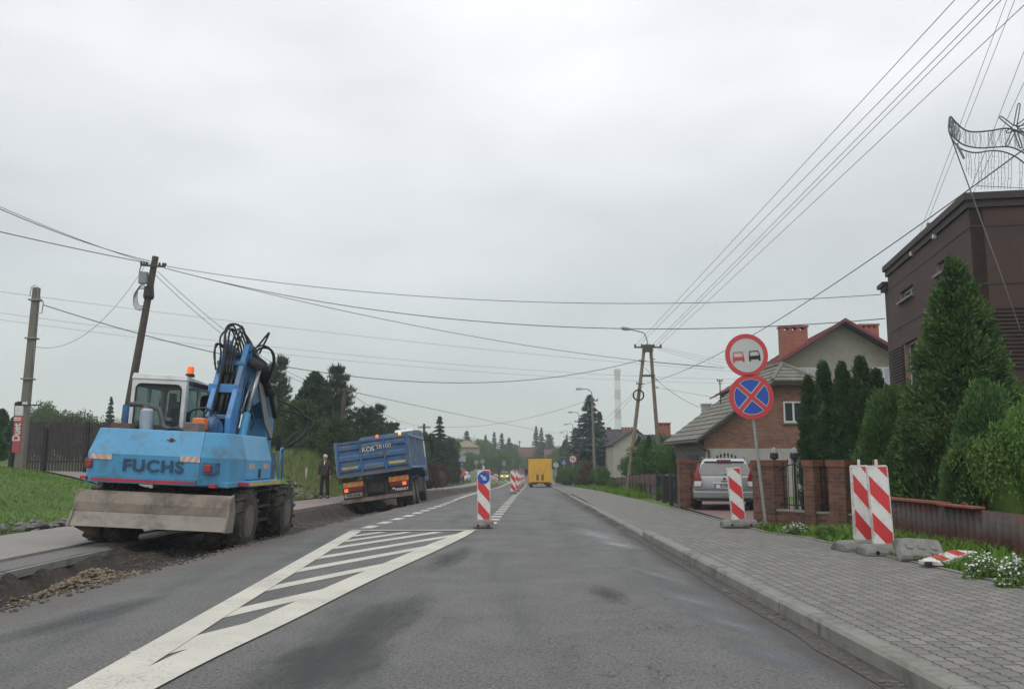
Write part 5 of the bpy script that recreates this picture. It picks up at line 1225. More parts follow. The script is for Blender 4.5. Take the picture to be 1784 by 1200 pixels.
# ---------------------------------------------------------------- dump truck
dt = empty('dump_truck', (-4.62, 31.3, -.42), 'blue dump truck leaning left with two wheels in the trench', 'dump truck'); dt.rotation_euler = (0, R(-7.6), R(.5))
ZT = .05
for y in (0, 1.35, 5.2):
    for x, s in (((-1.05, -1), (-.73, -1), (.73, 1), (1.05, 1)) if y < 4 else ((-1.0, -1), (1.0, 1))):
        wheel(dt, x, y, .50 + ZT, .50, .29, s, tyre='tyre', rim='rim_mud', lugs=0)
b = MB(); b.box(-.45, .45, -.7, 6.0, .72, 1.0); b.tube([(-1, 0, .55), (1, 0, .55)], .12, 8); b.tube([(-1, 1.35, .55), (1, 1.35, .55)], .12, 8); b.tube([(-1, 5.2, .55), (1, 5.2, .55)], .1, 8); b.box(-1.1, 1.1, -.55, -.45, .70, 1.22); b.box(-.3, .3, -.6, -.5, .62, 1.1); b.box(-1.15, -.5, 2.2, 4.2, .5, 1.05); b.box(.5, 1.15, 2.2, 4.2, .5, 1.05)
ch = b.build('chassis', MATS['chassis'], dt)
b = MB(); b.box(-1.24, 1.24, -.86, -.72, .48, .60); b.box(-1.24, 1.24, -.87, -.74, .60, .62); b.build('rear_bumper', MATS['rusty_bar'], dt, bevel=.01)
b = MB(); b.box(-.42, -.34, -.8, -.7, .6, 1.1); b.box(.30, .40, -.8, -.7, .6, 1.1); b.box(-.22, .25, -.72, -.6, .75, 1.02); b.lathe([(.06, 0), (.06, .08)], (.05, -.72, .92), 'y', 10); b.build('tow_frame', MATS['chassis'], dt)
# mudflap panels with lamps
for s, x0 in ((-1, -1.18), (1, .42)):
    x1 = x0 + .76; b = MB(); b.box(x0, x1, -.74, -.70, .62, 1.24); mf = b.build('rear_panel', MATS['chassis'], dt)
    hz_ = hazard('hazard_plate', x0 + .02, x1 - .04, 1.03, 1.20, -.742, 3, mf, base='yellow_strip', red='lamp_orange', dx=.10, sl=1)
    b = MB(); b.box(x0 + .04, x1 - .06, -.80, -.742, .86, 1.00); tl = b.build('tail_lamp', M('lamp_body', (.15, .015, .015), .35), mf, bevel=.01)
    xl_ = x0 + .12 if s < 0 else x1 - .20; b = MB(); b.box(xl_ - .065, xl_ + .065, -.806, -.80, .87, .99); b.build('lit_lamp', MATS['lamp_lit'], tl)
b = MB(); b.box(-1.14, -.52, -.80, -.775, .68, .82); pl = b.build('number_plate', M('plate_dull', (.42, .42, .38), .5, dirt=(.2, .18, .15), dirt_amt=.5), dt); text('plate_number', 'KOS 58100', .12, MATS['dark'], pl, (-.83, -.803, .75), (R(90), 0, 0), bold=.003, depth=.002, sx=.85)
text('maker_lettering', 'RENAULT', .11, MATS['white'], dt, (.86, -.745, .745), (R(90), 0, 0), bold=.004, depth=.002); 
b = MB(); b.prism([(.52, -.742, .80), (.58, -.742, .76), (.64, -.742, .80), (.58, -.742, .84)], (0, -.003, 0)); b.build('emblem', MATS['white'], dt)
# tipping body
bw, by0, by1, bz0, bz1 = 1.26, -.92, 4.45, 1.45, 2.60
b = MB(); b.box(-bw, bw, by0 + .04, by1, bz0, bz0 + .06); b.box(-bw, -bw + .05, by0 + .04, by1, bz0 + .06, bz1 + .02); b.box(bw - .05, bw, by0 + .04, by1, bz0 + .06, bz1 + .02); b.box(-bw + .05, bw - .05, by1 - .05, by1, bz0 + .06, bz1 + .35)
b.box(-bw - .02, bw + .02, by1 - .0, by1 + .5, bz1 + .25, bz1 + .31)
tub = b.build('tipper_body', MATS['truck_blue_side'], dt)
b = MB(); b.box(-bw + .02, bw - .02, by0, by0 + .04, bz0 + .02, bz1); tg = b.build('tailgate', MATS['truck_blue'], tub)
b = MB()
for x in (-bw, -.44, .40, bw - .07): b.box(x, x + .075, by0 - .06, by0, bz0 + .02, bz1 + (.03 if abs(x) > 1 else 0))
b.box(-bw + .07, bw - .07, by0 - .05, by0, bz1 - .075, bz1 - .0)
for sx0, sx1 in ((-bw + .08, -.45), (-.36, .39), (.48, bw - .08)):
    for k in range(3):
        z0_ = bz0 + .08 + k * .37
        b.loft([[(x_, by0, z0_), (x_, by0 - .05, z0_ + .05), (x_, by0 - .05, z0_ + .17), (x_, by0, z0_ + .23)] for x_ in (sx0, sx1)])
b.build('rib', MATS['truck_blue'], tg, bevel=.006)
for z0_ in (bz0 + .08, bz0 + .08 + .74): MB().box(-.34, .37, by0 - .053, by0 - .0505, z0_ + .06, z0_ + .16).build('worn_panel', M('worn', (.14, .15, .16), .7, var=.2, dirt=(.05, .09, .17), dirt_amt=.4), tg)
b = MB(); b.box(-bw, bw, by0 - .05, by0 + .02, bz0 - .07, bz0 + .015); b.build('lower_edge', M('edge_mud', (.17, .14, .12), .8, dirt=(.05, .09, .17), dirt_amt=.4), tub)
for x0 in (-1.1, .56):
    b = MB(); b.box(x0, x0 + .56, by0 - .066, by0 - .061, bz0 + .20, bz0 + .28) ; b.build('yellow_strip', MATS['yellow_strip'], tg)
text('side_lettering', 'KOS', .215, MATS['white_board'], tg, (-.13, by0 - .056, bz0 + .80), (R(90), 0, 0), bold=.002, depth=.003, sx=1.05); text('side_lettering', '58100', .20, MATS['cream_strip'], tg, (.42, by0 - .064, bz0 + .84), (R(90), 0, 0), bold=.0, depth=.003, sx=1.05)
for k in (0, 1):
    x0 = bw
    b = MB()
b = MB()
for y in np.linspace(by0 + .05, by1 - .1, 8): b.box(bw, bw + .06, y, y + .08, bz0, bz1 + .02)
b.box(bw, bw + .07, by0, by1, bz1 - .05, bz1 + .03); b.box(bw, bw + .07, by0, by1, bz0 - .03, bz0 + .05)
for y in np.linspace(by0 + .05, by1 - .1, 8): b.box(-bw - .06, -bw, y, y + .08, bz0, bz1 + .02)
b.build('side_rib', M('rib_pale', (.14, .22, .33), .5, dirt=(.3, .32, .33), dirt_amt=.35), tub)
for x, mt in ((.22, 'lamp_lit'), (bw - .12, 'lamp_amber')):
    b = MB(); b.lathe([(.05, bz1 + .0), (.055, bz1 + .08), (.035, bz1 + .11), (.01, bz1 + .12)], (x if mt == 'lamp_lit' else x - .12, by0 + .03, 0), 'z', 12); b.build('warning_lamp', MATS[mt], tub, smooth=True)
b = MB(); b.loft([[(x_, 4.75, .85), (x_, 6.5, .85), (x_, 6.55, 1.8), (x_, 6.3, 2.85), (x_, 6.0, 2.98), (x_, 4.75, 2.98)] for x_ in (-1.2, 1.2)]); cb2 = b.build('cab', MATS['truck_blue'], dt, bevel=.05, seg=3)
b = MB(); b.box(1.202, 1.21, 5.3, 6.2, 1.85, 2.6); b.box(-1.21, -1.202, 5.3, 6.2, 1.85, 2.6); b.add([(-1.05, 6.56, 1.85), (1.05, 6.56, 1.85), (1.0, 6.35, 2.75), (-1.0, 6.35, 2.75)], [(0, 1, 2, 3)]); b.build('window', MATS['window'], cb2)
b = MB(); b.loft([[(x_, 4.8, 2.985), (x_, 6.0, 2.985), (x_, 5.6, 3.06), (x_, 5.0, 3.10)] for x_ in (.15, .95)]); b.build('roof_spoiler', MATS['white'], cb2, bevel=.04)
b = MB(); b.tube([(1.2, 6.3, 2.6), (1.5, 6.4, 2.55)], .025, 6); b.box(1.42, 1.6, 6.35, 6.42, 1.95, 2.5); b.box(1.38, 1.52, 6.3, 6.37, 2.55, 2.75); b.build('mirror', MATS['black'], cb2)
b = MB(); b.box(1.0, 1.24, -.62, .62, 1.08, 1.13); b.box(1.0, 1.24, .75, 2.0, 1.08, 1.13); b.box(-1.24, -1.0, -.62, 2.0, 1.08, 1.13); b.box(1.1, 1.24, 4.6, 5.8, 1.06, 1.3); b.box(1.06, 1.22, -.68, -.62, .55, 1.1); b.build('mudguard', MATS['chassis'], dt)
# ---------------------------------------------------------------- cars
def car(name, loc, label, paint, length=4.4, width=1.78, height=1.5, wagon=True, rz=0, front=False, plate=None, trim='silver_dark'):
    """origin at the centre of the rear axle on the ground; the nose points to +y; rear face at y=-0.85"""
    e = empty(name, loc, label, 'car', None, rz); W = width / 2; Hh = height
    if wagon: st = [(-.86, .42, .98, .98, .80), (-.80, .30, 1.02, 1.02, .90), (-.5, .26, 1.0, 1.0, .97), (.3, .24, .96, .96, 1), (1.8, .24, .94, .94, 1), (2.7, .26, .90, .90, .98), (3.15, .28, .80, .80, .93), (length - .95, .32, .70, .70, .84), (length - .85, .42, .60, .60, .66)]
    else: st = [(-.82, .42, .88, .88, .78), (-.72, .30, .95, .95, .90), (-.4, .26, .96, .96, .97), (.3, .24, .94, .94, 1), (1.8, .24, .92, .92, 1), (2.5, .26, .90, .90, .98), (3.0, .28, .80, .80, .92), (length - .92, .34, .68, .68, .8), (length - .85, .42, .58, .58, .62)]
    secs = []
    for y, zb, zt, _, k in st:
        w_ = W * k; sh = zb + (zt - zb) * .62
        secs.append([(-w_ * .88, y, zb), (w_ * .88, y, zb), (w_ * .98, y, zb + .12), (w_, y, sh), (w_ * .93, y, zt - .03), (w_ * .86, y, zt), (-w_ * .86, y, zt), (-w_ * .93, y, zt - .03), (-w_, y, sh), (-w_ * .98, y, zb + .12)])
    body = MB().loft(secs).build('body', MATS[paint], e, smooth=True, autosmooth=42, bevel=.012)
    # greenhouse
    bt_ = .985; ry = -.62 if wagon else -.2
    if wagon: gp = [(-.80, 1.0), (-.60, Hh - .08), (-.40, Hh), (1.3, Hh + .0), (1.9, Hh - .10), (2.75, .90)]
    else: gp = [(-.62, .93), (-.15, Hh - .10), (.15, Hh), (1.2, Hh), (1.75, Hh - .09), (2.5, .90)]
    secs = []
    for y, z in gp:
        zt = z; k = np.interp(z, [.9, Hh], [.90, .66]); kb = .905
        secs.append([(-W * kb, y, .90), (W * kb, y, .90), (W * k, y, zt - .03 if zt > 1.05 else zt), (W * k * .9, y, zt), (-W * k * .9, y, zt), (-W * k, y, zt - .03 if zt > 1.05 else zt)])
    gh = MB().loft(secs).build('roof', MATS[paint], e, smooth=True, autosmooth=35, bevel=.02)
    def k_(z): return np.interp(z, [.9, Hh], [.90, .66])
    z0_, z1_ = (1.03, Hh - .14) if wagon else (.97, Hh - .14)
    y0_ = np.interp(z0_, [gp[0][1], gp[1][1]], [gp[0][0], gp[1][0]]) - .006; y1_ = np.interp(z1_, [gp[0][1], gp[1][1]], [gp[0][0], gp[1][0]]) - .006
    a_, c_ = W * .80, W * .68
    b = MB(); b.prism([(-a_, y0_, z0_), (a_, y0_, z0_), (c_, y1_, z1_), (-c_, y1_, z1_)], (0, -.006, .0)); b.build('rear_window', MATS['window'], gh, bevel=.003)
    y2, y3 = gp[-2][0], gp[-1][0]; z2, z3 = gp[-2][1], gp[-1][1]
    b = MB(); b.prism([(-W * .82, y3 - .10, z3 + .08), (W * .82, y3 - .10, z3 + .08), (W * .66, y2 + .02, z2 + .01), (-W * .66, y2 + .02, z2 + .01)], (0, .012, .012)); b.build('windscreen', MATS['window'], gh)
    for s in (-1, 1):
        q = [(gp[1][0] + .02, 1.02), (gp[1][0] + .2, Hh - .12), (gp[-2][0] - .1, Hh - .14), (gp[-1][0] - .35, 1.02)]
        b = MB(); b.prism([(s * (W * (k_(z) + .022) + (.012 if z < 1.1 else .006)), y, z) for y, z in q], (s * .004, 0, 0)); b.build('side_window', MATS['window'], gh)
    for y in (0, 2.62 if wagon else 2.5):
        for s in (-1, 1): wheel(e, s * (W - .10), y, .315, .315, .20, s, tyre='tyre_clean', rim='silver', rimr=.64, spokes=7, n=24)
    for y in (0, 2.62 if wagon else 2.5):
        for s in (-1, 1): MB().lathe([(.37, s * (W - .22)), (.37, s * (W + .002))], (0, y, .33), 'x', 24).build('wheel_arch', MATS['black'], e)
    for s in (-1, 1):
        b = MB(); b.loft([[(s * (W + .0), 1.95, 1.0), (s * (W + .0), 2.05, 1.0), (s * W, 2.05, 1.1), (s * W, 1.95, 1.1)], [(s * (W + .17), 1.97, .98), (s * (W + .17), 2.07, .98), (s * (W + .17), 2.07, 1.12), (s * (W + .17), 1.97, 1.12)]]); b.build('mirror', MATS[paint] if s < 0 else MATS['black'], e, bevel=.02)
    b = MB(); b.loft([[(-W * .93, -.89, .36), (W * .93, -.89, .36), (W * .95, -.91, .56), (-W * .95, -.91, .56)], [(-W * .96, -.5, .30), (W * .96, -.5, .30), (W * .99, -.5, .62), (-W * .99, -.5, .62)]]); bp = b.build('rear_bumper', MATS[paint], e, bevel=.03, seg=3)
    b = MB(); b.box(-W * .93, W * .93, -.885, -.8, .56, .66); b.build('bumper_trim', MATS[trim], bp, bevel=.015)
    b = MB(); b.box(-W * .75, W * .75, -.88, -.7, .27, .37); b.build('bumper_skirt', MATS['black'], bp)
    for s in (-1, 1):
        # tail lamps climb the pillar
        b = MB(); xo = W * .915
        b.loft([[(s * (xo - .20), -.90, .86), (s * xo, -.84, .86), (s * xo, -.70, .86), (s * (xo - .20), -.75, .86)], [(s * (xo - .17), -.89, 1.02), (s * (xo - .005), -.83, 1.04), (s * (xo - .005), -.70, 1.04), (s * (xo - .17), -.75, 1.02)], [(s * (xo - .10 * 1.2), -.80, 1.16), (s * (xo - .045), -.76, 1.18), (s * (xo - .045), -.66, 1.18), (s * (xo - .12), -.70, 1.16)], [(s * (xo - .15), -.70, 1.36), (s * (xo - .10), -.68, 1.38), (s * (xo - .10), -.60, 1.38), (s * (xo - .15), -.62, 1.36)]])
        tl = b.build('tail_lamp', M('lamp_deep', (.20, .02, .02), .25), e, smooth=True, autosmooth=30)
        b = MB(); b.loft([[(s * (xo - .17), -.905, .70), (s * xo, -.86, .70), (s * xo, -.78, .70), (s * (xo - .17), -.82, .70)], [(s * (xo - .21), -.905, .85), (s * xo, -.85, .85), (s * xo, -.78, .85), (s * (xo - .21), -.82, .85)]]); b.build('lower_lens', MATS['white'], tl, bevel=.01)
    if wagon:
        for s in (-1, 1): MB().tube([(s * W * .64, -.35, Hh - .01), (s * W * .655, -.25, Hh + .06), (s * W * .655, 1.2, Hh + .06), (s * W * .64, 1.35, Hh - .01)], .018, 6).build('roof_rail', MATS['silver_dark'], gh, smooth=True)
        b = MB(); b.loft([[(-W * .62, -.68, Hh - .06), (W * .62, -.68, Hh - .06), (W * .6, -.4, Hh + .015), (-W * .6, -.4, Hh + .015)], [(-W * .62, -.66, Hh - .02), (W * .62, -.66, Hh - .02), (W * .6, -.4, Hh + .02), (-W * .6, -.4, Hh + .02)]]); sp_ = b.build('spoiler', MATS[paint], gh)
        b = MB(); b.box(-.19, .19, -.70, -.66, Hh - .065, Hh - .02); b.build('brake_lamp', MATS['lamp_red'], sp_)
    b = MB(); b.box(-.30, .34, -.905, -.86, .78, .82); b.build('plate_trim', MATS['white'] if paint == 'silver' else MATS[paint], e, bevel=.008)
    b = MB(); b.box(-.27, .27, -.885, -.87, .655, .775); pl = b.build('number_plate', MATS['white'], e)
    b = MB(); b.box(-.27, -.235, -.888, -.885, .656, .774); b.build('blue_band', MATS['blue_sign'], pl)
    if plate: text('plate_number', plate, .115, MATS['black'], pl, (.02, -.889, .715), (R(90), 0, 0), bold=.003, depth=.002, sx=.9)
    if wagon:
        b = MB(); b.tube([(0, -.86, 1.06), (.28, -.87, 1.09), (.34, -.86, 1.10)], .012, 5); b.build('wiper', MATS['black'], gh)
        b = MB(); b.lathe([(.035, 0), (.035, .01)], (0, -.915, .93), 'y', 12); b.box(-.09, .09, -.905, -.90, .845, .865); b.build('emblem', MATS['black'], e)
        b = MB(); b.tube([(0, -.85, .36), (0, -.98, .36), (0, -.98, .42)], .02, 6); b.lathe([(.001, .42), (.028, .44), (.028, .46), (.001, .485)], (0, -.98, 0), 'z', 10); b.build('tow_hook', MATS['steel'], e)
    L = length - .85
    for s in (-1, 1):
        b = MB(); b.loft([[(s * W * .38, L + .0, .60), (s * W * .72, L - .06, .60), (s * W * .74, L - .12, .74), (s * W * .40, L - .08, .73)], [(s * W * .38, L - .2, .60), (s * W * .72, L - .25, .60), (s * W * .74, L - .3, .74), (s * W * .40, L - .3, .73)]]); b.build('headlight', MATS['headlight'] if front == 'lit' else MATS['window_light'], e)
    b = MB(); b.box(-W * .5, W * .5, L - .06, L + .02, .42, .54); b.build('grille', MATS['black'], e); 
    b = MB(); b.box(-.26, .26, L + .02, L + .03, .44, .54); b.build('number_plate', MATS['white'], e)
    return e
p = GP(1262, 889, .045); sc_ = car('parked_car', (p.x + .13, p.y + .45, float(gz(p.y)) + .06), 'silver estate car parked in the driveway with its back to us', 'silver', 4.45, 1.78, 1.50, plate='KOS 7', rz=R(-13)); sc_.scale = (1, 1, .94)
p = GP(800, 841); car('parked_car', (p.x + .5, p.y + 3.4, p.z + .03), 'white car parked far off beside the person in orange', 'car_white', 4.1, 1.7, 1.42, wagon=False, rz=R(180 - 6))
p = GP(879, 836); car('oncoming_car', (p.x, p.y + 3.2, p.z + .01), 'small yellow taxi coming towards us with headlights on', 'car_yellow', 4.1, 1.75, 1.5, wagon=False, rz=R(180), front='lit')
# ---------------------------------------------------------------- yellow box truck
d = 81.0; c = AT(941.5, 848, d); k = d / 1500; e = empty('box_truck', (c.x, d, float(gz(d))), 'yellow box truck driving away in the right lane', 'truck'); zb = AT(941, 841, d).z - e.location.z; zt = AT(941, 797.5, d).z - e.location.z; W_ = 19.6 * k
for y in (1.3, 5.0):
    for s in (-1, 1): wheel(e, s * (W_ - .22), y, .38, .38, .3, s, tyre='tyre_clean', rim='grey_metal', n=20)
b = MB(); b.box(-W_, W_, 0, 4.6, zb, zt); bx = b.build('box_body', MATS['van_yellow'], e, bevel=.03)
b = MB(); b.box(-W_ - .01, W_ + .01, -.02, 4.62, zt - .03, zt + .04); b.build('top_edge', MATS['black'], bx)
b = MB()
for x in (-.28, .18):
    P = rrect(x - .10, x + .14, zb + .22, zb + .80, .11, 5); b.prism([(q[0], -.004, q[2]) for q in P], (0, -.004, 0))
b.prism([(.18, -.004, zb + .95), (.30, -.004, zb + 1.0), (.42, -.004, zb + .95), (.30, -.004, zb + .90)], (0, -.004, 0))
mk = b.build('black_mark', M('mark_black', (.05, .035, .01), .6), bx)
b = MB()
for x in (-.28, .18):
    P = rrect(x - .05, x + .09, zb + .28, zb + .74, .06, 5); b.prism([(q[0], -.009, q[2]) for q in P], (0, -.002, 0))
b.build('mark_inner', M('mark_brown', (.22, .13, .02), .6), mk)
b = MB(); b.box(-.012, .012, -.012, -.004, zb + .9, zt - .06); b.build('door_seam', M('seam', (.45, .25, .03), .6), bx)
b = MB(); b.box(-W_, W_, -.03, .12, zb - .16, zb - .004); rb = b.build('rear_frame', MATS['chassis'], e)
for s in (-1, 1):
    b = MB(); b.box(s * W_ - s * .24 - .12, s * W_ - s * .24 + .12, -.045, -.03, zb - .13, zb - .04); b.build('tail_lamp', MATS['lamp_red'], rb)
b = MB(); b.box(-.3, .3, -.045, -.03, zb - .14, zb - .04); b.build('number_plate', MATS['yellow_strip'], rb)
b = MB(); b.box(-.5, .5, .1, 6.2, .45, .7); b.tube([(-.9, 1.3, .38), (.9, 1.3, .38)], .08, 6); b.box(-.9, .9, -.02, .05, .42, .5); b.build('chassis', MATS['chassis'], e)
b = MB(); b.loft([[(x_, 4.75, .5), (x_, 6.6, .5), (x_, 6.6, 1.2), (x_, 6.1, 1.9), (x_, 5.7, 2.1), (x_, 4.75, 2.1)] for x_ in (-.95, .95)]); b.build('cab', MATS['van_yellow'], e, bevel=.05)
for s in (-1, 1): MB().box(s * 1.14 - .16, s * 1.14 + .1, 5.9, 5.95, 1.15, 1.6).build('mirror', MATS['black'], e)
# ================================================================ PEOPLE
def skin_fig(name, verts, edges, radii, mat, parent, sub=2, root=0):
    me = bpy.data.meshes.new(name); me.from_pydata(verts, edges, []); o = bpy.data.objects.new(name, me); col.objects.link(o)
    s = o.modifiers.new('s', 'SKIN'); s.use_smooth_shade = True
    if not me.skin_vertices: me.attributes.new('dummy', 'FLOAT', 'POINT')
    bpy.context.view_layer.update()
    if not me.skin_vertices:
        bpy.context.view_layer.objects.active = o
        with bpy.context.temp_override(object=o, active_object=o, selected_objects=[o]): bpy.ops.mesh.customdata_skin_add()
    for i, r in enumerate(radii):
        sv = me.skin_vertices[0].data[i]; sv.radius = r if isinstance(r, tuple) else (r, r); sv.use_root = (i == root)
    ss = o.modifiers.new('u', 'SUBSURF'); ss.levels = sub; ss.render_levels = sub
    bpy.context.view_layer.update()
    m2 = bpy.data.meshes.new_from_object(o.evaluated_get(bpy.context.evaluated_depsgraph_get())); bpy.data.objects.remove(o)
    m2.materials.clear(); m2.materials.append(mat); m2.polygons.foreach_set('use_smooth', [True] * len(m2.polygons)); m2.name = name
    q = bpy.data.objects.new(name, m2); col.objects.link(q); q.parent = parent; return q
def person(loc, label, rz, h=1.75, J=None, jacket='jacket', legs='trousers', hair='hair_white', stride=.16, bend=0, arm_out=.0, vest=None):
    e = empty('person', loc, label, 'person', None, rz); s = h / 1.75
    def S(v): return tuple(x * s for x in v)
    L = dict(pel=(0, 0, .93), wa=(0, .0, 1.08), ch=(0, .01 - bend * .25, 1.30), nk=(0, -bend * .35, 1.46), hb=(0, -.005 - bend * .4, 1.53), hm=(0, -.02 - bend * .42, 1.62), ht=(0, -.01 - bend * .42, 1.70),
             sl=(-.17, -bend * .3, 1.40), el=(-.25 - arm_out, .04, 1.14), wl=(-.25 - arm_out, -.06, .90), hl=(-.25 - arm_out, -.08, .84), sr=(.17, -bend * .3, 1.40), er=(.25 + arm_out, .03, 1.14), wr=(.26 + arm_out, -.07, .90), hr=(.26 + arm_out, -.09, .84),
             pl=(-.09, 0, .90), kl=(-.10, -.5 * stride - .03, .50), al=(-.10, -stride * .7, .09), tl=(-.11, -stride * .7 - .16, .04), pr=(.09, 0, .90), kr=(.10, .25 * stride - .03, .50), ar=(.10, stride * .9, .10), tr=(.11, stride * .9 - .15, .04))
    if J: L.update(J)
    def fig(nm, names, edges, rad, mat, root=0, sub=2): return skin_fig(nm, [S(L[n]) for n in names], [(names.index(a), names.index(b_)) for a, b_ in edges], [tuple(x * s for x in r) if isinstance(r, tuple) else r * s for r in rad], MATS[mat], e, sub, root)
    body = fig('body', ['pel', 'wa', 'ch', 'nk', 'hb', 'hm', 'ht', 'sl', 'el', 'wl', 'hl', 'sr', 'er', 'wr', 'hr', 'pl', 'kl', 'al', 'tl', 'pr', 'kr', 'ar', 'tr'],
        [('pel', 'wa'), ('wa', 'ch'), ('ch', 'nk'), ('nk', 'hb'), ('hb', 'hm'), ('hm', 'ht'), ('ch', 'sl'), ('sl', 'el'), ('el', 'wl'), ('wl', 'hl'), ('ch', 'sr'), ('sr', 'er'), ('er', 'wr'), ('wr', 'hr'), ('pel', 'pl'), ('pl', 'kl'), ('kl', 'al'), ('al', 'tl'), ('pel', 'pr'), ('pr', 'kr'), ('kr', 'ar'), ('ar', 'tr')],
        [(.13, .09), (.12, .09), (.14, .09), .055, (.07, .08), (.08, .095), (.06, .07), .06, .045, .03, (.03, .02), .06, .045, .03, (.03, .02), .08, .055, .035, .015, .08, .055, .035, .015], 'skin')
    # fingers and thumb of each hand
    b = MB()
    for sd, hn in ((-1, 'hl'), (1, 'hr')):
        q = Vector(S(L[hn]))
        for k in range(4):
            l_ = (.062, .072, .066, .052)[k]; o_ = q + Vector((0, (-.026 + .017 * k) * s, -.012)); b.tube([o_, o_ + Vector((-sd * .004, 0, -l_ * .55)), o_ + Vector((-sd * .02, 0, -l_ * .95))], [.0095, .009, .007], 6)
        o_ = q + Vector((-sd * .008, -.028 * s, .02)); b.tube([o_, o_ + Vector((-sd * .008, -.028, -.02)), o_ + Vector((-sd * .012, -.034, -.05))], [.011, .010, .008], 6)
    b.build('finger', MATS['skin'], body, smooth=True)
    b = MB(); hm = Vector(S(L['hm'])); b.loft([[hm + Vector((x_ * .012, -.085 - o_, z_)) for x_ in (-1, 1)] + [hm + Vector((x_ * .015, -.06, z_)) for x_ in (1, -1)] for z_, o_ in ((-.02, .028), (.0, .018), (.03, .0))])
    for sd in (-1, 1): b.lathe([(.001, -.02), (.016, -.012), (.02, 0), (.014, .014), (.001, .022)], hm + Vector((sd * .082, 0, -.01)), 'z', 8)
    b.build('nose_and_ears', MATS['skin'], body, smooth=True)
    b = MB()
    for sd in (-1, 1): b.lathe([(.009, -.006), (.009, .004)], hm + Vector((sd * .032, -.088, .012)), 'y', 8)
    b.box(hm.x - .025, hm.x + .025, hm.y - .094, hm.y - .08, hm.z - .052, hm.z - .045); b.build('eyes_and_mouth', M('face_dark', (.08, .04, .035), .6), body)
    # clothes
    fig('jacket', ['wa', 'pel', 'ch', 'sl', 'el', 'wl', 'sr', 'er', 'wr', 'nk'], [('wa', 'pel'), ('wa', 'ch'), ('ch', 'sl'), ('sl', 'el'), ('el', 'wl'), ('ch', 'sr'), ('sr', 'er'), ('er', 'wr'), ('ch', 'nk')], [(.165, .125), (.17, .125), (.175, .12), .085, .068, .052, .085, .068, .052, .065], jacket, sub=2)
    fig('trousers', ['pel', 'pl', 'kl', 'al', 'pr', 'kr', 'ar'], [('pel', 'pl'), ('pl', 'kl'), ('kl', 'al'), ('pel', 'pr'), ('pr', 'kr'), ('kr', 'ar')], [(.14, .105), .098, .075, .062, .098, .075, .062], legs)
    b = MB()
    for a, t in (('al', 'tl'), ('ar', 'tr')):
        A_, T_ = Vector(S(L[a])), Vector(S(L[t])); A_ = Vector((A_.x, A_.y + .05, A_.z)); b.loft([[Vector((c_.x - w_, c_.y, max(c_.z - h1, 0))), Vector((c_.x + w_, c_.y, max(c_.z - h1, 0))), Vector((c_.x + w_, c_.y, c_.z + h2)), Vector((c_.x - w_, c_.y, c_.z + h2))] for c_, w_, h1, h2 in ((A_, .04, .09, .02), (A_.lerp(T_, .5), .05, .07, .01), (T_ + Vector((0, -.04, 0)), .035, .04, .0))])
    b.build('shoes', MATS['shoes'], e, bevel=.02, smooth=True)
    b = MB(); hm = Vector(S(L['hm']))
    b.loft([[hm + Vector((r_ * math.cos(t) * .95, r_ * math.sin(t) * 1.12 + oy, z_)) for t in np.linspace(0, 2 * math.pi, 17)[:-1]] for r_, z_, oy in ((.080, -.02, .035), (.088, .03, .022), (.084, .07, .008), (.055, .105, .005), (.01, .118, .005))]); b.build('hair', MATS[hair], body, smooth=True)
    if jacket == 'jacket':
        b = MB(); nk = Vector(S(L['nk'])); b.prism([nk + Vector(q) for q in ((-.035, -.075, .0), (.035, -.075, .0), (0, -.135, -.17))], (0, -.012, 0)); b.build('shirt', MATS['shirt'], e)
    return e
p = GP(565, 868, .05); person((p.x, p.y, float(gz(p.y)) + .055), 'white haired man in a dark jacket walking on the pink walkway', R(-6), 1.74)
p = GP(808, 842, .05); person((p.x, p.y - 2.0, float(gz(p.y - 2)) + .06), 'person in a bright orange work top standing before the white car', R(35), 1.72, jacket='orange_vest', legs='work_trousers', hair='jacket', stride=.08, bend=.35)
# ================================================================ BUILDINGS, WALLS, FENCES
def hitplane(u, v, P0, nrm):
    d = Vector(ray(u, v)); o = Vector((0, 0, H)); t = (Vector(P0) - o).dot(nrm) / d.dot(nrm); return o + d * t
def wall_holes(b, L, Hh, th, holes, x0=0, z0=0):
    xs_ = sorted({x0, L} | {h[0] for h in holes} | {h[1] for h in holes}); zs_ = sorted({z0, Hh} | {h[2] for h in holes} | {h[3] for h in holes})
    def inh(x, z): return any(h[0] < x < h[1] and h[2] < z < h[3] for h in holes)
    for i in range(len(xs_) - 1):
        for j in range(len(zs_) - 1):
            a, c, e_, f = xs_[i], xs_[i + 1], zs_[j], zs_[j + 1]
            if inh((a + c) / 2, (e_ + f) / 2): continue
            b.add([(a, 0, e_), (c, 0, e_), (c, 0, f), (a, 0, f)], [(0, 1, 2, 3)]); b.add([(a, th, e_), (c, th, e_), (c, th, f), (a, th, f)], [(3, 2, 1, 0)])
    for a, c, e_, f in list(holes): b.add([(a, 0, e_), (c, 0, e_), (c, 0, f), (a, 0, f), (a, th, e_), (c, th, e_), (c, th, f), (a, th, f)], [(0, 4, 5, 1), (1, 5, 6, 2), (2, 6, 7, 3), (3, 7, 4, 0)])
    b.add([(x0, 0, z0), (L, 0, z0), (L, 0, Hh), (x0, 0, Hh), (x0, th, z0), (L, th, z0), (L, th, Hh), (x0, th, Hh)], [(1, 5, 6, 2), (2, 6, 7, 3), (3, 7, 4, 0)])
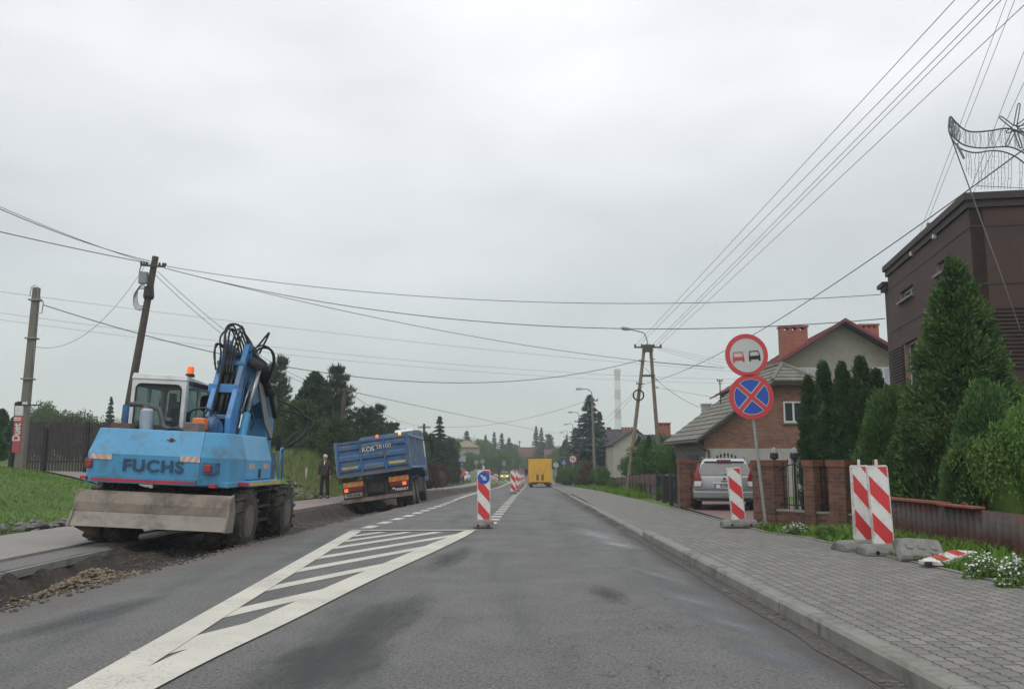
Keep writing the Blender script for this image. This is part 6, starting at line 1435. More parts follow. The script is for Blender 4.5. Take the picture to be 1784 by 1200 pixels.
# ---- brown building
Nn = AT(1686, 343, 18.3); Ff = AT(1538, 480, 25.9); av = Vector((Ff.x - Nn.x, Ff.y - Nn.y, 0)); LW = av.length; av.normalize(); nv = Vector((-av.y, av.x, 0))
bz = .05; bh_ = Nn.z - bz
e = empty('brown_building', (Nn.x, Nn.y, bz), 'two storey flat roofed dark brown building at the right edge behind the tall thuja', 'building', rz=math.atan2(-av.x, av.y))
def loc(u, v):
    p = hitplane(u, v, (Nn.x, Nn.y, 0), nv); return (Vector((p.x - Nn.x, p.y - Nn.y, 0)).dot(av), p.z - bz)
def hole(u0, u1, va0, va1):  # far edge u0, near edge u1, top/bottom rows taken at the near edge
    y0, _ = loc(u0, va0); y1, zt = loc(u1, va0); _, zb_ = loc(u1, va1); return (min(y0, y1), max(y0, y1), min(zt, zb_), max(zt, zb_))
holes = [hole(1630, 1654, 444, 466), hole(1566, 1590, 494, 513), hole(1574, 1601, 586, 683)]
b = MB(); LL = LW - .55
b.M = Matrix.Rotation(R(90), 4, 'Z') @ Matrix.Scale(-1, 4, (0, 1, 0))   # local x -> y, local y -> +x (into the house)
wall_holes(b, LL, bh_, .28, holes); b.M = None
b.box(.0, 11, -.0 + .001, .28, 0, bh_) if False else None
b.add([(0, 0, 0), (12, 0, 0), (12, 0, bh_), (0, 0, bh_)], [(0, 1, 2, 3)]); b.add([(.28, .28, 0), (12, .28, 0), (12, .28, bh_), (.28, .28, bh_)], [(3, 2, 1, 0)])
b.add([(0, LL, 0), (12, LL, 0), (12, LL, bh_), (0, LL, bh_)], [(3, 2, 1, 0)]); b.add([(12, 0, 0), (12, LL, 0), (12, LL, bh_), (12, 0, bh_)], [(0, 1, 2, 3)])
wl = b.build('wall', MATS['brown_wall'], e, fixn=False)
b = MB(); b.box(.0 + .05, 12, LL + .002, LW + .1, 0, bh_ - .42); b.build('annex', MATS['brown_wall'], e)
b = MB(); b.box(-.12, 12.1, -.12, LL + .1, bh_ - .10, bh_ + .06); b.box(-.06, 12.05, -.06, LL + .05, bh_ - .26, bh_ - .10); b.box(-.14, 12, LL + .102, LW + .25, bh_ - .50, bh_ - .38); b.box(-.06, 12, LL + .102, LW + .15, bh_ - .62, bh_ - .5); b.build('cornice', MATS['brown_trim'], e)
zbelt = loc(1688, 396)[1]; zb2 = loc(1688, 500)[1]
b = MB()
for z_ in (zbelt, zb2):
    b.box(-.012, 0, 0, LL, z_ - .02, z_ + .02); b.box(-.012, 12, -.012, 0, z_ - .02, z_ + .02)
b.build('belt_course', MATS['brown_trim'], wl)
# horizontally ribbed cladding
b = MB(); nR = Vector((av.x, av.y, 0)); 
pr0 = hitplane(1712, 536, (Nn.x, Nn.y, 0), nR); xr = (Vector((pr0.x - Nn.x, pr0.y - Nn.y, 0))).dot(Vector((av.y, -av.x, 0))); zt_ = pr0.z - bz; zb_ = hitplane(1712, 642, (Nn.x, Nn.y, 0), nR).z - bz
k = zb_
while k < zt_: b.box(xr, 12, -.05, -.001, k, k + .045); k += .085
h3 = holes[2]; k = h3[2] - .05
while k < h3[3] - .02:
    b.box(-.045, -.001, h3[1] + .06, h3[1] + 1.6, k, k + .045); b.box(-.045, -.001, max(h3[0] - .62, 0), h3[0] - .05, k, k + .045); k += .085
b.build('ribbed_cladding', M('brown_rib', (.05, .032, .030), .75, var=.15), wl)
for i, h_ in enumerate(holes):
    y0, y1, z0_, z1_ = h_
    b = MB(); b.M = Matrix.Rotation(R(90), 4, 'Z') @ Matrix.Scale(-1, 4, (0, 1, 0)); t = .05
    b.box(y0 + .002, y1 - .002, .13, .18, z0_ + .002, z0_ + t); b.box(y0 + .002, y1 - .002, .13, .18, z1_ - t, z1_ - .002); b.box(y0 + .002, y0 + t, .13, .18, z0_ + t, z1_ - t); b.box(y1 - t, y1 - .002, .13, .18, z0_ + t, z1_ - t); b.box((y0 + y1) / 2 - .03, (y0 + y1) / 2 + .03, .13, .18, z0_ + t, z1_ - t)
    wf_ = b.build('window', MATS['frame_white'], wl)
    b = MB(); b.M = Matrix.Rotation(R(90), 4, 'Z') @ Matrix.Scale(-1, 4, (0, 1, 0)); b.box(y0 + t, y1 - t, .15, .16, z0_ + t, z1_ - t); b.build('pane', MATS['window'], wf_)
    b = MB(); b.M = Matrix.Rotation(R(90), 4, 'Z') @ Matrix.Scale(-1, 4, (0, 1, 0)); b.box(y0 - .05, y1 + .05, -.10, .12, z0_ - .05, z0_ + .001); b.build('sill', MATS['concrete'], wf_)
    b = MB(); b.M = Matrix.Rotation(R(90), 4, 'Z') @ Matrix.Scale(-1, 4, (0, 1, 0)); b.box(y1 - .012, y1 - .001, .002, .13, z0_ + .06, z1_ - .001); b.build('reveal', MATS['beige_reveal'], wf_)
b = MB(); q = loc(1600, 425); b.tube([(0.3, q[0], bh_ + .05), (0.3, q[0], bh_ + .4)], .02, 6); b.box(.24, .36, q[0] - .05, q[0] + .05, bh_ + .36, bh_ + .46); b.build('roof_bracket', MATS['insulator'], e)
for u, v in ((1592, 442), (1632, 412)): q = loc(u, v); MB().box(-.10, -.01, q[0] - .04, q[0] + .04, q[1] - .05, q[1] + .05).build('wall_lamp', MATS['white'], wl)
b = MB(); b.box(.05, 11.9, .05, LL - .05, bh_ - .09, bh_ + .02); b.build('roof', MATS['roof_dark'], e)
# ---- roofs in overlapping rows
def rows(b, A, B, C, D, n, th=.05, lift=.035):
    """eave A-B, ridge D-C (A below D)"""
    A, B, C, D = map(Vector, (A, B, C, D)); nr = (B - A).cross(D - A)
    if nr.length < 1e-6: nr = (B - A).cross(C - A)
    nr.normalize(); nr = nr if nr.z > 0 else -nr
    for k in range(n):
        t0, t1 = k / n, min((k + 1.12) / n, 1.0)
        a, c, d_, e_ = A.lerp(D, t0), B.lerp(C, t0), B.lerp(C, t1), A.lerp(D, t1)
        b.add([a, c, d_, e_, a + nr * (th + lift), c + nr * (th + lift), d_ + nr * th, e_ + nr * th], [(0, 3, 2, 1), (4, 5, 6, 7), (0, 1, 5, 4), (1, 2, 6, 5), (2, 3, 7, 6), (3, 0, 4, 7)])
def roof_window(b, x0, x1, z0, z1, y, t=.07):
    b.box(x0, x1, y - .03, y, z0, z0 + t); b.box(x0, x1, y - .03, y, z1 - t, z1); b.box(x0, x0 + t, y - .03, y, z0 + t, z1 - t); b.box(x1 - t, x1, y - .03, y, z0 + t, z1 - t)
def win(parent, x0, x1, z0, z1, y, mull=True, frame='frame_white', pane='window', t=.07):
    b = MB(); roof_window(b, x0, x1, z0, z1, y, t)
    if mull: b.box((x0 + x1) / 2 - t * .6, (x0 + x1) / 2 + t * .6, y - .03, y, z0 + t, z1 - t)
    w_ = b.build('window', MATS[frame], parent); b = MB(); b.box(x0 + t * .5, x1 - t * .5, y - .018, y - .004, z0 + t * .5, z1 - t * .5); b.build('pane', MATS[pane], w_)
    b = MB(); b.box(x0 - .05, x1 + .05, y - .09, y - .002, z0 - .06, z0 - .002); b.build('sill', MATS['concrete'], w_); return w_
# ---- brick house with the grey tiled half-hipped roof
HR = 3.0; HD = 5.2
d0 = 36.0; C0 = AT(1229, 800, d0); g0 = float(gz(d0)) + .05
e = empty('brick_house', (C0.x, d0, g0), 'old brick house with a grey tiled half hipped roof behind the silver car', 'house', rz=R(HR))
ze = AT(1218, 767, 36).z - g0; zh = AT(1335, 668, 36.6).z - g0; zr = AT(1372, 638, 37.8).z - g0; Wd = 8.2; xr_ = 3.85; Wd = 2 * xr_
sl = (zh - ze) / (xr_ - 1.0 + .45); xh = xr_ - 1.0; zw = ze + sl * .45
b = MB(); b.prism([(0, 0, 2.0), (Wd, 0, 2.0), (Wd, 0, zw), (Wd - xh, 0, zh - .05), (xh, 0, zh - .05), (0, 0, zw)], (0, HD, 0)); b.build('brick_wall', MATS['brick_house'], e)
b = MB(); b.box(.0 + .012, Wd, -.012, HD - .1, 0, 2.0); b.build('plaster_base', MATS['plaster_white'], e)
b = MB(); b.box(-.02, .01, -.0, HD, 0, zw - .05)
for k in range(9): b.box(-.05, -.02, 0, HD, .15 + k * .26, .37 + k * .26)
b.build('plank_side', MATS['wood_grey'], e)
b = MB(); b.box(-.08, -.051, .9, 2.6, 0, 1.75); b.build('garage_opening', MATS['black'], e)
b = MB()
xe, ye = -.45, -.45
rows(b, (xe, HD + .2, ze), (xe, ye, ze), (xh, ye, zh), (xh, HD + .2, zh), 11); rows(b, (xh, HD + .2, zh), (xh, ye, zh), (xr_, 1.2, zr), (xr_, HD + .2, zr), 4)
xe2 = Wd - xe; rows(b, (xe2, ye, ze), (xe2, HD + .2, ze), (Wd - xh, HD + .2, zh), (Wd - xh, ye, zh), 11); rows(b, (Wd - xh, ye, zh), (Wd - xh, HD + .2, zh), (xr_, HD + .2, zr), (xr_, 1.2, zr), 4)
rows(b, (xh - .05, ye, zh), (Wd - xh + .05, ye, zh), (xr_, 1.2, zr), (xr_, 1.2, zr), 5)
rf = b.build('roof', MATS['roof_tile_grey'], e)
b = MB(); b.prism([(xe, ye + .02, ze - .12), (xe, ye + .02, ze - .01), (xh, ye + .02, zh - .01), (xh, ye + .02, zh - .14)], (0, .35, 0)); b.prism([(xe2, ye + .02, ze - .12), (xe2, ye + .02, ze - .01), (Wd - xh, ye + .02, zh - .01), (Wd - xh, ye + .02, zh - .14)], (0, .35, 0)); b.box(xh, Wd - xh, ye + .02, -.02, zh - .14, zh - .01); b.build('barge_board', MATS['wood_dark'], rf)
b = MB(); b.tube([(xr_, 1.2, zr + .08), (xr_, HD + .2, zr + .08)], .1, 8); b.tube([(xh - .05, ye, zh + .08), (xr_, 1.2, zr + .08)], .08, 8); b.tube([(Wd - xh + .05, ye, zh + .08), (xr_, 1.2, zr + .08)], .08, 8); b.build('ridge_tile', MATS['roof_tile_grey'], rf)
b = MB(); b.tube([(xe, ye, ze - .05), (xe, HD + .2, ze - .05)], .06, 6); b.tube([(xe, -.2, ze - .05), (-.08, -.08, ze - .35), (.14, -.07, ze - .42), (.14, -.07, 0)], .05, 6); b.build('gutter_pipe', M('gutter_brown', (.10, .055, .04), .6), e)
def hl(u, v):
    p = hitplane(u, v, e.location, Vector((-math.sin(R(HR)), math.cos(R(HR)), 0))); q = p - e.location; return q.x * math.cos(R(HR)) + q.y * math.sin(R(HR)), q.z
x0_, z1_ = hl(1364, 699); x1_, z0_ = hl(1400, 736); win(e, x0_, x1_, z0_, z1_, 0)
b = MB(); q = AT(1231, 706, 42); b2_ = q - e.location; c_, s_ = math.cos(R(-HR)), math.sin(R(-HR)); lx0, ly0 = b2_.x * c_ - b2_.y * s_, b2_.x * s_ + b2_.y * c_
b.box(lx0 - .22, lx0 + .18, ly0 - .2, ly0 + .2, 1.5, q.z - g0); b.box(lx0 - .26, lx0 + .22, ly0 - .24, ly0 + .24, q.z - g0, q.z - g0 + .08); b.build('chimney', MATS['plaster'], rf)
# ---- tall rendered house behind it
d1 = 45.0; e = empty('gabled_house', (AT(1477, 800, d1).x, d1, .0), 'tall beige rendered house with dark red roof edges and brick chimneys behind the thujas', 'house', rz=R(-4))
k = d1 / 1500; zA = AT(1477, 562, d1).z; zE = AT(1330, 652, d1).z; hw = 4.55; slp = (zA - zE) / (147 * k)
zew = zA - slp * hw
b = MB(); b.prism([(-hw, 0, 0), (hw, 0, 0), (hw, 0, zew), (0, 0, zA - .12), (-hw, 0, zew)], (0, 11, 0)); wl = b.build('wall', MATS['plaster_beige'], e)
b = MB(); ov = .6
rows(b, (-hw - ov, 11.5, zew - slp * ov), (-hw - ov, -.8, zew - slp * ov), (0, -.8, zA), (0, 11.5, zA), 14); rows(b, (hw + ov, -.8, zew - slp * ov), (hw + ov, 11.5, zew - slp * ov), (0, 11.5, zA), (0, -.8, zA), 14); rf = b.build('roof', MATS['roof_red'], e)
b = MB()
for s in (-1, 1): b.prism([(s * (hw + ov), -.83, zew - slp * ov - .05), (s * (hw + ov), -.83, zew - slp * ov + .12), (0, -.83, zA + .12), (0, -.83, zA - .06)], (0, .03, 0))
b.build('barge_board', M('barge_red', (.17, .035, .045), .5), rf)
b = MB()
for s in (-1, 1): b.prism([(s * (hw + ov), -.79, zew - slp * ov - .10), (s * (hw + ov), -.79, zew - slp * ov - .06), (0, -.79, zA - .07), (0, -.79, zA - .12)], (0, .78, 0))
b.build('soffit', MATS['wood_dark'], rf)
def chim(parent, u0, u1, vt, vb, d, rootloc, rz_, mat='brick_red', caps=True, nm='chimney', dep=.6):
    p0, p1 = AT(u0, vt, d), AT(u1, vt, d); pb2 = AT(u0, vb, d); c, s = math.cos(-rz_), math.sin(-rz_)
    q = (p0 + p1) / 2 - Vector(rootloc); X_, Y_ = q.x * c - q.y * s, q.x * s + q.y * c; w_ = (p1.x - p0.x) / 2
    b = MB(); b.box(X_ - w_, X_ + w_, Y_, Y_ + dep, pb2.z - rootloc[2], p0.z - rootloc[2] - .25)
    ch_ = None
    for kx_ in (-1, -.33, .33, 1): b.box(X_ + kx_ * (w_ - .09) - .09, X_ + kx_ * (w_ - .09) + .09, Y_, Y_ + dep, p0.z - rootloc[2] - .2495, p0.z - rootloc[2] - .1)
    b.box(X_ - w_ - .05, X_ + w_ + .05, Y_ - .05, Y_ + dep + .05, p0.z - rootloc[2] - .099, p0.z - rootloc[2]); ch_ = b.build(nm, MATS[mat], parent); return ch_
chim(rf, 1360, 1406, 567, 660, d1 - 1.0 + 1.6, e.location, R(-4)); chim(rf, 1497, 1530, 564, 600, d1 + 3, e.location, R(-4))
win(wl, -2.4, -1.3, AT(1405, 705, d1).z, AT(1405, 640, d1).z, 0, pane='window_light'); win(wl, 1.5, 2.6, AT(1405, 705, d1).z, AT(1405, 640, d1).z, 0, pane='window_light')
# ---- cream gabled cottage, dark roofed house behind it
def cottage(name, label, u0, u1, uap, vap, veave, d, mat, roofm, depth=8, rz=0, chimneys=(), wins=(), vg=835, cat='house', ov=.25):
    c = AT((u0 + u1) / 2, 800, d); g = float(gz(d)); e = empty(name, (c.x, d, g), label, cat, rz=rz); k = d / 1500; w_ = (u1 - u0) * k / 2; za = AT(uap, vap, d).z - g; zee = AT(u0, veave, d).z - g; xa = (uap - (u0 + u1) / 2) * k
    wl_ = MB().prism([(-w_, 0, -.5), (w_, 0, -.5), (w_, 0, zee), (xa, 0, za - .05), (-w_, 0, zee)], (0, depth, 0)).build('wall', MATS[mat], e)
    b = MB(); s1 = (za - zee) / (xa + w_); s2 = (za - zee) / (w_ - xa)
    rows(b, (-w_ - ov, depth + .3, zee - s1 * ov), (-w_ - ov, -.3, zee - s1 * ov), (xa, -.3, za), (xa, depth + .3, za), 8, th=.06); rows(b, (w_ + ov, -.3, zee - s2 * ov), (w_ + ov, depth + .3, zee - s2 * ov), (xa, depth + .3, za), (xa, -.3, za), 8, th=.06)
    rf_ = b.build('roof', MATS[roofm], e)
    for (a, b2, vt, vb, dd, mt) in chimneys: chim(rf_, a, b2, vt, vb, d + dd, e.location, rz, mt)
    for (a, b2, t_, bt2_) in wins: 
        A_ = AT(a, t_, d) - e.location; B_ = AT(b2, bt2_, d) - e.location; win(wl_, A_.x, B_.x, B_.z, A_.z, 0, mull=True, t=.08)
    return e
cottage('cream_house', 'plain cream gable wall of a cottage behind the two legged pole', 1069, 1140, 1107, 748, 773, 78, 'plaster', 'roof_dark', rz=0)
def hip_side(name, label, u0, u1, vr, ve, d, mat, roofm, chimneys=(), inset=.0, wins=()):
    """house seen along its eave: ridge runs across the view"""
    c = AT((u0 + u1) / 2, 800, d); g = float(gz(d)); e = empty(name, (c.x, d, g), label, 'house'); k = d / 1500; w_ = (u1 - u0) * k / 2; zr_ = AT(u0, vr, d + 3).z - g; ze_ = AT(u0, ve, d).z - g
    wl_ = MB().box(-w_ + .3, w_ - .3, .4, 6, -.5, ze_).build('wall', MATS[mat], e)
    b = MB(); rows(b, (-w_, 0, ze_), (w_, 0, ze_), (w_ - inset, 3.2, zr_), (-w_ + inset, 3.2, zr_), 9, th=.06); rows(b, (w_, 6.4, ze_), (-w_, 6.4, ze_), (-w_ + inset, 3.2, zr_), (w_ - inset, 3.2, zr_), 9, th=.06)
    if inset: rows(b, (-w_, 6.4, ze_), (-w_, 0, ze_), (-w_ + inset, 3.2, zr_), (-w_ + inset, 3.2, zr_), 9); rows(b, (w_, 0, ze_), (w_, 6.4, ze_), (w_ - inset, 3.2, zr_), (w_ - inset, 3.2, zr_), 9)
    rf_ = b.build('roof', MATS[roofm], e)
    if not inset: MB().prism([(-w_ + .3, .4, ze_ - .01), (-w_ + .3, 6, ze_ - .01), (-w_ + .3, 3.2, zr_ - .1)], (2 * w_ - .6, 0, 0)).build('gable', MATS[mat], e)
    for (a, b2, vt, vb, dd, mt) in chimneys: chim(rf_, a, b2, vt, vb, d + dd, e.location, 0, mt)
    for (a, b2, t_, bt2_) in wins:
        A_ = AT(a, t_, d) - e.location; B_ = AT(b2, bt2_, d) - e.location; win(wl_, A_.x, B_.x, B_.z, A_.z, .4, t=.09)
    return e
hip_side('dark_roof_house', 'brick house with a dark roof, left of the cream gable', 1046, 1120, 748, 776, 92, 'brick_house', 'roof_dark', chimneys=((1084, 1103, 744, 762, 2.5, 'brick_red'), (1058, 1064, 744, 752, 3, 'brick_house')))
hip_side('hidden_house', 'house mostly hidden by green trees with a broad brick chimney above', 1125, 1200, 758, 775, 66, 'plaster_beige', 'roof_dark', chimneys=((1147, 1168, 736, 762, 2.5, 'brick_red'),))
hip_side('red_roof_house', 'distant house with a rusty red roof above the yellow truck', 903, 936, 779, 797, 225, 'brick_house', 'roof_rust')
hip_side('distant_house', 'distant low house roof just right of the yellow truck top', 948, 972, 783, 792, 215, 'plaster_beige', 'roof_rust')
hip_side('yellow_roof_house', 'long pale ochre roofed house among trees above the white car', 786, 836, 767, 779, 185, 'plaster_beige', M('roof_ochre', (.27, .23, .14), .8).name, inset=3)
# ---- power-station stack
d = 1085.0; c = AT(1077, 748, d); e = empty('chimney_stack', (c.x, d, -2), 'tall red and white banded power station chimney far away in haze', 'chimney'); zt_ = AT(1077, 643, d).z + 2; k = d / 1500
r0, r1_ = 6.2 * k, 4.9 * k
bands = [643, 662, 679, 696, 713, 730, 748, 770]
M('stack_red', (.30, .15, .15), .8); M('stack_white', (.62, .62, .62), .8)
def rz_(z): return r0 + (r1_ - r0) * z / zt_
prev = zt_
for i in range(len(bands) - 1):
    z1_ = AT(1077, bands[i], d).z + 2; z0_ = AT(1077, bands[i + 1], d).z + 2 if i < len(bands) - 2 else 0
    b = MB(); b.lathe([(rz_(z0_), z0_), (rz_(z1_), z1_)], n=24)
    if i == 0: b.lathe([(rz_(z1_) + .9, z1_ - 5), (rz_(z1_) + .9, z1_ - 1)], n=24)
    b.build('red_band' if i % 2 == 0 else 'white_band', MATS['stack_red' if i % 2 == 0 else 'stack_white'], e, smooth=True, autosmooth=40)
# ---- left picket fence with gate post
Yf = 33.5; k = Yf / 1500
e = empty('picket_fence', (AT(120, 800, Yf).x, Yf, 0), 'dark brown vertical board fence and gate left of the excavator', 'fence'); ox = e.location.x
b = MB(); u = 18.0; ztop = AT(100, 735.5, Yf).z
while u < 300:
    x = AT(u, 800, Yf).x; g = max(float(hgt(x, Yf)), .2) + .02
    b.box(x - ox - .038, x - ox + .038, -.012, .012, g + .05, ztop + random.uniform(-.03, .05) - (.1 * max(0, (u - 150) / 100))); u += 5.0 + random.uniform(-.3, .3)
b.build('board', MATS['wood_dark'], e)
b = MB(); xa, xb = AT(18, 800, Yf).x - ox, AT(300, 800, Yf).x - ox
for z in (ztop - .3, ztop - 1.0, ztop - 1.55): b.box(xa, xb, .013, .06, z, z + .08)
b.build('rail', MATS['wood_dark'], e)
for u in (20, 77, 150, 222, 298):
    x = AT(u, 800, Yf).x - ox; g = float(hgt(x + ox, Yf)); MB().box(x - .07, x + .07, -.09, -.015 if u != 77 else .05, g - .1, ztop - (.25 if u == 77 else -.02)).build('post', MATS['iron'], e)
# ---- corrugated fence on the right
def cfence():
    X0, Y0, X1, Y1 = 6.12, 14.6, 6.25, 6.0; e = empty('corrugated_fence', (X0, (Y0 + Y1) / 2, 0), 'low rusty corrugated metal fence under the thujas beside the sidewalk', 'fence')
    n = 430; vs = []; fs = []; L = Y0 - Y1
    for i in range(n + 1):
        t = i / n; y = Y0 + (Y1 - Y0) * t - (Y0 + Y1) / 2; x = (X1 - X0) * t + .035 * math.sin(t * L / .16 * 2 * math.pi); zt = .735 + .015 * math.sin(t * 9); 
        vs += [(x, y, .05), (x, y, .38), (x, y, zt), (x + .004, y, zt), (x + .004, y, .05)]
    for i in range(n):
        for j in range(4): q = i * 5 + j; fs.append((q, q + 1, q + 6, q + 5))
    m, t, bb = nodes('corrugated'); v = coord(t); s = N(t, 'ShaderNodeSeparateXYZ'); t.links.new(v, s.inputs[0])
    vv = mapping(t, v, scale=(1, 3.0, .7)); n1 = noise(t, 1.2, 6, .7, vv)
    c = mix(t, mapr(t, n1, .35, .65), (.060, .024, .020), (.120, .048, .038))
    hh = math_(t, 'ADD', s.outputs[2], math_(t, 'MULTIPLY', noise(t, 1.0, 5, .7, mapping(t, v, scale=(1, .7, .3), loc=(0, 3, 0))), .5))
    c = mix(t, math_(t, 'MULTIPLY', mapr(t, hh, .62, .76, 0, .6), mapr(t, hh, .98, .86, 0, 1)), c, (.085, .098, .09)); c = mix(t, mapr(t, noise(t, 7, 5, .75, v), .54, .68, 0, .8), c, (.028, .017, .015))
    t.links.new(c, bb.inputs['Base Color']); bb.inputs['Roughness'].default_value = .7; MATS['corrugated'] = m
    MB().add(vs, fs).build('sheet', m, e, smooth=True, fixn=False)
    b = MB()
    for i in range(4):
        y = Y0 - (Y0 + Y1) / 2 - i * 2.6; b.box(.06, .12, y - .04, y + .04, 0, .8)
    b.build('post', MATS['rust'], e)
    b = MB(); b.box(-.05, .16, 2.2, 4.2, .755, .785); b.box(-.08, .1, 1.2, 2.15, .745, .77); b.build('top_board', M('rust_board', (.24, .075, .05), .8, var=.3, vs=4), e)
cfence()
# ---- brick wall with railings, gate pillars, gate
PA, PB = Vector((5.30, 18.4, 0)), Vector((6.85, 15.7, 0)); wdir = (PB - PA).normalized(); wn_ = Vector((wdir.y, -wdir.x, 0)); wn_ = -wn_ if wn_.y > 0 else wn_
def on_line(u):
    a = (u - 892) / 1500 / (cp)   # near the horizon x/y = a/cp
    # x = a*y/(…) solved on the line
    t = (a * PA.y - PA.x) / (wdir.x - a * wdir.y); return t
Lw = (PB - PA).length
e = empty('brick_wall', (PA.x, PA.y, float(gz(17)) + .04), 'low brown brick garden wall with piers and iron railings beside the leaning sign', 'wall', rz=math.atan2(wdir.y, wdir.x))
zt_ = 1.36; zp = .32
b = MB(); b.box(.24, Lw, -.0, .25, -.1, zp); b.build('plinth', MATS['brick_wall'], e)
b = MB(); b.box(.24, Lw, -.02, .27, zp, zp + .035); b.build('coping', MATS['concrete'], e)
pos = [0.05, on_line(1401), on_line(1449), Lw]
for i, x in enumerate(pos):
    w_ = (.30, .13, .20, .32)[i]
    b = MB(); b.box(x - w_, x + w_, -.06, .34, -.1, zt_ - .13); pier = b.build('pier', MATS['brick_wall'], e)
    b = MB(); b.box(x - w_ - .02, x + w_ + .02, -.08, .36, zt_ - .129, zt_); b.build('cap', MATS['brick_cap'], pier)
for i in range(3):
    xa, xb = pos[i] + (.23, .12, .20)[i], pos[i + 1] - (.12, .20, .30)[i]
    b = MB(); b.box(xa, xb, .10, .125, zp + .12, zp + .145); n = max(3, int((xb - xa) / .13))
    arch = []
    for k in range(n + 1):
        x = xa + (xb - xa) * (k + .5) / (n + 1); zz = zt_ - .22 + .18 * math.sin(math.pi * (k + .5) / (n + 1)); b.tube([(x, .112, zp + .035), (x, .112, zz)], .009, 5); b.lathe([(.001, zz - .0), (.018, zz + .03), (.001, zz + .09)], (x, .112, 0), 'z', 6); arch.append((x, .112, zz - .05))
    if len(arch) > 1: b.tube(arch, .012, 5)
    b.build('railing', MATS['iron'], e)
# gate pillar on the left of the driveway
g = float(gz(25.7)); e = empty('gate_pillar', (5.18, 25.7, g + .05), 'brown brick gate pillar left of the silver car', 'pillar')
b = MB(); b.box(-.27, .05, -.2, .2, -.1, 1.30); b.box(.051, .30, -.12, .2, -.1, 1.30); s_ = b.build('shaft', MATS['brick_wall'], e); b = MB(); b.box(-.29, .07, -.22, .22, 1.301, 1.42); b.box(.071, .32, -.14, .22, 1.301, 1.40); b.build('cap', MATS['brick_cap'], s_)
# gate leaves behind the car
Yg = 28.6; xa, xb = AT(1233, 800, Yg).x, AT(1321, 800, Yg).x; e = empty('iron_gate', ((xa + xb) / 2, Yg, float(gz(Yg)) + .06), 'black spiked iron gate with arched top behind the silver car', 'gate'); o_ = e.location
b = MB(); n = 13; arch = []
for k in range(n):
    u = 1237 + 82 * k / (n - 1) * .93; x = AT(u, 800, Yg).x - o_.x; vt = 806 - 17 * math.sin(math.pi * min(1, (k + .8) / (n - 2.5))) if k < n - 2 else 805; zz = AT(u, vt, Yg).z - o_.z
    b.tube([(x, 0, .1), (x, 0, zz - .08)], .02, 5); b.lathe([(.001, zz - .12), (.045, zz - .05), (.001, zz + .03)], (x, 0, 0), 'z', 6)
    arch.append((x, 0, zz - .22 - .1 * abs(k - 5) / 6))
b.tube(arch[1:10], .035, 6); b.box(xa - o_.x, xb - o_.x, -.02, .02, .15, .2); b.build('bars', MATS['iron'], e)
b = MB(); x0_, x1_ = AT(1292, 808, Yg).x - o_.x, AT(1322, 808, Yg).x - o_.x; b.box(x0_, x1_, .03, .06, .12, AT(1300, 808, Yg).z - o_.z); pn = b.build('white_panel', MATS['gate_white'], e)
b = MB(); 
for z in (.5, 1.1): b.box(x1_ - .1, x1_ + .06, -.03, .03, z, z + .05)
b.build('hinge', MATS['iron'], e)
# lanterns on the wall
for u, v, lab in ((1349, 800, 'dark lantern above the brick pier right of the leaning sign post'), (1384, 800, 'second grey topped lantern above the brick wall, further right')):
    Yl = 19.2; c = AT(u, v, Yl); e = empty('garden_lantern', (c.x, Yl, float(gz(Yl)) + .05), lab, 'lantern'); zc = c.z - e.location.z
    MB().tube([(0, 0, 0), (0, 0, zc)], .03, 8).build('post', MATS['iron'], e); MB().lathe([(.05, zc), (.10, zc + .03), (.09, zc + .14)], n=10).build('lamp', MATS['black'], e); MB().lathe([(.09, zc + .141), (.07, zc + .2), (.01, zc + .27)], n=10).build('lamp_top', MATS['grey_metal'], e)
# ---- fences further along the right side
def seg_fence(name, label, P0, P1, h0, h1, kind, cat='fence'):
    P0, P1 = Vector((*P0, 0)), Vector((*P1, 0)); L = (P1 - P0).length; ang = math.atan2(P1.y - P0.y, P1.x - P0.x); g0_, g1_ = float(gz(P0.y)), float(gz(P1.y)); e = empty(name, (P0.x, P0.y, g0_), label, cat, rz=ang)
    def gg(x): return (g1_ - g0_) * x / L
    if kind == 'board':
        b = MB(); x = 0
        while x < L - .2: 
            b.box(x, x + .19, -.012, .012, gg(x) + .22, gg(x) + (h0 + (h1 - h0) * x / L) * .62); x += .2
        b.build('lower_board', M('board_grey', (.085, .075, .075), .85, var=.25, vs=3), e)
        b = MB(); x = 0
        while x < L - .2: b.box(x, x + .19, .02, .04, gg(x) + (h0 + (h1 - h0) * x / L) * .60, gg(x) + (h0 + (h1 - h0) * x / L) * random.uniform(.97, 1.02)); x += .2
        b.build('upper_board', M('board_red', (.10, .055, .05), .85, var=.25, vs=3), e)
        b = MB(); P = [[(x_, y_, gg(x_) + z_) for y_, z_ in ((-.05, zz - .03), (-.013, zz - .03), (-.013, zz + .03), (-.05, zz + .03))] for x_ in (0, L) for zz in [(h0 + (h1 - h0) * x_ / L) * .64]]; b.loft(P)
        P = [[(x_, y_, gg(x_) + z_) for y_, z_ in ((-.08, 0), (.08, 0), (.08, .20), (-.08, .20))] for x_ in (0, L)]; b.loft(P); b.build('rail', MATS['wood_grey'], e)
        n = 7
    else:
        b = MB(); x = 0
        while x < L: b.tube([(x, 0, gg(x) + .12), (x, 0, gg(x) + h0)], .008, 4); x += .14
        b.tube([(0, 0, h0), (L, 0, gg(L) + h0)], .014, 5); b.tube([(0, 0, .15), (L, 0, gg(L) + .15)], .014, 5); b.build('bars', MATS['iron'], e); n = 3
    for i in range(n + 1):
        x = L * i / n; MB().box(x - .05, x + .05, -.06, .06, gg(x) - .2, gg(x) + (h0 + (h1 - h0) * x / L) + .05).build('post', MATS['wood_dark'], e)
    return e
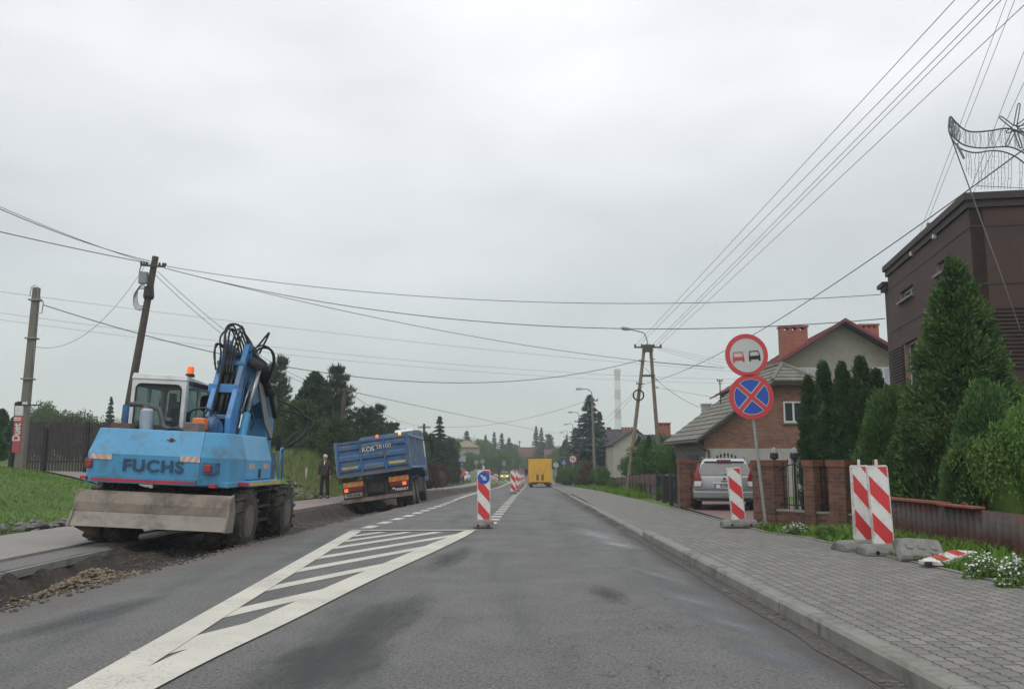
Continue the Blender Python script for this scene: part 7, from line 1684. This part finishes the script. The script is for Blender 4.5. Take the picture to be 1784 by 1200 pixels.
seg_fence('iron_fence', 'thin black iron fence between the board fence and the brick gate pillar', (4.98, 25.9), (5.25, 31.5), .98, .98, 'iron')
seg_fence('board_fence', 'weathered two tone board fence along the right sidewalk', (5.30, 31.8), (6.9, 52), 1.0, .95, 'board')
seg_fence('board_fence', 'farther low brown board fence below the dark spruce', (7.0, 53), (8.0, 78), .85, .8, 'board')
# ================================================================ TREES AND PLANTS
def leafquads(P, A, Wd, roll=None):
    """P centre, A long half-axis vectors, Wd half-width"""
    n = len(P); r = rng.normal(size=(n, 3)); B = np.cross(A, r); B /= np.linalg.norm(B, axis=1, keepdims=True) + 1e-9; B *= Wd[:, None]
    V = np.stack([P - A, P + B, P + A, P - B], 1).reshape(-1, 3); return V
def core(rx, ry, rz, z, n=18, amp=.12):
    """a dark irregular inner mass of foliage"""
    vs = []; fs = []
    for i in range(n // 2 + 1):
        ph_ = math.pi * i / (n // 2)
        for j in range(n):
            t = 2 * math.pi * j / n; q = 1 + amp * math.sin(3 * t + i) * math.sin(2 * ph_) + rng.normal(0, amp * .4)
            vs.append((rx * math.sin(ph_) * math.cos(t) * q, ry * math.sin(ph_) * math.sin(t) * q, z - rz * math.cos(ph_) * (1 + rng.normal(0, amp * .3))))
    for i in range(n // 2):
        for j in range(n): fs.append((i * n + j, i * n + (j + 1) % n, (i + 1) * n + (j + 1) % n, (i + 1) * n + j))
    return np.array(vs), np.array(fs)
def crown_mesh(name, V, cores, mat):
    F = np.arange(len(V)).reshape(-1, 4); VV = [V]; FF = [F]; n = len(V)
    for cv, cf in cores: VV.append(cv); FF.append(cf + n); n += len(cv)
    o = mesh_np(name, np.concatenate(VV), np.concatenate(FF), MATS[mat]); me = o.data; bpy.data.objects.remove(o); return me
def unit(n): v = rng.normal(size=(n, 3)); return v / np.linalg.norm(v, axis=1, keepdims=True)
def P_broad(H_, W_, nc, nl, leaf, mat, base=.25, clr=.22):
    """clumps spread over an uneven ellipsoid"""
    R_ = W_ / 2; hz_ = H_ * (1 - base) / 2; zc = H_ - hz_
    u = unit(nc); rad = rng.uniform(.5, .92, nc); u[:, 2] = np.where(u[:, 2] < -.5, -u[:, 2], u[:, 2])
    C = u * rad[:, None] * np.array([R_, R_, hz_]) + (0, 0, zc); C[:, :2] *= (1 + .15 * rng.normal(size=nc))[:, None]
    cr_ = clr * W_ * rng.uniform(.5, 1.2, nc); k = np.repeat(np.arange(nc), nl)
    q = unit(len(k)); q *= (cr_[k] * rng.uniform(.35, 1, len(k)) ** .5)[:, None]; P = C[k] + q * (1, 1, .8)
    A = unit(len(k)) * leaf * rng.uniform(.6, 1.3, len(k))[:, None]; A = A + q / (np.linalg.norm(q, axis=1, keepdims=True) + 1e-9) * leaf * .4
    return crown_mesh('crown', leafquads(P, A, leaf * .42 * rng.uniform(.7, 1.3, len(k))), [core(R_ * .62, R_ * .62, hz_ * .68, zc)], mat)
def P_spruce(H_, W_, nb, mat, leaf=.10, droop=.35, top=.05, per=22):
    V = []; R_ = W_ / 2
    for i in range(nb):
        t = (i / nb) ** 1.15; lv = 17; t = min(.985, (math.floor(t * lv) + .5 + rng.normal(0, .13)) / lv) if t < .93 else t; z = H_ * (.04 + .95 * t); L = R_ * max(1 - t, 0) ** .8 * rng.uniform(.6, 1.25) + top; a = rng.uniform(0, 2 * np.pi)
        m = max(5, int(per * L / R_)); s = rng.uniform(.12, 1, m); d_ = np.array([math.cos(a), math.sin(a), 0]); side = np.array([-d_[1], d_[0], 0])
        w_ = .22 * L * (1 - s) + .05
        P = d_[None] * (s * L)[:, None] + side[None] * (rng.uniform(-1, 1, m) * w_)[:, None]; P[:, 2] += z - droop * L * s + .18 * L * s ** 2 + rng.normal(0, .03 * W_ / 3, m)
        A = d_[None] * leaf + side[None] * (rng.uniform(-1, 1, m) * leaf * .8)[:, None]; A[:, 2] -= leaf * rng.uniform(-.1, .8, m)
        V.append(leafquads(P, A * rng.uniform(.7, 1.4, m)[:, None], leaf * .38 * rng.uniform(.7, 1.3, m)))
    vs = []; n = 12
    cv = []; cf = []
    for i in range(9):
        tt = i / 8; rr = R_ * .36 * (1 - tt) ** .9 + .01
        for j in range(n): cv.append((rr * math.cos(2 * math.pi * j / n) * (1 + rng.normal(0, .1)), rr * math.sin(2 * math.pi * j / n) * (1 + rng.normal(0, .1)), H_ * (.08 + .85 * tt)))
    for i in range(8):
        for j in range(n): cf.append((i * n + j, i * n + (j + 1) % n, (i + 1) * n + (j + 1) % n, (i + 1) * n + j))
    return crown_mesh('crown', np.concatenate(V), [(np.array(cv), np.array(cf))], mat)
def P_pine(H_, W_, nb, mat, leaf=.13, base=.2, tuft=26):
    """Scots pine habit: up-curving boughs ending in needle tufts, ragged spiky outline"""
    V = []; R_ = W_ / 2; tr_ = .030 * H_ + .03
    def bunch(c, up, m, sc=1.0):
        r = unit(m) * rng.uniform(.2, 1, m)[:, None] * tr_ * sc; A = (r / (np.linalg.norm(r, axis=1, keepdims=True) + 1e-9) * .8 + up) * leaf
        V.append(leafquads(c[None] + r, A * rng.uniform(.6, 1.2, m)[:, None], leaf * .20 * rng.uniform(.7, 1.3, m)))
    lv = 13
    for i in range(nb):
        t = ((i % lv) + rng.uniform(-.18, .18)) / lv; t = min(max(t, .01), .97); z = H_ * (base + (1 - base) * t); L = R_ * (1.08 - t) ** .6 * rng.uniform(.5, 1.15) * (.6 + .4 * min(1, t * 4 + .3)); a = rng.uniform(0, 2 * np.pi); d_ = np.array([math.cos(a), math.sin(a), 0])
        for s in np.linspace(.3, 1.0, 6):
            for q in range(2):
                c = d_ * L * s + np.array([-d_[1], d_[0], 0]) * rng.normal(0, .16 * L * s) + np.array([0, 0, z + .28 * L * s * s + rng.normal(0, .03)]); c[2] = min(c[2], H_ * .985); bunch(c, d_ * .3 + np.array([0, 0, .7]), tuft)
    for k in range(9): bunch(np.array([rng.normal(0, .03), rng.normal(0, .03), H_ * (.90 + .012 * k)]), np.array([0, 0, 1.2]), tuft, .5)
    for k in range(7):
        a = rng.uniform(0, 6.28)
        for s in (.4, .7, 1.0): bunch(np.array([math.cos(a) * R_ * .30 * s, math.sin(a) * R_ * .30 * s, H_ * (.86 + .10 * s)]), np.array([0, 0, 1.3]), tuft, .45)
    return crown_mesh('crown', np.concatenate(V), [core(R_ * .25, R_ * .25, H_ * (1 - base) * .26, H_ * (base + (1 - base) * .34), amp=.3)], mat)
def P_thuja(H_, W_, n, mat, leaf=.05, pow_=.6, bump_=.12, spread=1.0, base_r=.75, cl=None, nc=260, tip=.05):
    """an uneven column or cone of many small upright sprays"""
    R_ = W_ / 2; prof = lambda t: np.minimum(1, base_r + t * 2.5 * (1 - base_r)) * (1 - t ** 1.6) ** pow_
    cl = cl or .16 * W_; tc = rng.uniform(0, .97, nc) ** .85; ac = rng.uniform(0, 2 * np.pi, nc)
    rc = (R_ * prof(tc) * rng.uniform(.78, 1.06 + bump_, nc) - cl * .35); rc = np.maximum(rc, 0)
    C = np.stack([rc * np.cos(ac), rc * np.sin(ac), tc * H_], 1); rad = cl * rng.uniform(.55, 1.25, nc) * (1.1 - .45 * tc); m = n // nc
    k = np.repeat(np.arange(nc), m); q = unit(len(k)) * rng.uniform(.45, 1.0, len(k))[:, None]; q[:, 2] *= 1.55
    P = C[k] + q * rad[k][:, None]; P[:, 2] = np.clip(P[:, 2], .02, H_ * (1 + tip))
    out_ = np.stack([np.cos(ac[k]), np.sin(ac[k]), 0 * ac[k]], 1)
    A = q * .7 + out_ * .55 * spread + np.array([0, 0, .9]) + .4 * rng.normal(size=(len(k), 3)); A /= np.linalg.norm(A, axis=1, keepdims=True); A *= (leaf * rng.uniform(.5, 1.5, len(k)))[:, None]
    cv = []; cf = []; m = 20
    for i in range(15):
        tt = i / 14; r_ = R_ * .66 * float(prof(np.array(min(tt, .985))))
        for j in range(m): q_ = 1 + rng.normal(0, .08); cv.append((r_ * math.cos(2 * math.pi * j / m) * q_, r_ * math.sin(2 * math.pi * j / m) * q_, H_ * .95 * tt))
    for i in range(14):
        for j in range(m): cf.append((i * m + j, i * m + (j + 1) % m, (i + 1) * m + (j + 1) % m, (i + 1) * m + j))
    return crown_mesh('crown', leafquads(P, A, leaf * .42 * rng.uniform(.6, 1.3, len(k))), [(np.array(cv), np.array(cf))], mat)
def trunk_mesh(H_, r, limbs=6, straight=True):
    b = MB(); pts = [(0, 0, -.3)] + [(rng.normal(0, .02 * H_ * (not straight)), rng.normal(0, .02 * H_ * (not straight)), H_ * t) for t in (.2, .45, .7, .93)]
    b.tube(pts, [r * 1.2, r, r * .75, r * .45, r * .12], 8)
    for i in range(limbs):
        z = H_ * (.25 + .55 * i / limbs); a = rng.uniform(0, 6.28); L = H_ * .22 * (1 - .5 * i / limbs); b.tube([(0, 0, z), (math.cos(a) * L * .5, math.sin(a) * L * .5, z + L * .25), (math.cos(a) * L, math.sin(a) * L, z + L * .55)], [r * .35, r * .22, r * .08], 5)
    o = b.build('trunk', MATS['bark']); me = o.data; bpy.data.objects.remove(o); return me
PROTO = {}
def proto(key, crown, trunk, H_, W_): PROTO[key] = (crown, trunk, H_, W_)
proto('pine', P_pine(6.5, 3.0, 84, 'leaf_pine', .15, tuft=8), trunk_mesh(6.2, .13, 8, False), 6.5, 3.0)
proto('pine2', P_pine(6.5, 3.6, 115, 'leaf_pine', .15, base=.08, tuft=9), trunk_mesh(6.2, .15, 8, False), 6.5, 3.6)
proto('pine_light', P_pine(4, 4, 210, 'leaf_pine_light', .12, base=.03, tuft=9), trunk_mesh(3.6, .1, 8, False), 4, 4)
proto('spruce', P_spruce(8, 3.4, 520, 'leaf_spruce', .19, per=34), trunk_mesh(7.8, .14, 4), 8, 3.4)
proto('spruce2', P_spruce(8, 3.0, 340, 'leaf_spruce', .21, droop=.2, per=34), trunk_mesh(7.8, .14, 4), 8, 3.0)
proto('blue_spruce', P_spruce(8, 4, 640, 'leaf_blue_spruce', .21, droop=.25, per=42), trunk_mesh(7.8, .16, 4), 8, 4)
proto('conifer', P_thuja(5, 1.8, 13000, 'leaf_thuja', .10, .7, .2, nc=170), trunk_mesh(4.2, .1, 0), 5, 1.8)
proto('broad', P_broad(6, 5, 70, 120, .12, 'leaf_broad'), trunk_mesh(5.2, .14, 8, False), 6, 5)
proto('broad2', P_broad(6, 5, 95, 90, .13, 'leaf_broad', base=.12, clr=.16), trunk_mesh(5.2, .14, 8, False), 6, 5)
proto('olive', P_broad(6, 5, 80, 90, .14, 'leaf_olive', base=.1, clr=.18), trunk_mesh(5.2, .14, 8, False), 6, 5)
proto('bush', P_broad(1.5, 1.8, 50, 130, .05, 'leaf_broad', base=-.1, clr=.2), trunk_mesh(1.1, .03, 6, False), 1.5, 1.8)
proto('bush_bright', P_broad(1.5, 1.8, 60, 170, .038, 'leaf_bright', base=-.1, clr=.2), trunk_mesh(1.1, .03, 6, False), 1.5, 1.8)
proto('bush_red', P_broad(1.5, 1.8, 50, 120, .05, 'leaf_red', base=-.1, clr=.2), trunk_mesh(1.1, .03, 6, False), 1.5, 1.8)
proto('thuja', P_thuja(3.7, .62, 26000, 'leaf_thuja', .036, .5, .15, nc=330, cl=.12), trunk_mesh(3.2, .04, 0), 3.7, .62)
proto('thuja_big', P_thuja(4.4, 1.7, 76000, 'leaf_thuja_big', .042, .85, .26, 1.4, .95, nc=420, cl=.23), trunk_mesh(3.8, .09, 0), 4.4, 1.7)
proto('cypress_bush', P_thuja(2.2, 1.7, 46000, 'leaf_thuja_big', .040, .5, .28, 1.8, .85, nc=210, cl=.26), trunk_mesh(1.6, .06, 0), 2.2, 1.7)
used = set()
def tree(kind, u, vt, d, wpx, label, name='tree', cat='tree', group=None, X=None, zg=None, hmin=.4, rot=None):
    cr_, tk, H_, W_ = PROTO[kind]; tp = AT(u, vt, d); X = tp.x; zg = float(hgt(X, d)) if zg is None else zg; h = max(tp.z - zg, hmin); w_ = wpx * d / 1500
    e = empty(name, (X, d, zg - .03), label, cat, group, rng.uniform(0, 6.28) if rot is None else rot)
    c = bpy.data.objects.new('crown', cr_); col.objects.link(c); c.parent = e; c.scale = (w_ / W_, w_ / W_, h / H_)
    t = bpy.data.objects.new('trunk', tk); col.objects.link(t); t.parent = e; t.scale = (w_ / W_, w_ / W_, h / H_)
    return e
LG = 'conifers and bushes on the left bank'
tree('pine', 487, 620, 51, 84, 'ragged pine standing alone against the sky right of the excavator arm', 'pine_tree', group=LG)
tree('pine2', 590, 636, 52, 88, 'tall spiky pine directly behind the dark pole', 'pine_tree', group=LG)
tree('conifer', 549, 648, 53, 92, 'round topped dense dark conifer left of the tall spiky pine', 'conifer_tree', group=LG)
tree('pine2', 560, 668, 55, 100, 'dark pine filling behind the round topped conifer', 'pine_tree', group=LG)
tree('pine_light', 525, 697, 47, 110, 'mid green bushy young pine in front of the dark conifers', 'pine_tree', group=LG)
tree('pine_light', 585, 728, 45, 90, 'lower mid green young pine above the walking man', 'pine_tree', group=LG)
tree('olive', 474, 735, 48, 90, 'olive green bush just right of the excavator stick', 'bush', group=LG)
tree('pine', 455, 700, 56, 70, 'shaded pine half hidden behind the excavator arm', 'pine_tree', group=LG)
tree('pine2', 634, 708, 60, 95, 'dark pine behind the left corner of the dump truck', 'pine_tree', group=LG)
tree('pine', 657, 704, 66, 78, 'spiky pine rising above the dump truck body', 'pine_tree', group=LG)
tree('pine2', 682, 735, 70, 80, 'lower dark pine right of the spiky one above the truck', 'pine_tree', group=LG)
for i, (u, v, d, wd, nm) in enumerate(((668, 742, 62, 34, 'first from the left'), (690, 743, 68, 34, 'second'), (706, 747, 74, 34, 'third'), (722, 750, 80, 34, 'fourth, beside the truck cab'), (741, 752, 88, 34, 'fifth, right of the truck mirror'))):
    tree('conifer', u, v, d, wd, 'clipped conifer in the row beyond the dump truck, ' + nm, 'conifer_tree', group='conifer row beyond the dump truck')
tree('spruce', 766, 724, 84, 52, 'pointed spruce standing out at the end of the conifer row', 'spruce_tree', group=LG)
tree('conifer', 752, 755, 90, 44, 'dark conifer at the foot of the pointed spruce', 'conifer_tree', group=LG)
tree('conifer', 783, 765, 96, 40, 'dark rounded conifer right of the pointed spruce', 'conifer_tree', group=LG)
tree('broad', 700, 775, 58, 70, 'leafy bush directly behind the truck body', 'bush', group=LG)
tree('bush_red', 745, 808, 62, 44, 'reddish low shrub on the bank right of the dump truck', 'bush', group=LG)
tree('bush_red', 770, 810, 74, 34, 'second reddish shrub, farther along the bank', 'bush', group=LG)
tree('bush', 610, 775, 44, 60, 'low green bush by the concrete cabinet', 'bush', group=LG)
tree('bush', 640, 770, 50, 60, 'low green bush hidden behind the truck tailgate', 'bush', group=LG)
# far left trees behind the board fence
FL = 'trees beyond the left board fence'
tree('olive', 128, 712, 78, 90, 'rounded pale green tree above the board fence', 'tree', group=FL)
tree('broad2', 80, 697, 84, 70, 'taller hazy tree behind the concrete pole', 'tree', group=FL)
tree('olive', 165, 722, 74, 60, 'small yellowish tree just left of the excavator', 'tree', group=FL)
tree('spruce2', 194, 690, 62, 30, 'slim spruce between the fence and the excavator cab', 'spruce_tree', group=FL)
tree('spruce2', 156, 724, 80, 13, 'tiny spruce tip above the board fence', 'spruce_tree', group=FL)
tree('conifer', 4, 712, 50, 54, 'dark conifer at the very left edge', 'conifer_tree', group=FL)
tree('conifer', 30, 722, 45, 44, 'dark teal hedge tree behind the red banner', 'conifer_tree', group=FL)
tree('conifer', -18, 728, 40, 60, 'dark hedge tree cut by the left edge of the picture', 'conifer_tree', group=FL)
tree('broad', 225, 730, 66, 70, 'leafy tree hidden behind the excavator cab', 'tree', group=FL)
tree('broad2', 300, 735, 70, 80, 'leafy tree seen through the gap under the boom', 'tree', group=FL)
tree('pine_light', 420, 745, 46, 80, 'young pine seen between the boom and the stick', 'pine_tree', group=LG)
# distant wood around the bend
FB = 'trees around the far bend'
for (kd, u, v, d, wd, lab) in (
    ('spruce', 813, 750, 235, 44, 'far spruce left of centre above the direction board'), ('broad2', 798, 762, 210, 50, 'far rounded tree above the white car'), ('broad', 834, 764, 200, 48, 'far tree right of the ochre roof'),
    ('spruce2', 846, 757, 240, 22, 'thin far spruce above the two round sign backs'), ('spruce', 861, 752, 245, 26, 'pointed far spruce left of the taxi'), ('spruce', 874, 754, 230, 30, 'broader far spruce above the taxi'),
    ('spruce2', 887, 762, 240, 30, 'far spruce right of the taxi'), ('broad', 868, 783, 165, 52, 'round light green tree behind the taxi'), ('broad2', 846, 786, 160, 40, 'low light green tree left behind the taxi'), ('broad', 893, 786, 180, 36, 'low round tree right behind the taxi'),
    ('broad2', 818, 786, 150, 44, 'low tree behind the direction board'), ('olive', 790, 790, 140, 40, 'low olive tree behind the white car'), ('spruce', 934, 742, 250, 28, 'left one of the twin spruces above the yellow truck'), ('spruce', 943, 744, 258, 24, 'right one of the twin spruces above the yellow truck'),
    ('pine', 956, 756, 240, 34, 'round headed pine right of the twin spruces'), ('pine2', 945, 770, 225, 46, 'dark pine low behind the truck roof'), ('broad', 916, 795, 215, 40, 'low tree behind the red roofed house'), ('broad2', 976, 775, 190, 34, 'light green tree right of the yellow truck'),
    ('broad', 964, 790, 170, 30, 'small tree touching the right side of the yellow truck'), ('conifer', 985, 766, 150, 30, 'dark conifer behind the blue crossing sign'), ('broad2', 1001, 772, 135, 46, 'leafy tree behind the dark framed sign'), ('broad', 988, 795, 115, 40, 'low leafy bush behind the blue crossing sign')):
    tree(kd, u, v, d, wd, lab, 'far_tree', group=FB)
# distant wood that reads as one mass
vs = []; 
def wood(name, u0, u1, d, vt, amp, n, mat, lab):
    P = []; 
    uu = rng.uniform(u0, u1, n); k = d / 1500; X = (uu - 892) * k * 1.0; base_ = hgt(X, np.full(n, d)); top = np.array([AT(a, vt, d).z for a in uu]) + amp * k * vnoise(uu, uu * 0, 14, 3) * 2 + amp * .6 * k * vnoise(uu, uu * 0, 5, 5)
    z = base_ + (top - base_) * rng.uniform(0, 1, n) ** .8; Pn = np.stack([X, d + rng.uniform(-4, 4, n), z], 1); s = .42 * d / 200
    V = leafquads(Pn, unit(n) * s * rng.uniform(.6, 1.4, n)[:, None], np.full(n, s * .5)); o = mesh_np(name, V, np.arange(len(V)).reshape(-1, 4), MATS[mat]); tag(o, lab, 'wood', kind='stuff')
wood('far_wood', 560, 905, 290, 778, 14, 26000, 'leaf_pine', 'far dark wood behind the houses left of the road')
wood('far_wood', 905, 1300, 300, 785, 10, 22000, 'leaf_broad', 'far wood behind the houses right of the road')
wood('far_wood', -160, 420, 160, 742, 12, 22000, 'leaf_broad', 'hazy wood beyond the left gardens')
wood('near_wood', 500, 800, 110, 762, 16, 20000, 'leaf_pine', 'dark undergrowth of the plantation behind the left bank')
# right hand side
RG = 'trees behind the right hand fences'
tree('blue_spruce', 1027, 688, 86, 84, 'big blue green spruce beside the nearest concrete lamp', 'spruce_tree', group=RG)
tree('spruce', 1044, 716, 90, 50, 'darker spruce right behind the big blue green one', 'spruce_tree', group=RG)
tree('blue_spruce', 1003, 745, 104, 64, 'lower bluish spruce left of the big one', 'spruce_tree', group=RG)
tree('broad', 1150, 756, 60, 72, 'leafy green tree below the broad brick chimney', 'tree', group=RG)
tree('broad2', 1126, 762, 50, 58, 'leafy tree at the foot of the two legged pole', 'tree', group=RG)
tree('conifer', 1130, 758, 46, 26, 'small dark pointed conifer left of the garage', 'conifer_tree', group=RG)
tree('broad', 1158, 770, 44, 54, 'dark leafy tree against the garage eave', 'tree', group=RG)
tree('broad2', 1180, 785, 41, 40, 'dense bush touching the garage wall', 'bush', group=RG)
tree('broad2', 1100, 788, 56, 46, 'light green bush left of the two legged pole', 'bush', group=RG)
VG = 'bushes on the right verge'
tree('bush', 1010, 805, 76, 52, 'rounded bush under the round no turn sign', 'bush', group=VG)
tree('bush_red', 1022, 808, 66, 34, 'dull purple shrub behind the nearest lamp foot', 'bush', group=VG)
tree('bush', 1046, 812, 62, 40, 'green shrub right of the nearest lamp foot', 'bush', group=VG)
tree('bush', 985, 812, 92, 34, 'weedy bush by the blue crossing sign foot', 'bush', group=VG)
tree('bush_bright', 1068, 836, 48, 24, 'pale green tuft of weeds before the far board fence', 'bush', group=VG, hmin=.5)
tree('bush_bright', 1112, 838, 38, 20, 'bright young shrub growing against the near board fence', 'bush', group=VG, hmin=.5)
tree('bush', 1160, 842, 30, 34, 'green weeds behind the thin iron fence', 'bush', group=VG, hmin=.5)
tree('bush', 1140, 825, 45, 60, 'green bush behind the near board fence', 'bush', group=VG, hmin=.5)
TG = 'columnar thujas behind the brick wall'
for (u, v, d, wd, nm) in ((1407, 652, 21.5, 46, 'shortest one at the left end'), (1433, 626, 21.2, 52, 'second from the left, taller'), (1466, 628, 20.8, 52, 'middle one standing a little apart'), (1499, 618, 20.6, 58, 'tallest one, right of the middle'), (1524, 640, 20.9, 60, 'broad one touching the brown building')):
    tree('thuja', u, v, d, wd, 'dark columnar thuja behind the brick wall, ' + nm, 'thuja_tree', group=TG)
tree('thuja_big', 1662, 455, 14.6, 200, 'very tall bright green thuja in front of the brown building', 'thuja_tree')
BG = 'evergreen bushes above the corrugated fence'
tree('cypress_bush', 1552, 682, 16.6, 128, 'wide dark evergreen bush left of the very tall thuja', 'bush', group=BG)
tree('cypress_bush', 1622, 690, 14.8, 120, 'evergreen bush spilling over the left part of the corrugated fence', 'bush', group=BG)
tree('cypress_bush', 1712, 672, 13.6, 130, 'evergreen bush filling the foot of the very tall thuja on its right', 'bush', group=BG)
tree('cypress_bush', 1592, 750, 15.2, 120, 'low evergreen bush behind the two striped boards', 'bush', group=BG)
tree('bush_bright', 1752, 745, 12.8, 150, 'bright light green bush at the lower right above the rusty fence', 'bush', group=BG)
tree('bush_bright', 1790, 690, 12.5, 110, 'yellow green shrub cut by the right edge', 'bush', group=BG)
tree('cypress_bush', 1690, 770, 13.3, 110, 'low evergreen bush in front of the tall thuja, near the rusty fence', 'bush', group=BG)
# flowering plants on the verge
def flowers(u, v, wpx, lab, n=240, hgt_=.28):
    p = GP(u, v, .22); d = p.y; w_ = wpx * d / 1500; z = float(hgt(p.x, d)); e = empty('flowering_plant', (p.x, d, z), lab, 'plant', 'white flowering plants on the verge')
    a = rng.uniform(0, 6.28, n * 5); r = np.sqrt(rng.uniform(0, 1, n * 5)) * w_ * .62 * (1 + .35 * np.sin(3 * a + u)); P = np.stack([r * np.cos(a), r * np.sin(a) * .6, rng.uniform(0, hgt_, n * 5) * np.clip(1 - (r / w_ * 1.3) ** 2, .1, 1)], 1)
    V = leafquads(P, (unit(n * 5) + (0, 0, .8)) * .022, np.full(n * 5, .007)); o = mesh_np('leaves', V, np.arange(len(V)).reshape(-1, 4), MATS['leaf_bright'], e)
    a = rng.uniform(0, 6.28, n); r = np.sqrt(rng.uniform(0, 1, n)) * w_ * .58 * (1 + .35 * np.sin(3 * a + u)); P = np.stack([r * np.cos(a), r * np.sin(a) * .6, hgt_ * (1.0 - (r / w_ * 1.3) ** 2) * rng.uniform(.5, 1.25, n)], 1)
    V = leafquads(P, unit(n) * (.018, .018, .006), np.full(n, .013)); mesh_np('flowers', V, np.arange(len(V)).reshape(-1, 4), MATS['flower_white'], e)
flowers(1386, 917, 44, 'white flowering plant in the grass strip by the brick wall', 200, .2)
flowers(1712, 990, 56, 'left clump of white flowers below the rusty fence', 260, .26)
flowers(1768, 1003, 60, 'right clump of white flowers below the rusty fence', 300, .28)
flowers(1330, 902, 16, 'tiny white flowers at the foot of the sign post', 40, .14)
tree('bush_bright', 1588, 925, 11.6, 16, 'small weed standing against the rusty fence', 'plant', cat='plant', hmin=.2)
p = GP(1418, 930, .12); tree('bush_bright', 1440, 912, 14.2, 40, 'leafy weeds in the grass strip beside the brick wall', 'plant', cat='plant', hmin=.15)
# ---- the air: pale haze that fades the far trees and the power-station stack
b = MB(); b.box(-700, 700, -60, 1300, -12, 135)
hz = b.build('haze', [bpy.data.materials.new('haze_air')]); m = hz.data.materials[0]; m.use_nodes = True; t = m.node_tree; t.nodes.clear()
o = N(t, 'ShaderNodeOutputMaterial'); pv = N(t, 'ShaderNodeVolumePrincipled'); pv.inputs['Color'].default_value = (.86, .92, .94, 1); pv.inputs['Density'].default_value = .0010; pv.inputs['Anisotropy'].default_value = .2
t.links.new(pv.outputs[0], o.inputs['Volume']); tag(hz, kind='stuff')
